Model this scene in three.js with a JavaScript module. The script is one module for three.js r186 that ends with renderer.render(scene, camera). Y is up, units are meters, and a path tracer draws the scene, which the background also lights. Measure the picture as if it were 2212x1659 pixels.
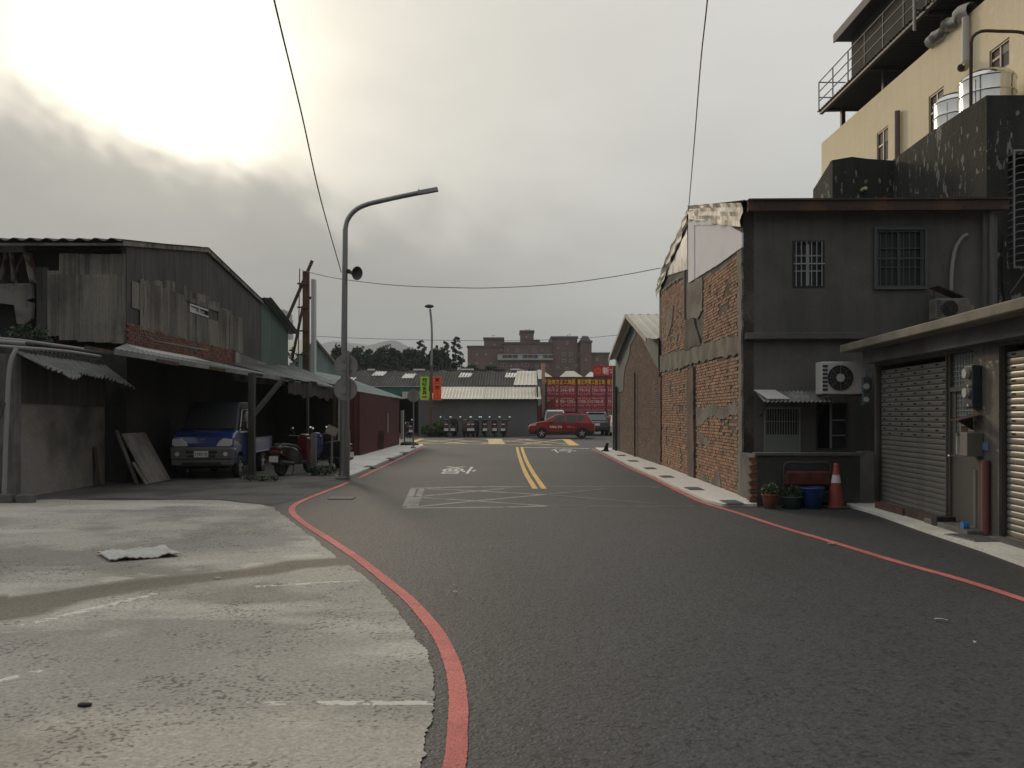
import * as THREE from 'three';
import { mergeGeometries, toCreasedNormals } from 'three/addons/utils/BufferGeometryUtils.js';
import { MarchingCubes } from 'three/addons/objects/MarchingCubes.js';
import { RoundedBoxGeometry } from 'three/addons/geometries/RoundedBoxGeometry.js';

// ---------------------------------------------------------------- camera, sky, sun, exposure
const FOCAL = 1779, HORIZON = 895, EYE = 1.55;          // lens in units of a 2212 x 1659 picture
const scene = new THREE.Scene();
const camera = new THREE.PerspectiveCamera(2 * Math.atan(829.5 / FOCAL) * 180 / Math.PI, 4 / 3, 0.05, 9000);
camera.position.set(0, EYE, 0);
camera.lookAt(0, EYE, -10);
camera.setViewOffset(2212, 1659, 0, -(HORIZON - 829.5), 2212, 1659);
scene.add(camera);
const renderer = new THREE.WebGLRenderer({ antialias: true });
renderer.toneMapping = THREE.LinearToneMapping;
renderer.toneMappingExposure = 1.0;
renderer.shadowMap.enabled = true;
const SUNDIR = new THREE.Vector3(-0.425, 0.40, -1).normalize();

// noise
function mulberry(a) { return () => { a |= 0; a = a + 0x6D2B79F5 | 0; let t = Math.imul(a ^ a >>> 15, 1 | a); t = t + Math.imul(t ^ t >>> 7, 61 | t) ^ t; return ((t ^ t >>> 14) >>> 0) / 4294967296; }; }
const rnd = mulberry(20240);
const rr = (a, b) => a + (b - a) * rnd();
function hash(x, y, s) { let h = Math.imul(x, 374761393) + Math.imul(y, 668265263) + Math.imul(s, 1274126177); h = Math.imul(h ^ h >>> 13, 1274126177); return ((h ^ h >>> 16) >>> 0) / 4294967296; }
function vnoise(x, y, s = 0, per = 0) {
  let xi = Math.floor(x), yi = Math.floor(y); const fx = x - xi, fy = y - yi;
  const m = per ? (v) => ((v % per) + per) % per : (v) => v;
  const u = fx * fx * (3 - 2 * fx), v = fy * fy * (3 - 2 * fy);
  const a = hash(m(xi), m(yi), s), b = hash(m(xi + 1), m(yi), s), c = hash(m(xi), m(yi + 1), s), d = hash(m(xi + 1), m(yi + 1), s);
  return a + (b - a) * u + (c - a) * v + (a - b - c + d) * u * v;
}
function fbm(x, y, oct = 4, s = 0, per = 0) { let a = 0.5, t = 0, n = 0; for (let i = 0; i < oct; i++) { t += a * vnoise(x, y, s + i * 17, per); n += a; a *= 0.55; x *= 2; y *= 2; per *= 2; } return t / n; }
const clamp = (v, a = 0, b = 1) => Math.min(b, Math.max(a, v));
const sstep = (a, b, v) => { const t = clamp((v - a) / (b - a)); return t * t * (3 - 2 * t); };
const lerp = (a, b, t) => a + (b - a) * t;

{ // overcast evening sky with the sun glowing through thin cloud at the upper left
  const W = 2048, Hh = 1024, data = new Float32Array(W * Hh * 4);
  for (let j = 0; j < Hh; j++) {
    const el = ((j + 0.5) / Hh - 0.5) * Math.PI, cy = Math.cos(el), y = Math.sin(el);
    for (let i = 0; i < W; i++) {
      const az = ((i + 0.5) / W - 0.5) * 2 * Math.PI, x = cy * Math.cos(az), z = cy * Math.sin(az);
      const ca = clamp(x * SUNDIR.x + y * SUNDIR.y + z * SUNDIR.z, -1, 1), ang = Math.acos(ca) * 57.2958;
      const yy = Math.max(y, 0.0);
      // flat cloud deck seen in perspective, plus tall cloud texture
      const k = 1 / (yy + 0.16), cx = x * k, cz = z * k;
      const n = fbm(cx * 1.5 + 7, cz * 1.5 + 3, 6, 5), n2 = fbm(cx * 3.1 + 17, cz * 3.1 + 31, 5, 40);
      const d = (n - 0.5) * 1.25 + (n2 - 0.5) * 0.5;
      // cloud bank left of and under the sun
      const azd = Math.atan2(x, -z) * 57.2958, eld = el * 57.2958;
      const edge = 16.6 + 5 * (fbm(azd * 0.13 + 40, 3.3, 4, 9) - 0.5) + 6 * (fbm(azd * 0.3 + eld * 0.2, eld * 0.34, 4, 77) - 0.5) - 0.12 * (azd + 24);
      const bank = sstep(edge + 2.4, edge - 3.0, eld) * sstep(16, -14, azd) * sstep(-170, -90, azd) * sstep(-5, 6, eld);
      const lum = 0.655 + 0.11 * sstep(0.02, 0.5, yy) + d * (0.07 + 0.13 * Math.exp(-ang / 45)) - 0.26 * sstep(55, 150, ang);
      const glow = 1.8 * Math.exp(-((ang / 6.6) ** 2)) + 0.46 * Math.exp(-((ang / 15) ** 2)) + 0.07 * Math.exp(-ang / 34);
      const g = glow * (1 - 0.90 * bank) * (0.78 + 0.44 * n2);
      const L = lum * (1 - 0.27 * bank);
      const o = (j * W + i) * 4, low = Math.exp(-yy * 7), wm = Math.exp(-((ang / 36) ** 2)) * (1 - 0.75 * low);
      data[o] = L * (0.985 - 0.03 * low + 0.025 * wm) + g * 1.04;
      data[o + 1] = L * (0.99 - 0.03 * wm) + g * 0.93;
      data[o + 2] = L * (0.975 + 0.02 * low - 0.14 * wm) + g * 0.72;
      data[o + 3] = 1;
    }
  }
  const sky = new THREE.DataTexture(data, W, Hh, THREE.RGBAFormat, THREE.FloatType);
  sky.mapping = THREE.EquirectangularReflectionMapping; sky.colorSpace = THREE.LinearSRGBColorSpace;
  sky.magFilter = sky.minFilter = THREE.LinearFilter; sky.needsUpdate = true;
  scene.background = sky; scene.environment = sky;
}
const sun = new THREE.DirectionalLight(new THREE.Color().setRGB(1.0, 0.80, 0.56), 1.5);
sun.position.copy(SUNDIR).multiplyScalar(120); sun.target.position.set(0, 0, -20);
sun.position.add(sun.target.position);
sun.castShadow = true; sun.shadow.radius = 20; sun.shadow.mapSize.set(2048, 2048);
Object.assign(sun.shadow.camera, { left: -60, right: 60, top: 60, bottom: -60, near: 1, far: 300 });
scene.add(sun, sun.target);
scene.fog = new THREE.FogExp2(new THREE.Color().setRGB(0.80, 0.85, 0.90), 0.00042);

// ---------------------------------------------------------------- helpers
const V = (x, y, z) => new THREE.Vector3(x, y, z);
const at = (px, py, d) => V((px - 1106) / FOCAL * d, EYE - (py - HORIZON) / FOCAL * d, -d);     // a point d metres ahead
const ground = (px, py, y = 0) => at(px, py, FOCAL * (EYE - y) / (py - HORIZON));                // a point on the ground
const names = new Map();
function numbered(n) { const k = names.get(n) || 0; names.set(n, k + 1); return k ? n + '_' + String(k).padStart(3, '0') : n; }
function tag(o, label, category, group) { o.userData.label = label; o.userData.category = category; if (group) o.userData.group = group; return o; }
function thing(name, label, category, p = V(0, 0, 0), turn = 0, group) {
  const o = new THREE.Group(); o.name = numbered(name); o.position.copy(p); o.rotation.y = turn; scene.add(o); o.updateMatrixWorld(true);
  return tag(o, label, category, group);
}
function shadows(m) { m.castShadow = m.receiveShadow = true; return m; }
function part(name, geo, mat, parent, label) { // geometry in the parent's own frame
  const m = shadows(new THREE.Mesh(Array.isArray(geo) ? merge(geo) : geo, mat)); m.name = name; parent.add(m);
  if (label) m.userData.label = label; return m;
}
function partW(name, geo, mat, parent, label) { // geometry given in world coordinates
  let g = Array.isArray(geo) ? merge(geo) : geo; parent.updateWorldMatrix(true, false);
  g.applyMatrix4(parent.matrixWorld.clone().invert()); return part(name, g, mat, parent, label);
}
function single(name, geo, mat, label, category, group) { const m = shadows(new THREE.Mesh(Array.isArray(geo) ? merge(geo) : geo, mat)); m.name = numbered(name); scene.add(m); return tag(m, label, category, group); }
function structure(name, geo, mat) { const m = shadows(new THREE.Mesh(Array.isArray(geo) ? merge(geo) : geo, mat)); m.name = numbered(name); m.userData.kind = 'structure'; scene.add(m); return m; }
function dup(o, p, turn, label, group) {
  const c = o.clone(); c.name = numbered(o.name.replace(/_\d{3}$/, '')); c.userData = { ...o.userData }; c.position.copy(p); c.rotation.y = turn; scene.add(c);
  c.userData.label = label; if (group) c.userData.group = group; c.updateMatrixWorld(true); return c;
}
function merge(list) { return mergeGeometries(list.map(plain)); }
function plain(g) { if (g.index) g = g.toNonIndexed(); if (!g.attributes.uv) uvm(g); for (const k of Object.keys(g.attributes)) if (!['position', 'normal', 'uv', 'color'].includes(k)) g.deleteAttribute(k); g.morphAttributes = {}; return g; }
function uvm(g) { // uv in metres, by the way each face points
  if (g.index) g = g.toNonIndexed();
  const p = g.attributes.position, n = p.count, uv = new Float32Array(n * 2), a = V(), b = V(), c = V();
  for (let i = 0; i < n; i += 3) {
    a.fromBufferAttribute(p, i); b.fromBufferAttribute(p, i + 1); c.fromBufferAttribute(p, i + 2);
    const nn = b.clone().sub(a).cross(c.clone().sub(a)), ax = Math.abs(nn.x), ay = Math.abs(nn.y), az = Math.abs(nn.z);
    for (let k = 0; k < 3; k++) {
      const q = [a, b, c][k];
      if (ay >= ax && ay >= az) { uv[(i + k) * 2] = q.x; uv[(i + k) * 2 + 1] = q.z; }
      else if (ax >= az) { uv[(i + k) * 2] = q.z; uv[(i + k) * 2 + 1] = q.y; }
      else { uv[(i + k) * 2] = q.x; uv[(i + k) * 2 + 1] = q.y; }
    }
  }
  g.setAttribute('uv', new THREE.BufferAttribute(uv, 2)); return g;
}
const box = (w, h, d, x = 0, y = 0, z = 0) => uvm(new THREE.BoxGeometry(w, h, d).translate(x, y, z));
const span = (x0, x1, y0, y1, z0, z1) => box(Math.abs(x1 - x0), Math.abs(y1 - y0), Math.abs(z1 - z0), (x0 + x1) / 2, (y0 + y1) / 2, (z0 + z1) / 2);
const rbox = (w, h, d, r, x = 0, y = 0, z = 0, s = 2) => uvm(new RoundedBoxGeometry(w, h, d, s, Math.min(r, w / 2.01, h / 2.01, d / 2.01)).translate(x, y, z));
function cyl(p, q, r0, r1 = r0, seg = 10) {
  const d = q.clone().sub(p), g = new THREE.CylinderGeometry(r1, r0, d.length(), seg).toNonIndexed();
  g.applyQuaternion(new THREE.Quaternion().setFromUnitVectors(V(0, 1, 0), d.clone().normalize())); g.translate((p.x + q.x) / 2, (p.y + q.y) / 2, (p.z + q.z) / 2); return g;
}
function beam(p, q, w, h = w) { // square bar from p to q
  const d = q.clone().sub(p), g = new THREE.BoxGeometry(w, h, d.length()), m = new THREE.Matrix4().lookAt(p, q, Math.abs(d.y) > 0.98 * d.length() ? V(1, 0, 0) : V(0, 1, 0));
  g.applyMatrix4(m); g.translate((p.x + q.x) / 2, (p.y + q.y) / 2, (p.z + q.z) / 2); return uvm(g);
}
const tube = (pts, r, n = 24, seg = 7) => new THREE.TubeGeometry(new THREE.CatmullRomCurve3(pts, false, 'centripetal'), n, r, seg).toNonIndexed();
const lathe = (pts, seg = 20) => new THREE.LatheGeometry(pts.map(([x, y]) => new THREE.Vector2(x, y)), seg).toNonIndexed();
function shape(pts, holes = []) {
  const s = new THREE.Shape(pts.map(([x, y]) => new THREE.Vector2(x, y)));
  for (const h of holes) s.holes.push(new THREE.Path(h.map(([x, y]) => new THREE.Vector2(x, y)))); return s;
}
const rect = (x0, x1, y0, y1) => [[x0, y0], [x1, y0], [x1, y1], [x0, y1]];
const slab = (pts, depth, holes = [], bevel = 0) => uvm(new THREE.ExtrudeGeometry(shape(pts, holes), { depth, bevelEnabled: bevel > 0, bevelSize: bevel, bevelThickness: bevel, bevelSegments: 2, curveSegments: 6 }));   // in x y, thickened along +z
const slabX = (pts, depth, holes = [], bevel = 0) => uvm(slab(pts.map(([z, y]) => [-z, y]), depth, holes.map((h) => h.map(([z, y]) => [-z, y])), bevel).rotateY(Math.PI / 2));   // in z y, thickened along +x
function sheet(pts, y) { // flat ground polygon from world points
  const g = new THREE.ShapeGeometry(shape(pts.map((p) => [p.x, -p.z]))); g.rotateX(-Math.PI / 2); g.translate(0, y, 0); return uvm(g);
}
function prismY(pts, y0, y1) { const g = slab(pts.map((p) => [p.x, -p.z]), y1 - y0); g.rotateX(-Math.PI / 2); g.translate(0, y0, 0); return uvm(g); }
function ribbon(pts, w, y, steps = 6) { // painted line along world points
  const c = new THREE.CatmullRomCurve3(pts.map((p) => V(p.x, 0, p.z)), false, 'centripetal'), n = (pts.length - 1) * steps, pos = [], nor = [], uv = []; let prev = null, len = 0, lp = null;
  for (let i = 0; i <= n; i++) {
    const p = c.getPoint(i / n), t = c.getTangent(i / n), s = V(-t.z, 0, t.x).normalize().multiplyScalar(w / 2 * (1 + 0.10 * (hash(i, 3, 9) - 0.5))); if (lp) len += lp.distanceTo(p); lp = p;
    const e = [p.clone().add(s), p.clone().sub(s), len];
    if (prev) for (const [q, u, v] of [[prev[0], 0, prev[2]], [e[1], 1, len], [prev[1], 1, prev[2]], [prev[0], 0, prev[2]], [e[0], 0, len], [e[1], 1, len]]) { pos.push(q.x, y, q.z); nor.push(0, 1, 0); uv.push(q.x, q.z); }
    prev = e;
  }
  const g = new THREE.BufferGeometry(); g.setAttribute('position', new THREE.Float32BufferAttribute(pos, 3)); g.setAttribute('normal', new THREE.Float32BufferAttribute(nor, 3)); g.setAttribute('uv', new THREE.Float32BufferAttribute(uv, 2));
  const a = V().fromBufferAttribute(g.attributes.position, 0), b = V().fromBufferAttribute(g.attributes.position, 1), d = V().fromBufferAttribute(g.attributes.position, 2);
  if (b.sub(a).cross(d.sub(a)).y < 0) { const P = g.attributes.position.array; for (let i = 0; i < P.length; i += 9) for (let k = 0; k < 3; k++) { const t = P[i + 3 + k]; P[i + 3 + k] = P[i + 6 + k]; P[i + 6 + k] = t; } }
  return g;
}
// corrugated or ribbed sheet between four corners; waves run from a-b towards d-c
function corrugated(a, b, c, d, pitch, amp, opt = {}) {
  const { rib = false, rows = 1, jag = 0, seed = 1, wob = 0, thick = 0.006 } = opt;
  const len = a.distanceTo(b), waves = Math.max(2, Math.round(len / pitch)), per = rib ? 4 : 6, nu = waves * per;
  const nrm = b.clone().sub(a).cross(d.clone().sub(a)).normalize();
  const prof = (u) => { const t = (u * waves) % 1; return rib ? ((t > 0.05 && t < 0.3) ? 1 : 0) : Math.sin(t * Math.PI * 2); };
  const at2 = (i, j) => {
    const u = i / nu; let v = j / rows;
    if (j === 0 && jag) v -= jag * (vnoise(u * waves * 0.21, 1, seed) - 0.3) + jag * 0.3 * (Math.floor(u * waves / 4) % 2);
    const p = a.clone().lerp(b, u).lerp(d.clone().lerp(c, u), v);
    return p.addScaledVector(nrm, amp * prof(u) + wob * (fbm(u * 5, v * 5 + 9, 3, seed) - 0.5));
  };
  const pos = []; const T = nrm.clone().multiplyScalar(-thick);
  const tri = (...q) => { for (const p of q) pos.push(p.x, p.y, p.z); };
  let col = []; for (let j = 0; j <= rows; j++) col.push(at2(0, j));
  for (let i = 1; i <= nu; i++) {
    const nx = []; for (let j = 0; j <= rows; j++) nx.push(at2(i, j));
    for (let j = 0; j < rows; j++) { tri(col[j], nx[j], nx[j + 1], col[j], nx[j + 1], col[j + 1]); }
    for (let j = 0; j < rows; j++) { const q = [col[j], nx[j], nx[j + 1], col[j + 1]].map((p) => p.clone().add(T)); tri(q[0], q[2], q[1], q[0], q[3], q[2]); }
    tri(col[0], nx[0].clone().add(T), nx[0], col[0], col[0].clone().add(T), nx[0].clone().add(T));
    tri(col[rows], nx[rows], nx[rows].clone().add(T), col[rows], nx[rows].clone().add(T), col[rows].clone().add(T));
    col = nx;
  }
  const g = new THREE.BufferGeometry(); g.setAttribute('position', new THREE.Float32BufferAttribute(pos, 3)); g.computeVertexNormals(); return uvm(g);
}
// where the view ray through a picture point meets the plane axis = value of a thing's own frame
function hit(o, axis, value, px, py) {
  const inv = o.matrixWorld.clone().invert(), s = V(0, EYE, 0).applyMatrix4(inv), e = at(px, py, 1).applyMatrix4(inv), d = e.sub(s);
  return s.clone().addScaledVector(d, (value - s[axis]) / d[axis]);
}
const inside = (poly, x, y) => { let c = false; for (let i = 0, j = poly.length - 1; i < poly.length; j = i++) { const [xi, yi] = poly[i], [xj, yj] = poly[j]; if ((yi > y) !== (yj > y) && x < (xj - xi) * (y - yi) / (yj - yi) + xi) c = !c; } return c; };

// ---------------------------------------------------------------- materials
const l2s = (v) => { v = clamp(v); return Math.round(255 * (v <= 0.0031308 ? 12.92 * v : 1.055 * v ** (1 / 2.4) - 0.055)); };
function texture(size, fn, tile = 1, srgb = true) { // fn(u, v) gives linear colour or a height
  const d = new Uint8Array(size * size * 4);
  for (let j = 0; j < size; j++) for (let i = 0; i < size; i++) {
    let c = fn((i + 0.5) / size, (j + 0.5) / size); const o = (j * size + i) * 4; if (typeof c === 'number') c = [c, c, c];
    for (let k = 0; k < 3; k++) d[o + k] = srgb ? l2s(c[k]) : Math.round(255 * clamp(c[k])); d[o + 3] = 255;
  }
  const t = new THREE.DataTexture(d, size, size); t.wrapS = t.wrapT = THREE.RepeatWrapping; t.magFilter = THREE.LinearFilter; t.minFilter = THREE.LinearMipmapLinearFilter; t.generateMipmaps = true;
  t.repeat.set(1 / tile, 1 / tile); if (srgb) t.colorSpace = THREE.SRGBColorSpace; t.needsUpdate = true; return t;
}
const mix3 = (a, b, t) => [lerp(a[0], b[0], t), lerp(a[1], b[1], t), lerp(a[2], b[2], t)];
const flat = (r, g, b, rough = 0.8, metal = 0, extra = {}) => new THREE.MeshStandardMaterial({ color: new THREE.Color().setRGB(r, g, b), roughness: rough, metalness: metal, side: THREE.DoubleSide, ...extra });
const RELIEF = texture(512, (u, v) => 0.5 * fbm(u * 8, v * 8, 5, 909, 8) + 0.5 * vnoise(u * 128, v * 128, 12, 128), 1, false);
// weathered surface: base colour, a second colour in blotches and streaks, fine grain and relief
function weathered(base, dirt, o = {}) {
  const { tile = 3, size = 512, blotch = 0.5, streak = 0, fine = 0.12, spots = null, spotAmount = 0, spotU = 16, spotV = 16, rough = 0.9, metal = 0, bump = 0.004, seed = Math.floor(rnd() * 1e5), sharp = 0.22, cell = 4, vertex = false } = o;
  const f = (u, v) => {
    let m = fbm(u * cell, v * cell, 5, seed, cell); m = sstep(0.5 - sharp, 0.5 + sharp, m + (blotch - 0.5) * 0.5);
    if (streak) { const s = fbm(u * cell * 8, v * cell * 0.5, 4, seed + 7, cell * 8 > 1 ? undefined : 0); m = clamp(m * (1 - streak) + streak * sstep(0.36, 0.66, s)); }
    return m;
  };
  const map = texture(size, (u, v) => {
    let c = mix3(base, dirt, f(u, v)); const g = 1 + fine * (vnoise(u * size / 2, v * size / 2, seed + 3, size / 2) + vnoise(u * size / 5, v * size / 5, seed + 4) - 1);
    c = c.map((q) => q * g);
    if (spots) { const s = fbm(u * spotU, v * spotV, 5, seed + 60), gate = fbm(u * cell, v * cell, 3, seed + 61, cell); if (s > 1 - spotAmount && gate > 0.46) c = mix3(c, spots, sstep(1 - spotAmount, 1 - spotAmount + 0.05, s)); }
    return c;
  }, tile);
  const bm = RELIEF.clone(); bm.repeat.set(1 / tile, 1 / tile); bm.needsUpdate = true;
  return new THREE.MeshStandardMaterial({ map, roughness: rough, metalness: metal, bumpMap: bm, bumpScale: bump, side: THREE.DoubleSide, vertexColors: vertex });
}
function canvas(w, h, draw, rough = 0.7) {
  const c = document.createElement('canvas'); c.width = w; c.height = h; const x = c.getContext('2d'); draw(x, w, h);
  const t = new THREE.CanvasTexture(c); t.colorSpace = THREE.SRGBColorSpace; t.anisotropy = 8;
  return new THREE.MeshStandardMaterial({ map: t, roughness: rough, side: THREE.DoubleSide });
}
function panelUV(g, x0, x1, y0, y1, ax = 'x') { // lettering sheet: uv from 0 to 1 over a rectangle
  const p = g.attributes.position, uv = new Float32Array(p.count * 2);
  for (let i = 0; i < p.count; i++) { uv[i * 2] = ((ax === 'x' ? p.getX(i) : p.getZ(i)) - x0) / (x1 - x0); uv[i * 2 + 1] = (p.getY(i) - y0) / (y1 - y0); }
  g.setAttribute('uv', new THREE.BufferAttribute(uv, 2)); return g;
}
const M = {};
M.asphalt = (() => {
  const map = texture(1024, (u, v) => {
    const g = vnoise(u * 256, v * 256, 1, 256), g2 = vnoise(u * 110, v * 110, 2, 110), m = fbm(u * 4, v * 4, 5, 3, 4);
    let c = 0.037 + 0.024 * (g - 0.5) + 0.026 * (g2 - 0.5) + 0.012 * (m - 0.5);
    if (g > 0.93) c += 0.05 * (g - 0.93) / 0.07; if (g2 < 0.16) c *= 0.45;
    return [c * 0.94, c * 0.985, c * 1.08];
  }, 2.6);
  const bm = texture(1024, (u, v) => 0.55 * vnoise(u * 230, v * 230, 5, 230) + 0.45 * vnoise(u * 100, v * 100, 6, 100), 2.6, false);
  return new THREE.MeshStandardMaterial({ map, bumpMap: bm, bumpScale: 0.005, roughness: 0.66, side: THREE.DoubleSide, vertexColors: true });
})();
M.dirt = weathered([0.075, 0.07, 0.062], [0.14, 0.135, 0.125], { tile: 7, blotch: 0.45, fine: 0.3, cell: 5, bump: 0.01 });
M.pave = weathered([0.66, 0.655, 0.62], [0.50, 0.495, 0.465], { tile: 3.1, blotch: 0.3, fine: 0.2, spots: [0.13, 0.12, 0.11], spotAmount: 0.22, bump: 0.003, seed: 5 });
M.grate = flat(0.24, 0.245, 0.255, 0.7, 0.1);
M.redline = weathered([0.58, 0.165, 0.15], [0.46, 0.12, 0.11], { tile: 1.6, size: 1024, fine: 0.5, spots: [0.22, 0.08, 0.072], spotAmount: 0.30, spotU: 60, spotV: 60, bump: 0.003, rough: 0.75, cell: 6 });
M.yellow = weathered([0.72, 0.46, 0.12], [0.60, 0.40, 0.13], { tile: 2, fine: 0.2, spots: [0.2, 0.15, 0.08], spotAmount: 0.24, rough: 0.7 });
M.yellowOld = weathered([0.66, 0.53, 0.30], [0.42, 0.34, 0.21], { tile: 2, fine: 0.3, blotch: 0.42, spots: [0.1, 0.09, 0.075], spotAmount: 0.28, rough: 0.8 });
M.white = weathered([0.66, 0.65, 0.62], [0.5, 0.5, 0.48], { tile: 2, fine: 0.2, spots: [0.15, 0.15, 0.14], spotAmount: 0.26, rough: 0.75 });
M.ghost = weathered([0.24, 0.24, 0.235], [0.13, 0.13, 0.127], { tile: 1.7, blotch: 0.40, fine: 0.4, spots: [0.05, 0.05, 0.05], spotAmount: 0.33, rough: 0.66, cell: 7 });
M.ghostFaint = weathered([0.14, 0.14, 0.137], [0.085, 0.085, 0.084], { tile: 1.7, blotch: 0.45, fine: 0.4, rough: 0.66, cell: 7 });
M.plaster = weathered([0.125, 0.122, 0.113], [0.075, 0.074, 0.070], { tile: 4.3, size: 1024, blotch: 0.5, streak: 0.25, fine: 0.1, bump: 0.006, seed: 71 });
M.plaster2 = weathered([0.15, 0.15, 0.145], [0.09, 0.09, 0.088], { tile: 3.3, blotch: 0.45, fine: 0.12, bump: 0.006 });
M.band = weathered([0.20, 0.185, 0.155], [0.10, 0.093, 0.08], { tile: 2.6, size: 512, blotch: 0.5, streak: 0.08, fine: 0.25, bump: 0.012, seed: 33, cell: 6 });
M.mortar = weathered([0.105, 0.094, 0.082], [0.05, 0.046, 0.042], { tile: 2.1, blotch: 0.55, fine: 0.35, bump: 0.015, seed: 91, cell: 6 });
M.column = weathered([0.19, 0.11, 0.08], [0.08, 0.07, 0.062], { tile: 1.5, blotch: 0.55, streak: 0.3, fine: 0.3, bump: 0.02 });
M.whitePlaster = weathered([0.76, 0.76, 0.80], [0.68, 0.68, 0.71], { tile: 2.4, blotch: 0.4, fine: 0.06, bump: 0.002 });
M.mossy = weathered([0.04, 0.041, 0.035], [0.020, 0.021, 0.018], { tile: 5.5, size: 1024, blotch: 0.55, streak: 0.4, fine: 0.2, spots: [0.20, 0.20, 0.185], spotAmount: 0.37, spotU: 80, spotV: 26, bump: 0.01, seed: 405 });
M.cream = weathered([0.84, 0.73, 0.52], [0.79, 0.67, 0.47], { tile: 6, blotch: 0.45, streak: 0.4, fine: 0.05, spots: [0.86, 0.76, 0.58], spotAmount: 0.27, bump: 0.003 });
M.greyMetal = weathered([0.20, 0.205, 0.205], [0.12, 0.12, 0.115], { tile: 3, blotch: 0.45, streak: 0.45, fine: 0.08, rough: 0.6, metal: 0.2, bump: 0.001 });
M.blackBoard = weathered([0.085, 0.082, 0.076], [0.043, 0.043, 0.041], { tile: 4.1, size: 1024, blotch: 0.6, streak: 0.55, fine: 0.15, bump: 0.004, seed: 640 });
M.asbestos = weathered([0.23, 0.215, 0.19], [0.06, 0.059, 0.056], { tile: 4.7, size: 512, blotch: 0.47, sharp: 0.16, streak: 0.55, fine: 0.15, bump: 0.003, seed: 333 });
M.darkRoof = weathered([0.036, 0.035, 0.033], [0.075, 0.073, 0.068], { tile: 4, blotch: 0.35, streak: 0.5, fine: 0.25, rough: 0.95 });
M.canopyRoof = weathered([0.22, 0.24, 0.24], [0.14, 0.15, 0.148], { tile: 3.5, blotch: 0.45, streak: 0.3, fine: 0.12, rough: 0.55, metal: 0.3, bump: 0.002 });
M.skylight = flat(0.62, 0.62, 0.60, 0.5);
M.roofCream = weathered([0.60, 0.58, 0.49], [0.50, 0.48, 0.40], { tile: 5, blotch: 0.4, fine: 0.1, rough: 0.6 });
M.greenMetal = weathered([0.085, 0.145, 0.125], [0.06, 0.10, 0.085], { tile: 3, streak: 0.5, fine: 0.08, rough: 0.6, metal: 0.1 });
M.darkGreen = weathered([0.06, 0.078, 0.078], [0.045, 0.06, 0.06], { tile: 3, streak: 0.5, fine: 0.08, rough: 0.65 });
M.paleGreen = weathered([0.19, 0.27, 0.26], [0.14, 0.2, 0.19], { tile: 4, streak: 0.5, fine: 0.08, rough: 0.7 });
M.teal = flat(0.03, 0.13, 0.115, 0.7);
M.redMetal = weathered([0.085, 0.017, 0.018], [0.058, 0.015, 0.016], { tile: 2.6, streak: 0.5, fine: 0.12, rough: 0.7 });
M.shedGrey = weathered([0.125, 0.13, 0.138], [0.105, 0.11, 0.117], { tile: 5, blotch: 0.4, fine: 0.08, rough: 0.7 });
M.whiteWash = weathered([0.27, 0.255, 0.235], [0.085, 0.08, 0.073], { tile: 5.2, size: 512, blotch: 0.33, fine: 0.15, bump: 0.006, seed: 812 });
M.oldBrick = [[0.17, 0.068, 0.045], [0.13, 0.056, 0.04], [0.20, 0.085, 0.055], [0.11, 0.06, 0.048]].map((c, i) => weathered(c, c.map((q) => q * 0.55), { tile: 0.9, size: 128, fine: 0.25, bump: 0.004, seed: 900 + i }));
M.bayShade = weathered([0.034, 0.033, 0.031], [0.02, 0.02, 0.02], { tile: 3.7, size: 256, blotch: 0.5, streak: 0.3, fine: 0.2 });  // truck bay surfaces: deep shade of the bay put into a near-black colour
M.rust = weathered([0.10, 0.055, 0.035], [0.05, 0.035, 0.028], { tile: 1.2, size: 256, fine: 0.3, bump: 0.003 });
M.wood = weathered([0.12, 0.085, 0.058], [0.06, 0.044, 0.032], { tile: 1.2, size: 256, streak: 0.6, fine: 0.2 });
M.steel = weathered([0.27, 0.28, 0.29], [0.19, 0.195, 0.20], { tile: 1.5, size: 256, streak: 0.4, fine: 0.08, rough: 0.42, metal: 0.7, bump: 0.0008 });
M.darkSteel = flat(0.055, 0.055, 0.055, 0.6, 0.3);
M.black = flat(0.014, 0.014, 0.015, 0.55);
M.rubber = flat(0.016, 0.016, 0.016, 0.85);
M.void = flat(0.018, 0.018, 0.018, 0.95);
M.signBack = weathered([0.27, 0.265, 0.255], [0.22, 0.215, 0.205], { tile: 1, size: 128, fine: 0.08, rough: 0.5, metal: 0.35 });
M.pvc = flat(0.24, 0.24, 0.225, 0.6);
M.whitePaint = flat(0.62, 0.62, 0.60, 0.5);
M.frame = flat(0.26, 0.28, 0.28, 0.5, 0.2);
M.frameTeal = flat(0.06, 0.078, 0.08, 0.6, 0.1);
M.glass = new THREE.MeshPhysicalMaterial({ color: new THREE.Color().setRGB(0.03, 0.035, 0.038), roughness: 0.22, metalness: 0, side: THREE.DoubleSide });
M.cabGlass = flat(0.012, 0.013, 0.014, 0.5);
M.dullGlass = flat(0.05, 0.05, 0.052, 0.75);
M.shutter = weathered([0.30, 0.285, 0.255], [0.21, 0.20, 0.18], { tile: 1.9, size: 256, blotch: 0.45, fine: 0.1, rough: 0.42, metal: 0.35, bump: 0.001 });
M.stainless = flat(0.72, 0.72, 0.70, 0.16, 1);
M.chrome = flat(0.8, 0.8, 0.8, 0.12, 1);
M.mirror = flat(0.86, 0.88, 0.9, 0.04, 1);
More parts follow.
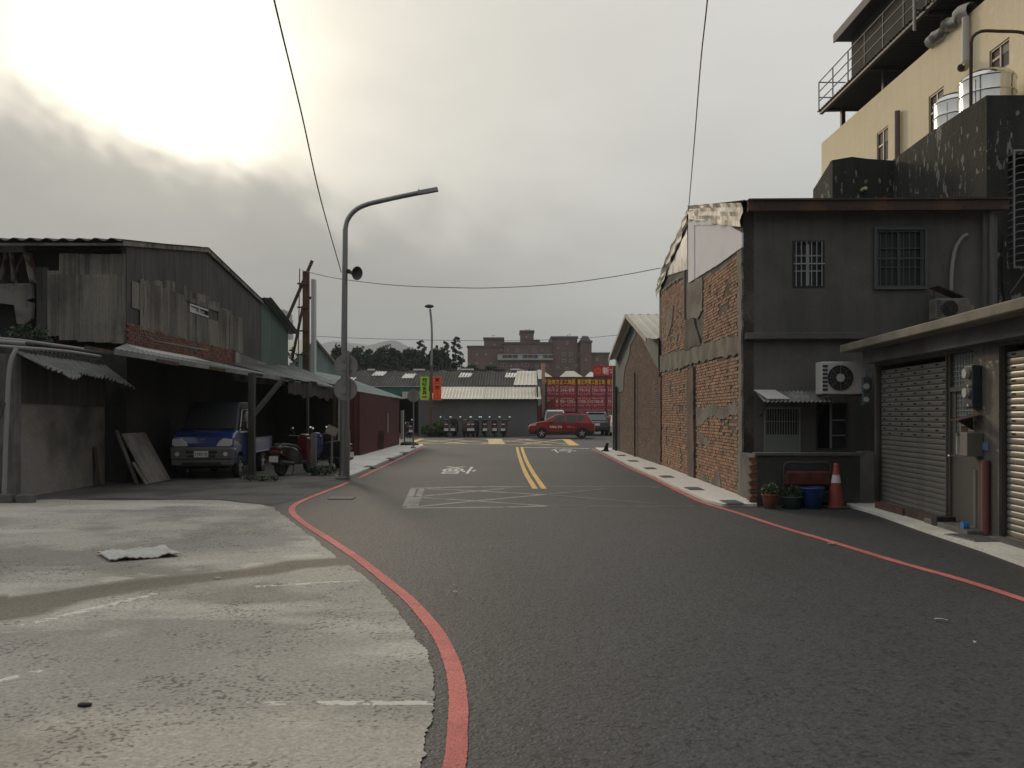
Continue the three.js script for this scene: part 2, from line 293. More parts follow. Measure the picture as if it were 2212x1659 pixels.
// ---------------------------------------------------------------- ground, road, pavements, paint
structure('ground', (() => { const g = new THREE.PlaneGeometry(9000, 9000); g.rotateX(-Math.PI / 2); g.translate(0, -0.012, 0); return uvm(g); })(), M.dirt);
{ // asphalt in a fine grid whose tone wanders in patches
  const colour = (g) => { const p = g.attributes.position, c = new Float32Array(p.count * 3); for (let i = 0; i < p.count; i++) { const x = p.getX(i), z = p.getZ(i); const m = 0.66 + 0.70 * fbm(x * 0.35, z * 0.35, 4, 12) + 0.3 * (fbm(x * 0.09 + 5, z * 0.3, 3, 55) - 0.5); c[i * 3] = c[i * 3 + 1] = c[i * 3 + 2] = m; } g.setAttribute('color', new THREE.BufferAttribute(c, 3)); return g; };
  const grid = (x0, x1, z0, z1, y, cell) => { const g = new THREE.PlaneGeometry(x1 - x0, z1 - z0, Math.round((x1 - x0) / cell), Math.round((z1 - z0) / cell)); g.rotateX(-Math.PI / 2); g.translate((x0 + x1) / 2, y, (z0 + z1) / 2); const p = g.attributes.position, uv = g.attributes.uv; for (let i = 0; i < p.count; i++) uv.setXY(i, p.getX(i), p.getZ(i)); return colour(g); };
  structure('road', grid(-6.4, 9, -42.5, 6, -0.001, 0.3), M.asphalt);
  structure('cross_street', grid(-60, 60, -64, -42.5, -0.0015, 0.8), M.asphalt);
}
// concrete yard on the left, its own colour map (stains, wet band, pale patches, old paint)
const yardEdge = [[898, 1665], [914, 1589], [926, 1551], [938, 1481], [933, 1453], [914, 1403], [894, 1364], [867, 1333], [844, 1302], [819, 1277], [778, 1240], [755, 1225], [720, 1197], [693, 1178], [677, 1164], [654, 1147], [634, 1131], [615, 1116], [603, 1110], [592, 1097], [560, 1090], [520, 1087], [490, 1083]].map(([x, y]) => ground(x, y));
{
  const S = 13.6, X0 = -11.6, Z0 = -15.6;   // the map covers S x S metres
  const toUV = (x, z) => [(x - X0) / S, (z - Z0) / S];
  const wet = [[-400, 1300], [0, 1318], [150, 1288], [310, 1262], [430, 1250], [560, 1236], [640, 1222], [760, 1212]].map(([x, y]) => { const p = ground(x, y); return [p.x, p.z]; });
  const wetW = [0.52, 0.46, 0.33, 0.25, 0.22, 0.25, 0.27, 0.28];
  const paint = [[[540, 1522], [940, 1520], 0.03], [[-20, 1478], [80, 1452], 0.03], [[560, 1268], [770, 1256], 0.035], [[60, 1350], [330, 1285], 0.05]].map(([a, b, w]) => { const p = ground(...a), q = ground(...b); return [p.x, p.z, q.x, q.z, w]; });
  const seg = (x, z, a, b, c, d) => { const dx = c - a, dz = d - b, t = clamp(((x - a) * dx + (z - b) * dz) / (dx * dx + dz * dz)); return [Math.hypot(x - a - dx * t, z - b - dz * t), t]; };
  const map = texture(2048, (u, v) => {
    const x = X0 + u * S, z = Z0 + v * S;
    const g = vnoise(u * 1900, v * 1900, 1), g2 = vnoise(u * 820, v * 820, 2), m = fbm(x * 0.9, z * 0.9, 5, 3), m2 = fbm(x * 3.1 + 9, z * 3.1, 4, 4), m3 = fbm(x * 0.45 + 3, z * 1.1, 4, 8);
    let c = [0.40, 0.38, 0.338];
    c = mix3(c, [0.235, 0.222, 0.195], 0.9 * sstep(0.40, 0.66, m)); c = mix3(c, [0.29, 0.28, 0.262], 0.7 * sstep(0.45, 0.62, fbm(x * 0.35 + 30, z * 0.6, 4, 88))); c = mix3(c, [0.50, 0.485, 0.44], sstep(0.56, 0.72, m3) * 0.75);
    const pit = sstep(0.45, 0.65, m2) * (0.5 + m); const k = 1 + 0.38 * (g - 0.5) + 0.34 * (g2 - 0.5); c = c.map((q) => q * k);
    if (g2 < 0.22 * pit + 0.03) c = c.map((q) => q * 0.5); if (g > 0.955) c = c.map((q) => q * 1.35);
    let best = 9, w = 0; for (let i = 0; i + 1 < wet.length; i++) { const [d, t] = seg(x, z, ...wet[i], ...wet[i + 1]); if (d < best) { best = d; w = lerp(wetW[i], wetW[i + 1], t); } }
    const wn = best + 0.16 * (fbm(x * 2.2, z * 2.2, 4, 21) - 0.5); const wm = sstep(w + 0.07, w - 0.10, wn);
    c = mix3(c, [0.15 * k, 0.133 * k, 0.098 * k], 0.85 * wm);
    if (!wm) { const rim = sstep(w + 0.5, w + 0.2, wn) * sstep(0.56, 0.66, fbm(x * 1.7, z * 3, 4, 31)); c = mix3(c, [0.60, 0.58, 0.50], 0.6 * rim); }
    for (const [a, b, e, d, pw] of paint) { const [q] = seg(x, z, a, b, e, d); if (q < pw * (0.5 + fbm(x * 9, z * 9, 3, 14)) && fbm(x * 16, z * 22, 4, 66) > 0.49) c = mix3(c, [0.68, 0.67, 0.61], 0.8); }
    return c;
  }, 1);
  map.wrapS = map.wrapT = THREE.ClampToEdgeWrapping;
  const bm = texture(1024, (u, v) => 0.5 * vnoise(u * 200, v * 200, 5, 200) + 0.3 * vnoise(u * 90, v * 90, 6, 90) + 0.2 * fbm(u * 6, v * 6, 4, 7, 6), 1 / (S / 2.6), false);
  bm.repeat.set(S / 2.6, S / 2.6);
  const mat = new THREE.MeshStandardMaterial({ map, bumpMap: bm, bumpScale: 0.006, roughness: 0.9, side: THREE.DoubleSide });
  // ragged edge
  const edge = []; for (let i = 0; i + 1 < yardEdge.length; i++) { const n = Math.max(2, Math.round(yardEdge[i].distanceTo(yardEdge[i + 1]) / 0.025)); for (let k = 0; k < n; k++) { const p = yardEdge[i].clone().lerp(yardEdge[i + 1], k / n); p.x += 0.09 * (fbm(p.x * 3, p.z * 3, 5, 15) - 0.5) + 0.016 * (rnd() - 0.5); edge.push(p); } } edge.push(yardEdge.at(-1));
  const back = [[470, 1081], [380, 1080], [250, 1082], [120, 1079], [0, 1083], [-300, 1083]].map(([x, y]) => ground(x, y));
  const g = sheet([V(-0.42, 0, -3.2), ...edge.slice(1), ...back, V(-11.5, 0, -14.5), V(-11.5, 0, -2.1), V(-0.75, 0, -2.1)], 0.006);
  const p = g.attributes.position, uv = g.attributes.uv; for (let i = 0; i < p.count; i++) uv.setXY(i, ...toUV(p.getX(i), p.getZ(i)));
  structure('yard', g, mat);
}
// darker trodden ground in front of the sheds
structure('shed_apron', sheet([[-400, 1100], [0, 1080], [250, 1077], [480, 1079], [590, 1091], [640, 1080], [700, 1055], [760, 1040], [757, 1030], [800, 1010], [845, 985], [850, 976]].map(([x, y]) => ground(x, y)).concat([V(-9.4, 0, -33), V(-13, 0, -33), V(-13, 0, -15)]), 0.002), weathered([0.115, 0.11, 0.10], [0.062, 0.06, 0.056], { tile: 5, size: 1024, blotch: 0.5, fine: 0.35, bump: 0.008, cell: 6, spots: [0.2, 0.2, 0.18], spotAmount: 0.2 }));
// pavements are low drain slabs
const pavementRight = structure('pavement', prismY([ground(1285, 969), ground(1370, 1012), ground(1419, 1034), ground(1458, 1054), ground(1526, 1085), ground(1560, 1094), V(4.12, 0, -13.85), V(4.4, 0, -15.0), V(4.62, 0, -25.2), V(4.75, 0, -37)], -0.02, 0.045), M.pave);
const pavementShop = structure('pavement', prismY([ground(1835, 1096), ground(1890, 1112), ground(2000, 1151), ground(2120, 1191), ground(2215, 1226), V(4.95, 0, -6.2), V(6.05, 0, -6.2), V(6.42, 0, -14.3), V(6.3, 0, -15.2), V(5.8, 0, -14.6)], -0.02, 0.045), M.pave);
const pavementLeft = structure('pavement', prismY([ground(757, 1031), ground(800, 1013), ground(850, 990), ground(893, 973), ground(915, 964), ground(912, 961), ground(868, 961), V(-5.75, 0, -36), V(-5.6, 0, -28), ground(745, 1024)], -0.02, 0.05), M.pave);
function grate(px, py, w, d, y, parent, turn = 0) { // slotted cover, child of the ground it lies in
  const p = ground(px, py, y), m = part('drain_cover', [box(w, 0.012, d, 0, 0.004, 0)], M.grate, parent); m.position.set(p.x, y, p.z); m.rotation.y = turn;
  const n = 6, bars = []; for (let i = 0; i < n; i++) bars.push(box(w * 0.9, 0.012, d / n * 0.45, 0, 0.012, -d / 2 + d * (i + 0.5) / n)); part('bar', bars, flat(0.22, 0.23, 0.25, 0.5, 0.3), m);
}
for (const [x, y, w, d] of [[1499, 1056, 0.3, 0.55], [1580, 1085, 0.3, 0.5], [1440, 1030, 0.3, 0.5], [1404, 1012, 0.3, 0.6], [1367, 996, 0.3, 0.6], [1342, 984, 0.3, 0.6]]) grate(x, y, w, d, 0.047, pavementRight);
grate(2102, 1162, 0.36, 0.6, 0.047, pavementShop, 0.08);
for (const [x, y] of [[845, 990], [872, 978], [800, 1008]]) grate(x, y, 0.3, 0.5, 0.052, pavementLeft);
{ // road gully with pale bars at the left bend
  const p = ground(738, 1077), m = tag(shadows(new THREE.Mesh(box(0.46, 0.006, 0.34, 0, 0, 0), M.void)), 'slotted iron road gully set in the asphalt inside the red line bend', 'drain'); m.name = numbered('road_gully'); m.position.set(p.x, 0.003, p.z); scene.add(m);
  for (let i = 0; i < 11; i++) part('bar', box(0.018, 0.008, 0.32, -0.2 + i * 0.04, 0.006, 0), M.steel, m);
}
// painted lines; each line is a thing of its own
const paint = (name, geo, mat, label) => single(name, geo, mat, label, 'road marking', 'paint on the road');
const PY = 0.003;
const L1 = [[980, 1659], [988, 1578], [990, 1515], [982, 1452], [966, 1407], [945, 1368], [917, 1332], [881, 1293], [842, 1261], [776, 1209], [712, 1166], [652, 1127], [631, 1106], [636, 1092], [661, 1079], [724, 1054], [753, 1042]].map(([x, y]) => ground(x, y));
paint('red_line', ribbon([L1[0].clone().add(V(-0.12, 0, 1.3)), ...L1], 0.102, PY + 0.002, 22), M.redline, 'red no-parking line curving round the concrete yard in the foreground');
paint('red_line', ribbon([[775, 1033], [812, 1015], [851, 997], [888, 979], [910, 968], [920, 964]].map(([x, y]) => ground(x, y)), 0.1, 0.004), M.redline, 'red no-parking line along the left pavement by the red shed');
paint('red_line', ribbon([[2900, 1535], [2560, 1418], [2400, 1362], [2212, 1296], [2078, 1253], [1949, 1217], [1777, 1165], [1691, 1140], [1605, 1112], [1562, 1099], [1520, 1086], [1451, 1054], [1412, 1034], [1365, 1013], [1316, 988], [1278, 969]].map(([x, y]) => ground(x, y)), 0.1, 0.004), M.redline, 'red no-parking line along the right side of the road');
paint('yellow_line', ribbon([[1117, 966], [1119, 976], [1123, 989], [1130, 1009], [1138, 1027], [1146, 1040], [1156, 1056]].map(([x, y]) => ground(x, y)), 0.115, 0.004), M.yellow, 'left one of the double yellow centre lines');
paint('yellow_line', ribbon([[1127, 966], [1131, 979], [1138, 997], [1146, 1012], [1155, 1027], [1164, 1040], [1175, 1056]].map(([x, y]) => ground(x, y)), 0.115, 0.004), M.yellow, 'right one of the double yellow centre lines');
paint('stop_line', ribbon([ground(1130, 966.5), ground(1200, 967.5), ground(1273, 969)], 0.36, 0.004), M.white, 'white stop line across the right lane at the junction');
{ // worn box painted across the near road
  let k = 0; const o = tag(new THREE.Group(), 'worn grey remains of a hatched box across the road', 'road marking', 'paint on the road'); o.name = numbered('faded_box_marking'); scene.add(o);
  const l = (pts, w, m = M.ghost, name = 'stripe') => part(name, ribbon(pts.map(([x, y]) => ground(x, y)), w, 0.0008 + k++ * 0.00022, 3), m, o);
  l([[872, 1097], [1000, 1096.5], [1180, 1093.5]], 0.16); l([[888, 1055], [1000, 1052], [1130, 1051]], 0.24); l([[896, 1095], [1039, 1081], [1103, 1075], [1180, 1068]], 0.13); l([[900, 1073], [1039, 1060], [1103, 1054]], 0.16); l([[905, 1055], [1039, 1061], [1180, 1069]], 0.16); l([[912, 1075], [1039, 1083], [1180, 1093]], 0.13); l([[876, 1097], [893, 1056]], 0.13); l([[892, 1096], [902, 1074]], 0.16); l([[903, 1073], [912, 1056]], 0.12);
  l([[1180, 1093.5], [1371, 1094], [1500, 1093]], 0.10, M.ghostFaint, 'faint_stripe'); l([[1132, 1051], [1311, 1051], [1430, 1050]], 0.16, M.ghostFaint, 'faint_stripe'); l([[1182, 1069], [1311, 1080], [1420, 1088]], 0.12, M.ghostFaint, 'faint_stripe'); l([[1185, 1068], [1311, 1056]], 0.14, M.ghostFaint, 'faint_stripe'); l([[1450, 1060], [1476, 1056]], 0.16, M.ghostFaint, 'faint_stripe'); l([[1400, 1052], [1420, 1054]], 0.24, M.ghostFaint, 'faint_stripe');
}
{ // yellow hatched box in the cross street
  const l = (pts, w, k) => ribbon(pts.map(([x, y]) => ground(x, y)), w, 0.001 + k * 0.0004, 2);
  const o = tag(new THREE.Group(), 'yellow hatched keep-clear box on the far junction', 'road marking', 'paint on the road'); o.name = numbered('hatched_box_marking'); scene.add(o);
  part('border', [l([[885, 957.5], [1060, 959.5], [1243, 962]], 0.28, 0), l([[910, 947.5], [1222, 948.5]], 0.3, 1)], M.yellowOld, o);
  part('border', [l([[887, 957], [911, 947.5]], 0.3, 2)], M.yellow, o); part('border', [l([[1241, 962], [1222, 948.5]], 0.5, 3)], M.yellow, o);
  part('hatching', [l([[905, 957], [1000, 948]], 0.2, 4), l([[905, 949], [1010, 959]], 0.2, 5), l([[960, 958], [1070, 948]], 0.2, 6), l([[960, 948], [1090, 960]], 0.2, 7), l([[1040, 959], [1150, 948.5]], 0.2, 8), l([[1050, 948], [1190, 961]], 0.2, 9), l([[1130, 960], [1215, 949]], 0.2, 10), l([[1110, 948], [1232, 960]], 0.2, 11), l([[1068, 948], [1074, 959]], 0.9, 12)], M.yellowOld, o);
  paint('lane_mark', ribbon([ground(1185, 963.3), ground(1225, 963.6)], 0.2, 0.002), M.ghost, 'short pale dash before the yellow hatched box');
}
// strokes of the characters used in the place, on a 16 x 16 field
const GLYPH = {
  '一': '1,8 15,8', '買': '2,1 14,1 14,5 2,5 2,1;6,1 6,5;10,1 10,5;4,6.5 12,6.5 12,12.5 4,12.5 4,6.5;4,8.5 12,8.5;4,10.5 12,10.5;6,13 2,15.5;10,13 14,15.5',
  '送': '3,1.5 4.5,3;1,6 4,6 4,11 1.5,13.5;2,13.5 5,14.5 15,14.5;7.5,1 9,3;13,1 11.5,3;6,4 14.5,4;5.5,7 15,7;10,4 10,7 8,10 5.5,12;10,7 12,10 15,12',
  '超': '1.5,3 7.5,3;4.5,1 4.5,11;1,6 8,6;4.5,9 7.5,9;2.5,9 2.5,12 1,15;2,13 5,14.7 15.5,14.7;9,2 15,2 14.5,6 13,6;11.5,2 11,5 9,7;9.5,8 14.5,8 14.5,12.5 9.5,12.5 9.5,8',
  '級': '4,1 1.5,4 4.5,4.5 1.5,8 5.5,8;3.5,8 3.5,11;1.5,11 1,13.5;3.5,11 3.7,14;5.5,10.5 6.5,13;7.5,2 13,2 12,6 15,6 13,11 8,15;9,2 9,8 6.5,15;9.5,6.5 11,11 15,15',
  '家': '8,.5 8,2;2,5 2,3 14,3 14,5;4,6 12,6;8,6 4,9.5;6.5,8 9,11 8.5,14.5 7,15;8,9.5 3,12.5;8.7,11.5 3,15;13,8 9,10.5;9,9.5 11,12.5 14.5,15',
  '具': '4,1 12,1 12,10.5 4,10.5 4,1;4,4 12,4;4,7 12,7;1,12 15,12;5.5,13 2.5,15.5;10.5,13 13.5,15.5',
  '慢': '3.5,1 3.5,15.5;1.5,5 1,8;5.3,4 6,6.5;8,1 14,1;14,1 14,5;14,5 8,5;8,5 8,1;8,3 14,3;7,6.5 15,6.5;15,6.5 15,9.5;15,9.5 7,9.5;7,9.5 7,6.5;9.7,6.5 9.7,9.5;12.3,6.5 12.3,9.5;7.5,11 14.5,11;14.5,11 11.5,13.5;11.5,13.5 7,15.5;8.5,11 11,13.5;11,13.5 15.5,15.5',
  '停': '5,1 1,7;3.5,4.5 3.5,15.5;10.5,.5 10.5,2.5;6,2.5 15.5,2.5;8,4 13.5,4;13.5,4 13.5,6.5;13.5,6.5 8,6.5;8,6.5 8,4;6,10 6,8;6,8 15.5,8;15.5,8 15.5,10;7.5,11 14,11;10.8,11 10.8,15;10.8,15 9,15',
  '新': '4.5,.5 5,2;1.5,2.5 8,2.5;3,3.5 3.7,5;6.5,3.5 6,5;1,5.8 8.5,5.8;1,8.5 8.5,8.5;4.8,6 4.8,15;4.8,9 1.5,12.5;4.8,9 7.5,11.5;14.5,1 10,2.5 10,9 8.5,15;10,6 15.5,6;13,6 13,15.5',
  '北': '6,1 6,15;1,5.5 6,5.5;1,12 6,10.5;10,1 10,14 15,14 15,11.5;14.5,4 10,7', '方': '8,1 8,3;1,4 15,4;7,4 6,9 2,15;6.5,7.5 12.5,7.5 11.5,14.5 9,14', '正': '2,2 14,2;8,2 8,14;8,8 13,8;4,7 4,14;1,14 15,14',
  '面': '1,2 15,2;8,2 7,5;2,5 14,5 14,15 2,15 2,5;6,5 6,15;10,5 10,15;6,8.5 10,8.5;6,11.5 10,11.5', '寬': '8,.5 8,2;2,4.5 2,2.5 14,2.5 14,4.5;3,5 13,5;6,4 6,6.5;10,4 10,6.5;4,7 12,7 12,12 4,12 4,7;4,9.5 12,9.5;6.5,12 2,15.5;9.5,12 9.5,15 14.5,15',
  '坪': '1,5 6,5;3.5,1.5 3.5,12;1,13 6,11.5;7.5,2 15,2;8.5,4 9.5,7;14,4 13,7;7,9 15.5,9;11.2,2 11.2,15.5', '米': '8,1 8,15;1,8 15,8;3.5,2.5 6,6;12.5,2.5 10,6;7.5,8 2,14;8.5,8 14,14', '工': '2,3 14,3;8,3 8,13;1,13 15,13',
  '土': '3,5 13,5;8,1 8,14;1,14 15,14', '地': '1,5 6,5;3.5,1.5 3.5,12;1,13 6,11.5;7,6.5 14,4.5 14,10;10.5,2 10.5,11;8,4 8,14 15,14 15,12', '區': '15,1 2,1 2,15 15.5,15;6,3 11,3 11,6 6,6 6,3;4,8.5 8,8.5 8,12 4,12 4,8.5;9.5,8.5 13.5,8.5 13.5,12 9.5,12 9.5,8.5',
};
const strokes = (ch) => GLYPH[ch].split(';').map((s) => s.trim().split(' ').map((p) => p.split(',').map(Number)));
function drawGlyph(x, ch, px, py, w, h, lw) { x.lineWidth = lw; x.lineCap = 'square'; x.lineJoin = 'miter'; for (const s of strokes(ch)) { x.beginPath(); s.forEach(([a, b], i) => x[i ? 'lineTo' : 'moveTo'](px + a / 16 * w, py + b / 16 * h)); x.stroke(); } }
function roadGlyph(ch, centre, w, len, turned, label) { // stretched character; strokes a hair apart in height
  const list = []; let k = 0;
  for (const s of strokes(ch)) for (let i = 0; i + 1 < s.length; i++) {
    const f = ([a, b]) => { const x = (a / 16 - 0.5) * w, z = (b / 16 - 0.5) * len; return turned ? V(centre.x - x, 0, centre.z - z) : V(centre.x + x, 0, centre.z + z); };
    const p = f(s[i]), q = f(s[i + 1]), along = Math.abs(q.z - p.z) > 2.2 * Math.abs(q.x - p.x); const d = q.clone().sub(p).normalize(); p.addScaledVector(d, -0.02); q.addScaledVector(d, 0.02);
    list.push(ribbon([p, p.clone().lerp(q, 0.5), q], along ? 0.085 : 0.17, 0.001 + 0.00025 * k++, 1));
  }
  return paint('road_character', list, M.white, label);
}
{ const a = ground(953, 1024), b = ground(1028, 1008); roadGlyph('慢', V((a.x + b.x) / 2, 0, (a.z + b.z) / 2), 0.98, a.z - b.z, true, 'white character painted upside down in the left lane'); }
{ const a = ground(1189, 978), b = ground(1240, 969.5); roadGlyph('停', V((a.x + b.x) / 2, 0, (a.z + b.z) / 2), 1.08, a.z - b.z, false, 'white character painted behind the stop line in the right lane'); }
// ---------------------------------------------------------------- right: brick-sided house
const brickGeo = [0, 1, 2].map((i) => box(0.2 - i * 0.012, 0.054 - i * 0.003, 0.05));
// bricks with their faces towards local -x (x = 0 plane), laid over polygons given in (z, y); the nearest count become parts
function layBricks(parent, polys, mats, o = {}) {
  const { sizeL = 0.212, sizeH = 0.066, count = 300, proud = 0.012, skip = 0.02, face = -1, near = (z, y) => -z, seed = 1, plane = 'x', x0 = 0, jitter = 1, worn = 0.55 } = o;
  const R = mulberry(seed), all = []; let z0 = 1e9, z1 = -1e9, y0 = 1e9, y1 = -1e9;
  for (const p of polys) for (const [z, y] of p) { z0 = Math.min(z0, z); z1 = Math.max(z1, z); y0 = Math.min(y0, y); y1 = Math.max(y1, y); }
  for (let r = 0, y = y0 + sizeH / 2; y < y1; y += sizeH, r++) for (let z = z0 + (r % 2 ? sizeL / 2 : 0); z < z1; z += sizeL) {
    const gone = fbm(z * 1.3 + seed, y * 1.3, 3, seed) > 0.66 && R() < worn; if (R() < skip || gone) continue;
    if (!polys.some((p) => inside(p, z, y))) continue;
    all.push({ z: z + (R() - 0.5) * 0.010 * jitter, y: y + (R() - 0.5) * 0.004 * jitter, m: Math.floor(R() * R() * mats.length), g: Math.floor(R() * 3), x: (R() - 0.5) * 0.010 * jitter, d: near(z, y), t: (R() - 0.5) * 0.024 * jitter });
  }
  all.sort((a, b) => b.d - a.d);
  const rest = [];
  all.forEach((b, i) => {
    const mtx = new THREE.Matrix4().makeRotationY((plane === 'x' ? Math.PI / 2 : 0) + b.t);
    const out = x0 + face * (proud + b.x - 0.025); if (plane === 'x') mtx.setPosition(out, b.y, b.z); else mtx.setPosition(b.z, b.y, out);
    if (i < count) { const m = shadows(new THREE.Mesh(brickGeo[b.g], mats[b.m])); m.name = i ? 'brick_' + String(i).padStart(3, '0') : 'brick'; m.applyMatrix4(mtx); parent.add(m); }
    else { const g = plain(brickGeo[b.g].clone()).applyMatrix4(mtx), c = mats[b.m].userData.c, n = g.attributes.position.count, col = new Float32Array(n * 3), k = 0.75 + 0.5 * R(); for (let q = 0; q < n; q++) { col[q * 3] = c[0] * k; col[q * 3 + 1] = c[1] * k; col[q * 3 + 2] = c[2] * k; } g.setAttribute('color', new THREE.BufferAttribute(col, 3)); rest.push(g); }
  });
  if (rest.length) { const m = part('brickwork', mergeGeometries(rest), new THREE.MeshStandardMaterial({ vertexColors: true, roughness: 0.9 }), parent); m.userData.kind = 'stuff'; }
}
const brickMat = (c, seed) => { const m = weathered(c, c.map((q, i) => lerp(q, [0.12, 0.1, 0.085][i], 0.55)), { tile: 0.7, size: 128, blotch: 0.42, fine: 0.3, bump: 0.004, seed }); m.userData.c = c; return m; };
M.bricks = [[0.33, 0.185, 0.115], [0.36, 0.205, 0.13], [0.29, 0.155, 0.098], [0.25, 0.15, 0.105], [0.20, 0.145, 0.115], [0.40, 0.245, 0.165]].map((c, i) => brickMat(c, 500 + i));
M.brownBricks = [[0.155, 0.104, 0.08], [0.14, 0.093, 0.073], [0.17, 0.112, 0.085], [0.125, 0.09, 0.073]].map((c, i) => brickMat(c, 520 + i));
M.redBricks = [[0.19, 0.075, 0.048], [0.145, 0.06, 0.042], [0.22, 0.10, 0.062], [0.10, 0.06, 0.046]].map((c, i) => brickMat(c, 540 + i));
// a window in a hole of a wall that faces local +z or -x: frame, panes, bars
function bars(parent, x0, x1, y0, y1, z, n, r, mat, cross = []) {
  for (let i = 0; i < n; i++) { const x = lerp(x0, x1, (i + 0.5) / n); part('bar', cyl(V(x, y0, z), V(x, y1, z), r, r, 6), mat, parent); }
  for (const c of cross) part('cross_bar', box(x1 - x0, r * 2.2, r * 1.6, (x0 + x1) / 2, lerp(y0, y1, c), z + r * 2), mat, parent);
}
function frameAround(x0, x1, y0, y1, z, t, d) { return [span(x0, x1, y1 - t, y1, z - d, z), span(x0, x1, y0, y0 + t, z - d, z), span(x0, x0 + t, y0 + t, y1 - t, z - d, z), span(x1 - t, x1, y0 + t, y1 - t, z - d, z)]; }

// broken plaster outline: edges cut up and pushed about
function ragged(pts, amp, step = 0.12) { const out = []; pts.forEach((p, i) => { const q = pts[(i + 1) % pts.length], n = Math.max(1, Math.round(Math.hypot(q[0] - p[0], q[1] - p[1]) / step)); for (let k = 0; k < n; k++) { const a = lerp(p[0], q[0], k / n), b = lerp(p[1], q[1], k / n); out.push([a + amp * 1.6 * (fbm(a * 5 + 3, b * 5, 3, 61) - 0.5), b + amp * 1.6 * (fbm(a * 5, b * 5 + 8, 3, 62) - 0.5)]); } }); return out; }
const house = thing('brick_sided_house', 'two-storey grey plastered house with a bare brick side wall along the road', 'house', V(4.25, 0, -15.15), -0.0232);
{
  const H = house, side = (x, y) => { const p = hit(H, 'x', 0, x, y); return [p.z, p.y]; }, face = (x, y) => { const p = hit(H, 'z', 0, x, y); return [p.x, p.y]; };
  const depth = 9.9;
  // front wall with holes
  const R = (x0, y0, x1, y1) => { const a = face(x0, y1), b = face(x1, y0); return [a[0], b[0], a[1], b[1]]; };
  const w1 = R(1712, 520, 1781, 621), w2 = R(1893, 497, 1995, 621), w3 = R(1650, 880, 1729, 981), w4 = R(1762, 868, 1832, 972);
  part('front_wall', slab([[0, 0], [4.55, 0], [4.55, 5.33], [0, 5.33]], 0.2, [w1, w2, w3, w4].map((w) => rect(...w))).translate(0, 0, -0.2), M.plaster, H);
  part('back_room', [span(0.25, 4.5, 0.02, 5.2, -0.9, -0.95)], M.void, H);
  part('side_wall', slabX([[0.001, 0], [-depth, 0], [-depth, 5.45], [-5.0, 6.55], [0.001, 5.36]], 0.2), M.mortar, H);
  part('back_wall', span(0.2, 3.4, 0, 5.4, -depth, -depth + 0.2), M.plaster2, H);
  // plaster zones standing proud of the brick
  const zone = (name, pts, mat, t) => part(name, slabX(ragged(pts.map(([x, y]) => side(x, y)), name.startsWith('white') || name === 'metal_sheet' ? 0.02 : 0.11), t).translate(-t, 0, 0), mat, H);
  zone('white_patch', [[1491, 467], [1551, 466], [1606, 504], [1606, 534], [1553, 572], [1501, 604], [1491, 611]], M.whitePlaster, 0.03);
  zone('white_patch_rib', [[1491, 467], [1548, 467], [1548, 486], [1504, 486], [1504, 603], [1491, 611]], M.whitePlaster, 0.05);
  zone('plaster_column', [[1487, 612], [1503, 604], [1520, 597], [1519, 672], [1506, 690], [1502, 692], [1500, 688], [1485, 690]], M.band, 0.028);
  zone('plaster_column', [[1485, 690], [1502, 689], [1514, 735], [1519, 746], [1481, 756]], M.mortar, 0.045);
  zone('plaster_band', [[1425, 772], [1460, 760], [1520, 742], [1560, 732], [1606, 722], [1606, 765], [1560, 770], [1500, 785], [1470, 797], [1425, 803]], M.band, 0.03);
  zone('plaster_patch', [[1430, 627], [1481, 585], [1481, 596], [1455, 612], [1430, 632]], M.band, 0.024);
  zone('plaster_patch', [[1443, 682], [1452, 655], [1457, 660], [1452, 705], [1443, 733], [1441, 728]], M.band, 0.03);
  zone('plaster_patch', [[1457, 742], [1463, 715], [1466, 720], [1464, 748]], M.band, 0.03);
  zone('rough_column', [[1488, 800], [1502, 796], [1504, 1035], [1490, 1030]], M.column, 0.06);
  zone('rough_column', [[1425, 815], [1430, 812], [1430, 1010], [1425, 1007]], M.column, 0.05);
  zone('corner_strip', [[1596, 545], [1606, 535], [1606, 1076], [1597, 1073], [1599, 850]], M.band, 0.035);
  zone('plaster_patch', [[1505, 880], [1520, 885], [1545, 872], [1560, 880], [1590, 868], [1598, 890], [1560, 905], [1535, 900], [1507, 925]], M.band, 0.022);
  zone('plaster_patch', [[1505, 930], [1530, 945], [1540, 965], [1515, 960]], M.band, 0.022);
  zone('plaster_patch', [[1510, 1043], [1520, 1020], [1535, 1046], [1552, 1012], [1562, 1058], [1535, 1055]], M.band, 0.024);
  const polys = [[[1522, 600], [1596, 553], [1595, 722], [1520, 740]], [[1430, 634], [1481, 600], [1482, 749], [1431, 767]], [[1431, 803], [1487, 797], [1488, 1030], [1431, 1006]], [[1504, 788], [1596, 770], [1597, 1074], [1505, 1036]]].map((p) => p.map(([x, y]) => side(x, y)));
  layBricks(H, polys, M.bricks, { seed: 11, near: (z, y) => z - 0.12 * Math.abs(y - 1.5) });
  part('drain_pipe', cyl(V(-0.06, side(1484, 690)[1], side(1484, 690)[0]), V(-0.06, side(1484, 585)[1], side(1484, 585)[0]), 0.035, 0.035, 8), M.pvc, H);
  // roof: two slopes, gable flashing in crumpled sheet metal, front fascia
  const rx = 3.44; // main body ends where the taller concrete house begins
  part('roof', [corrugated(V(-0.05, 5.42, 0.25), V(rx, 5.42, 0.25), V(rx, 6.63, -5), V(-0.05, 6.63, -5), 0.08, 0.012), corrugated(V(rx, 5.5, -10.1), V(-0.05, 5.5, -10.1), V(-0.05, 6.63, -5), V(rx, 6.63, -5), 0.08, 0.012), span(rx, 4.65, 5.34, 5.42, -0.75, 0.25)], M.rust, H);
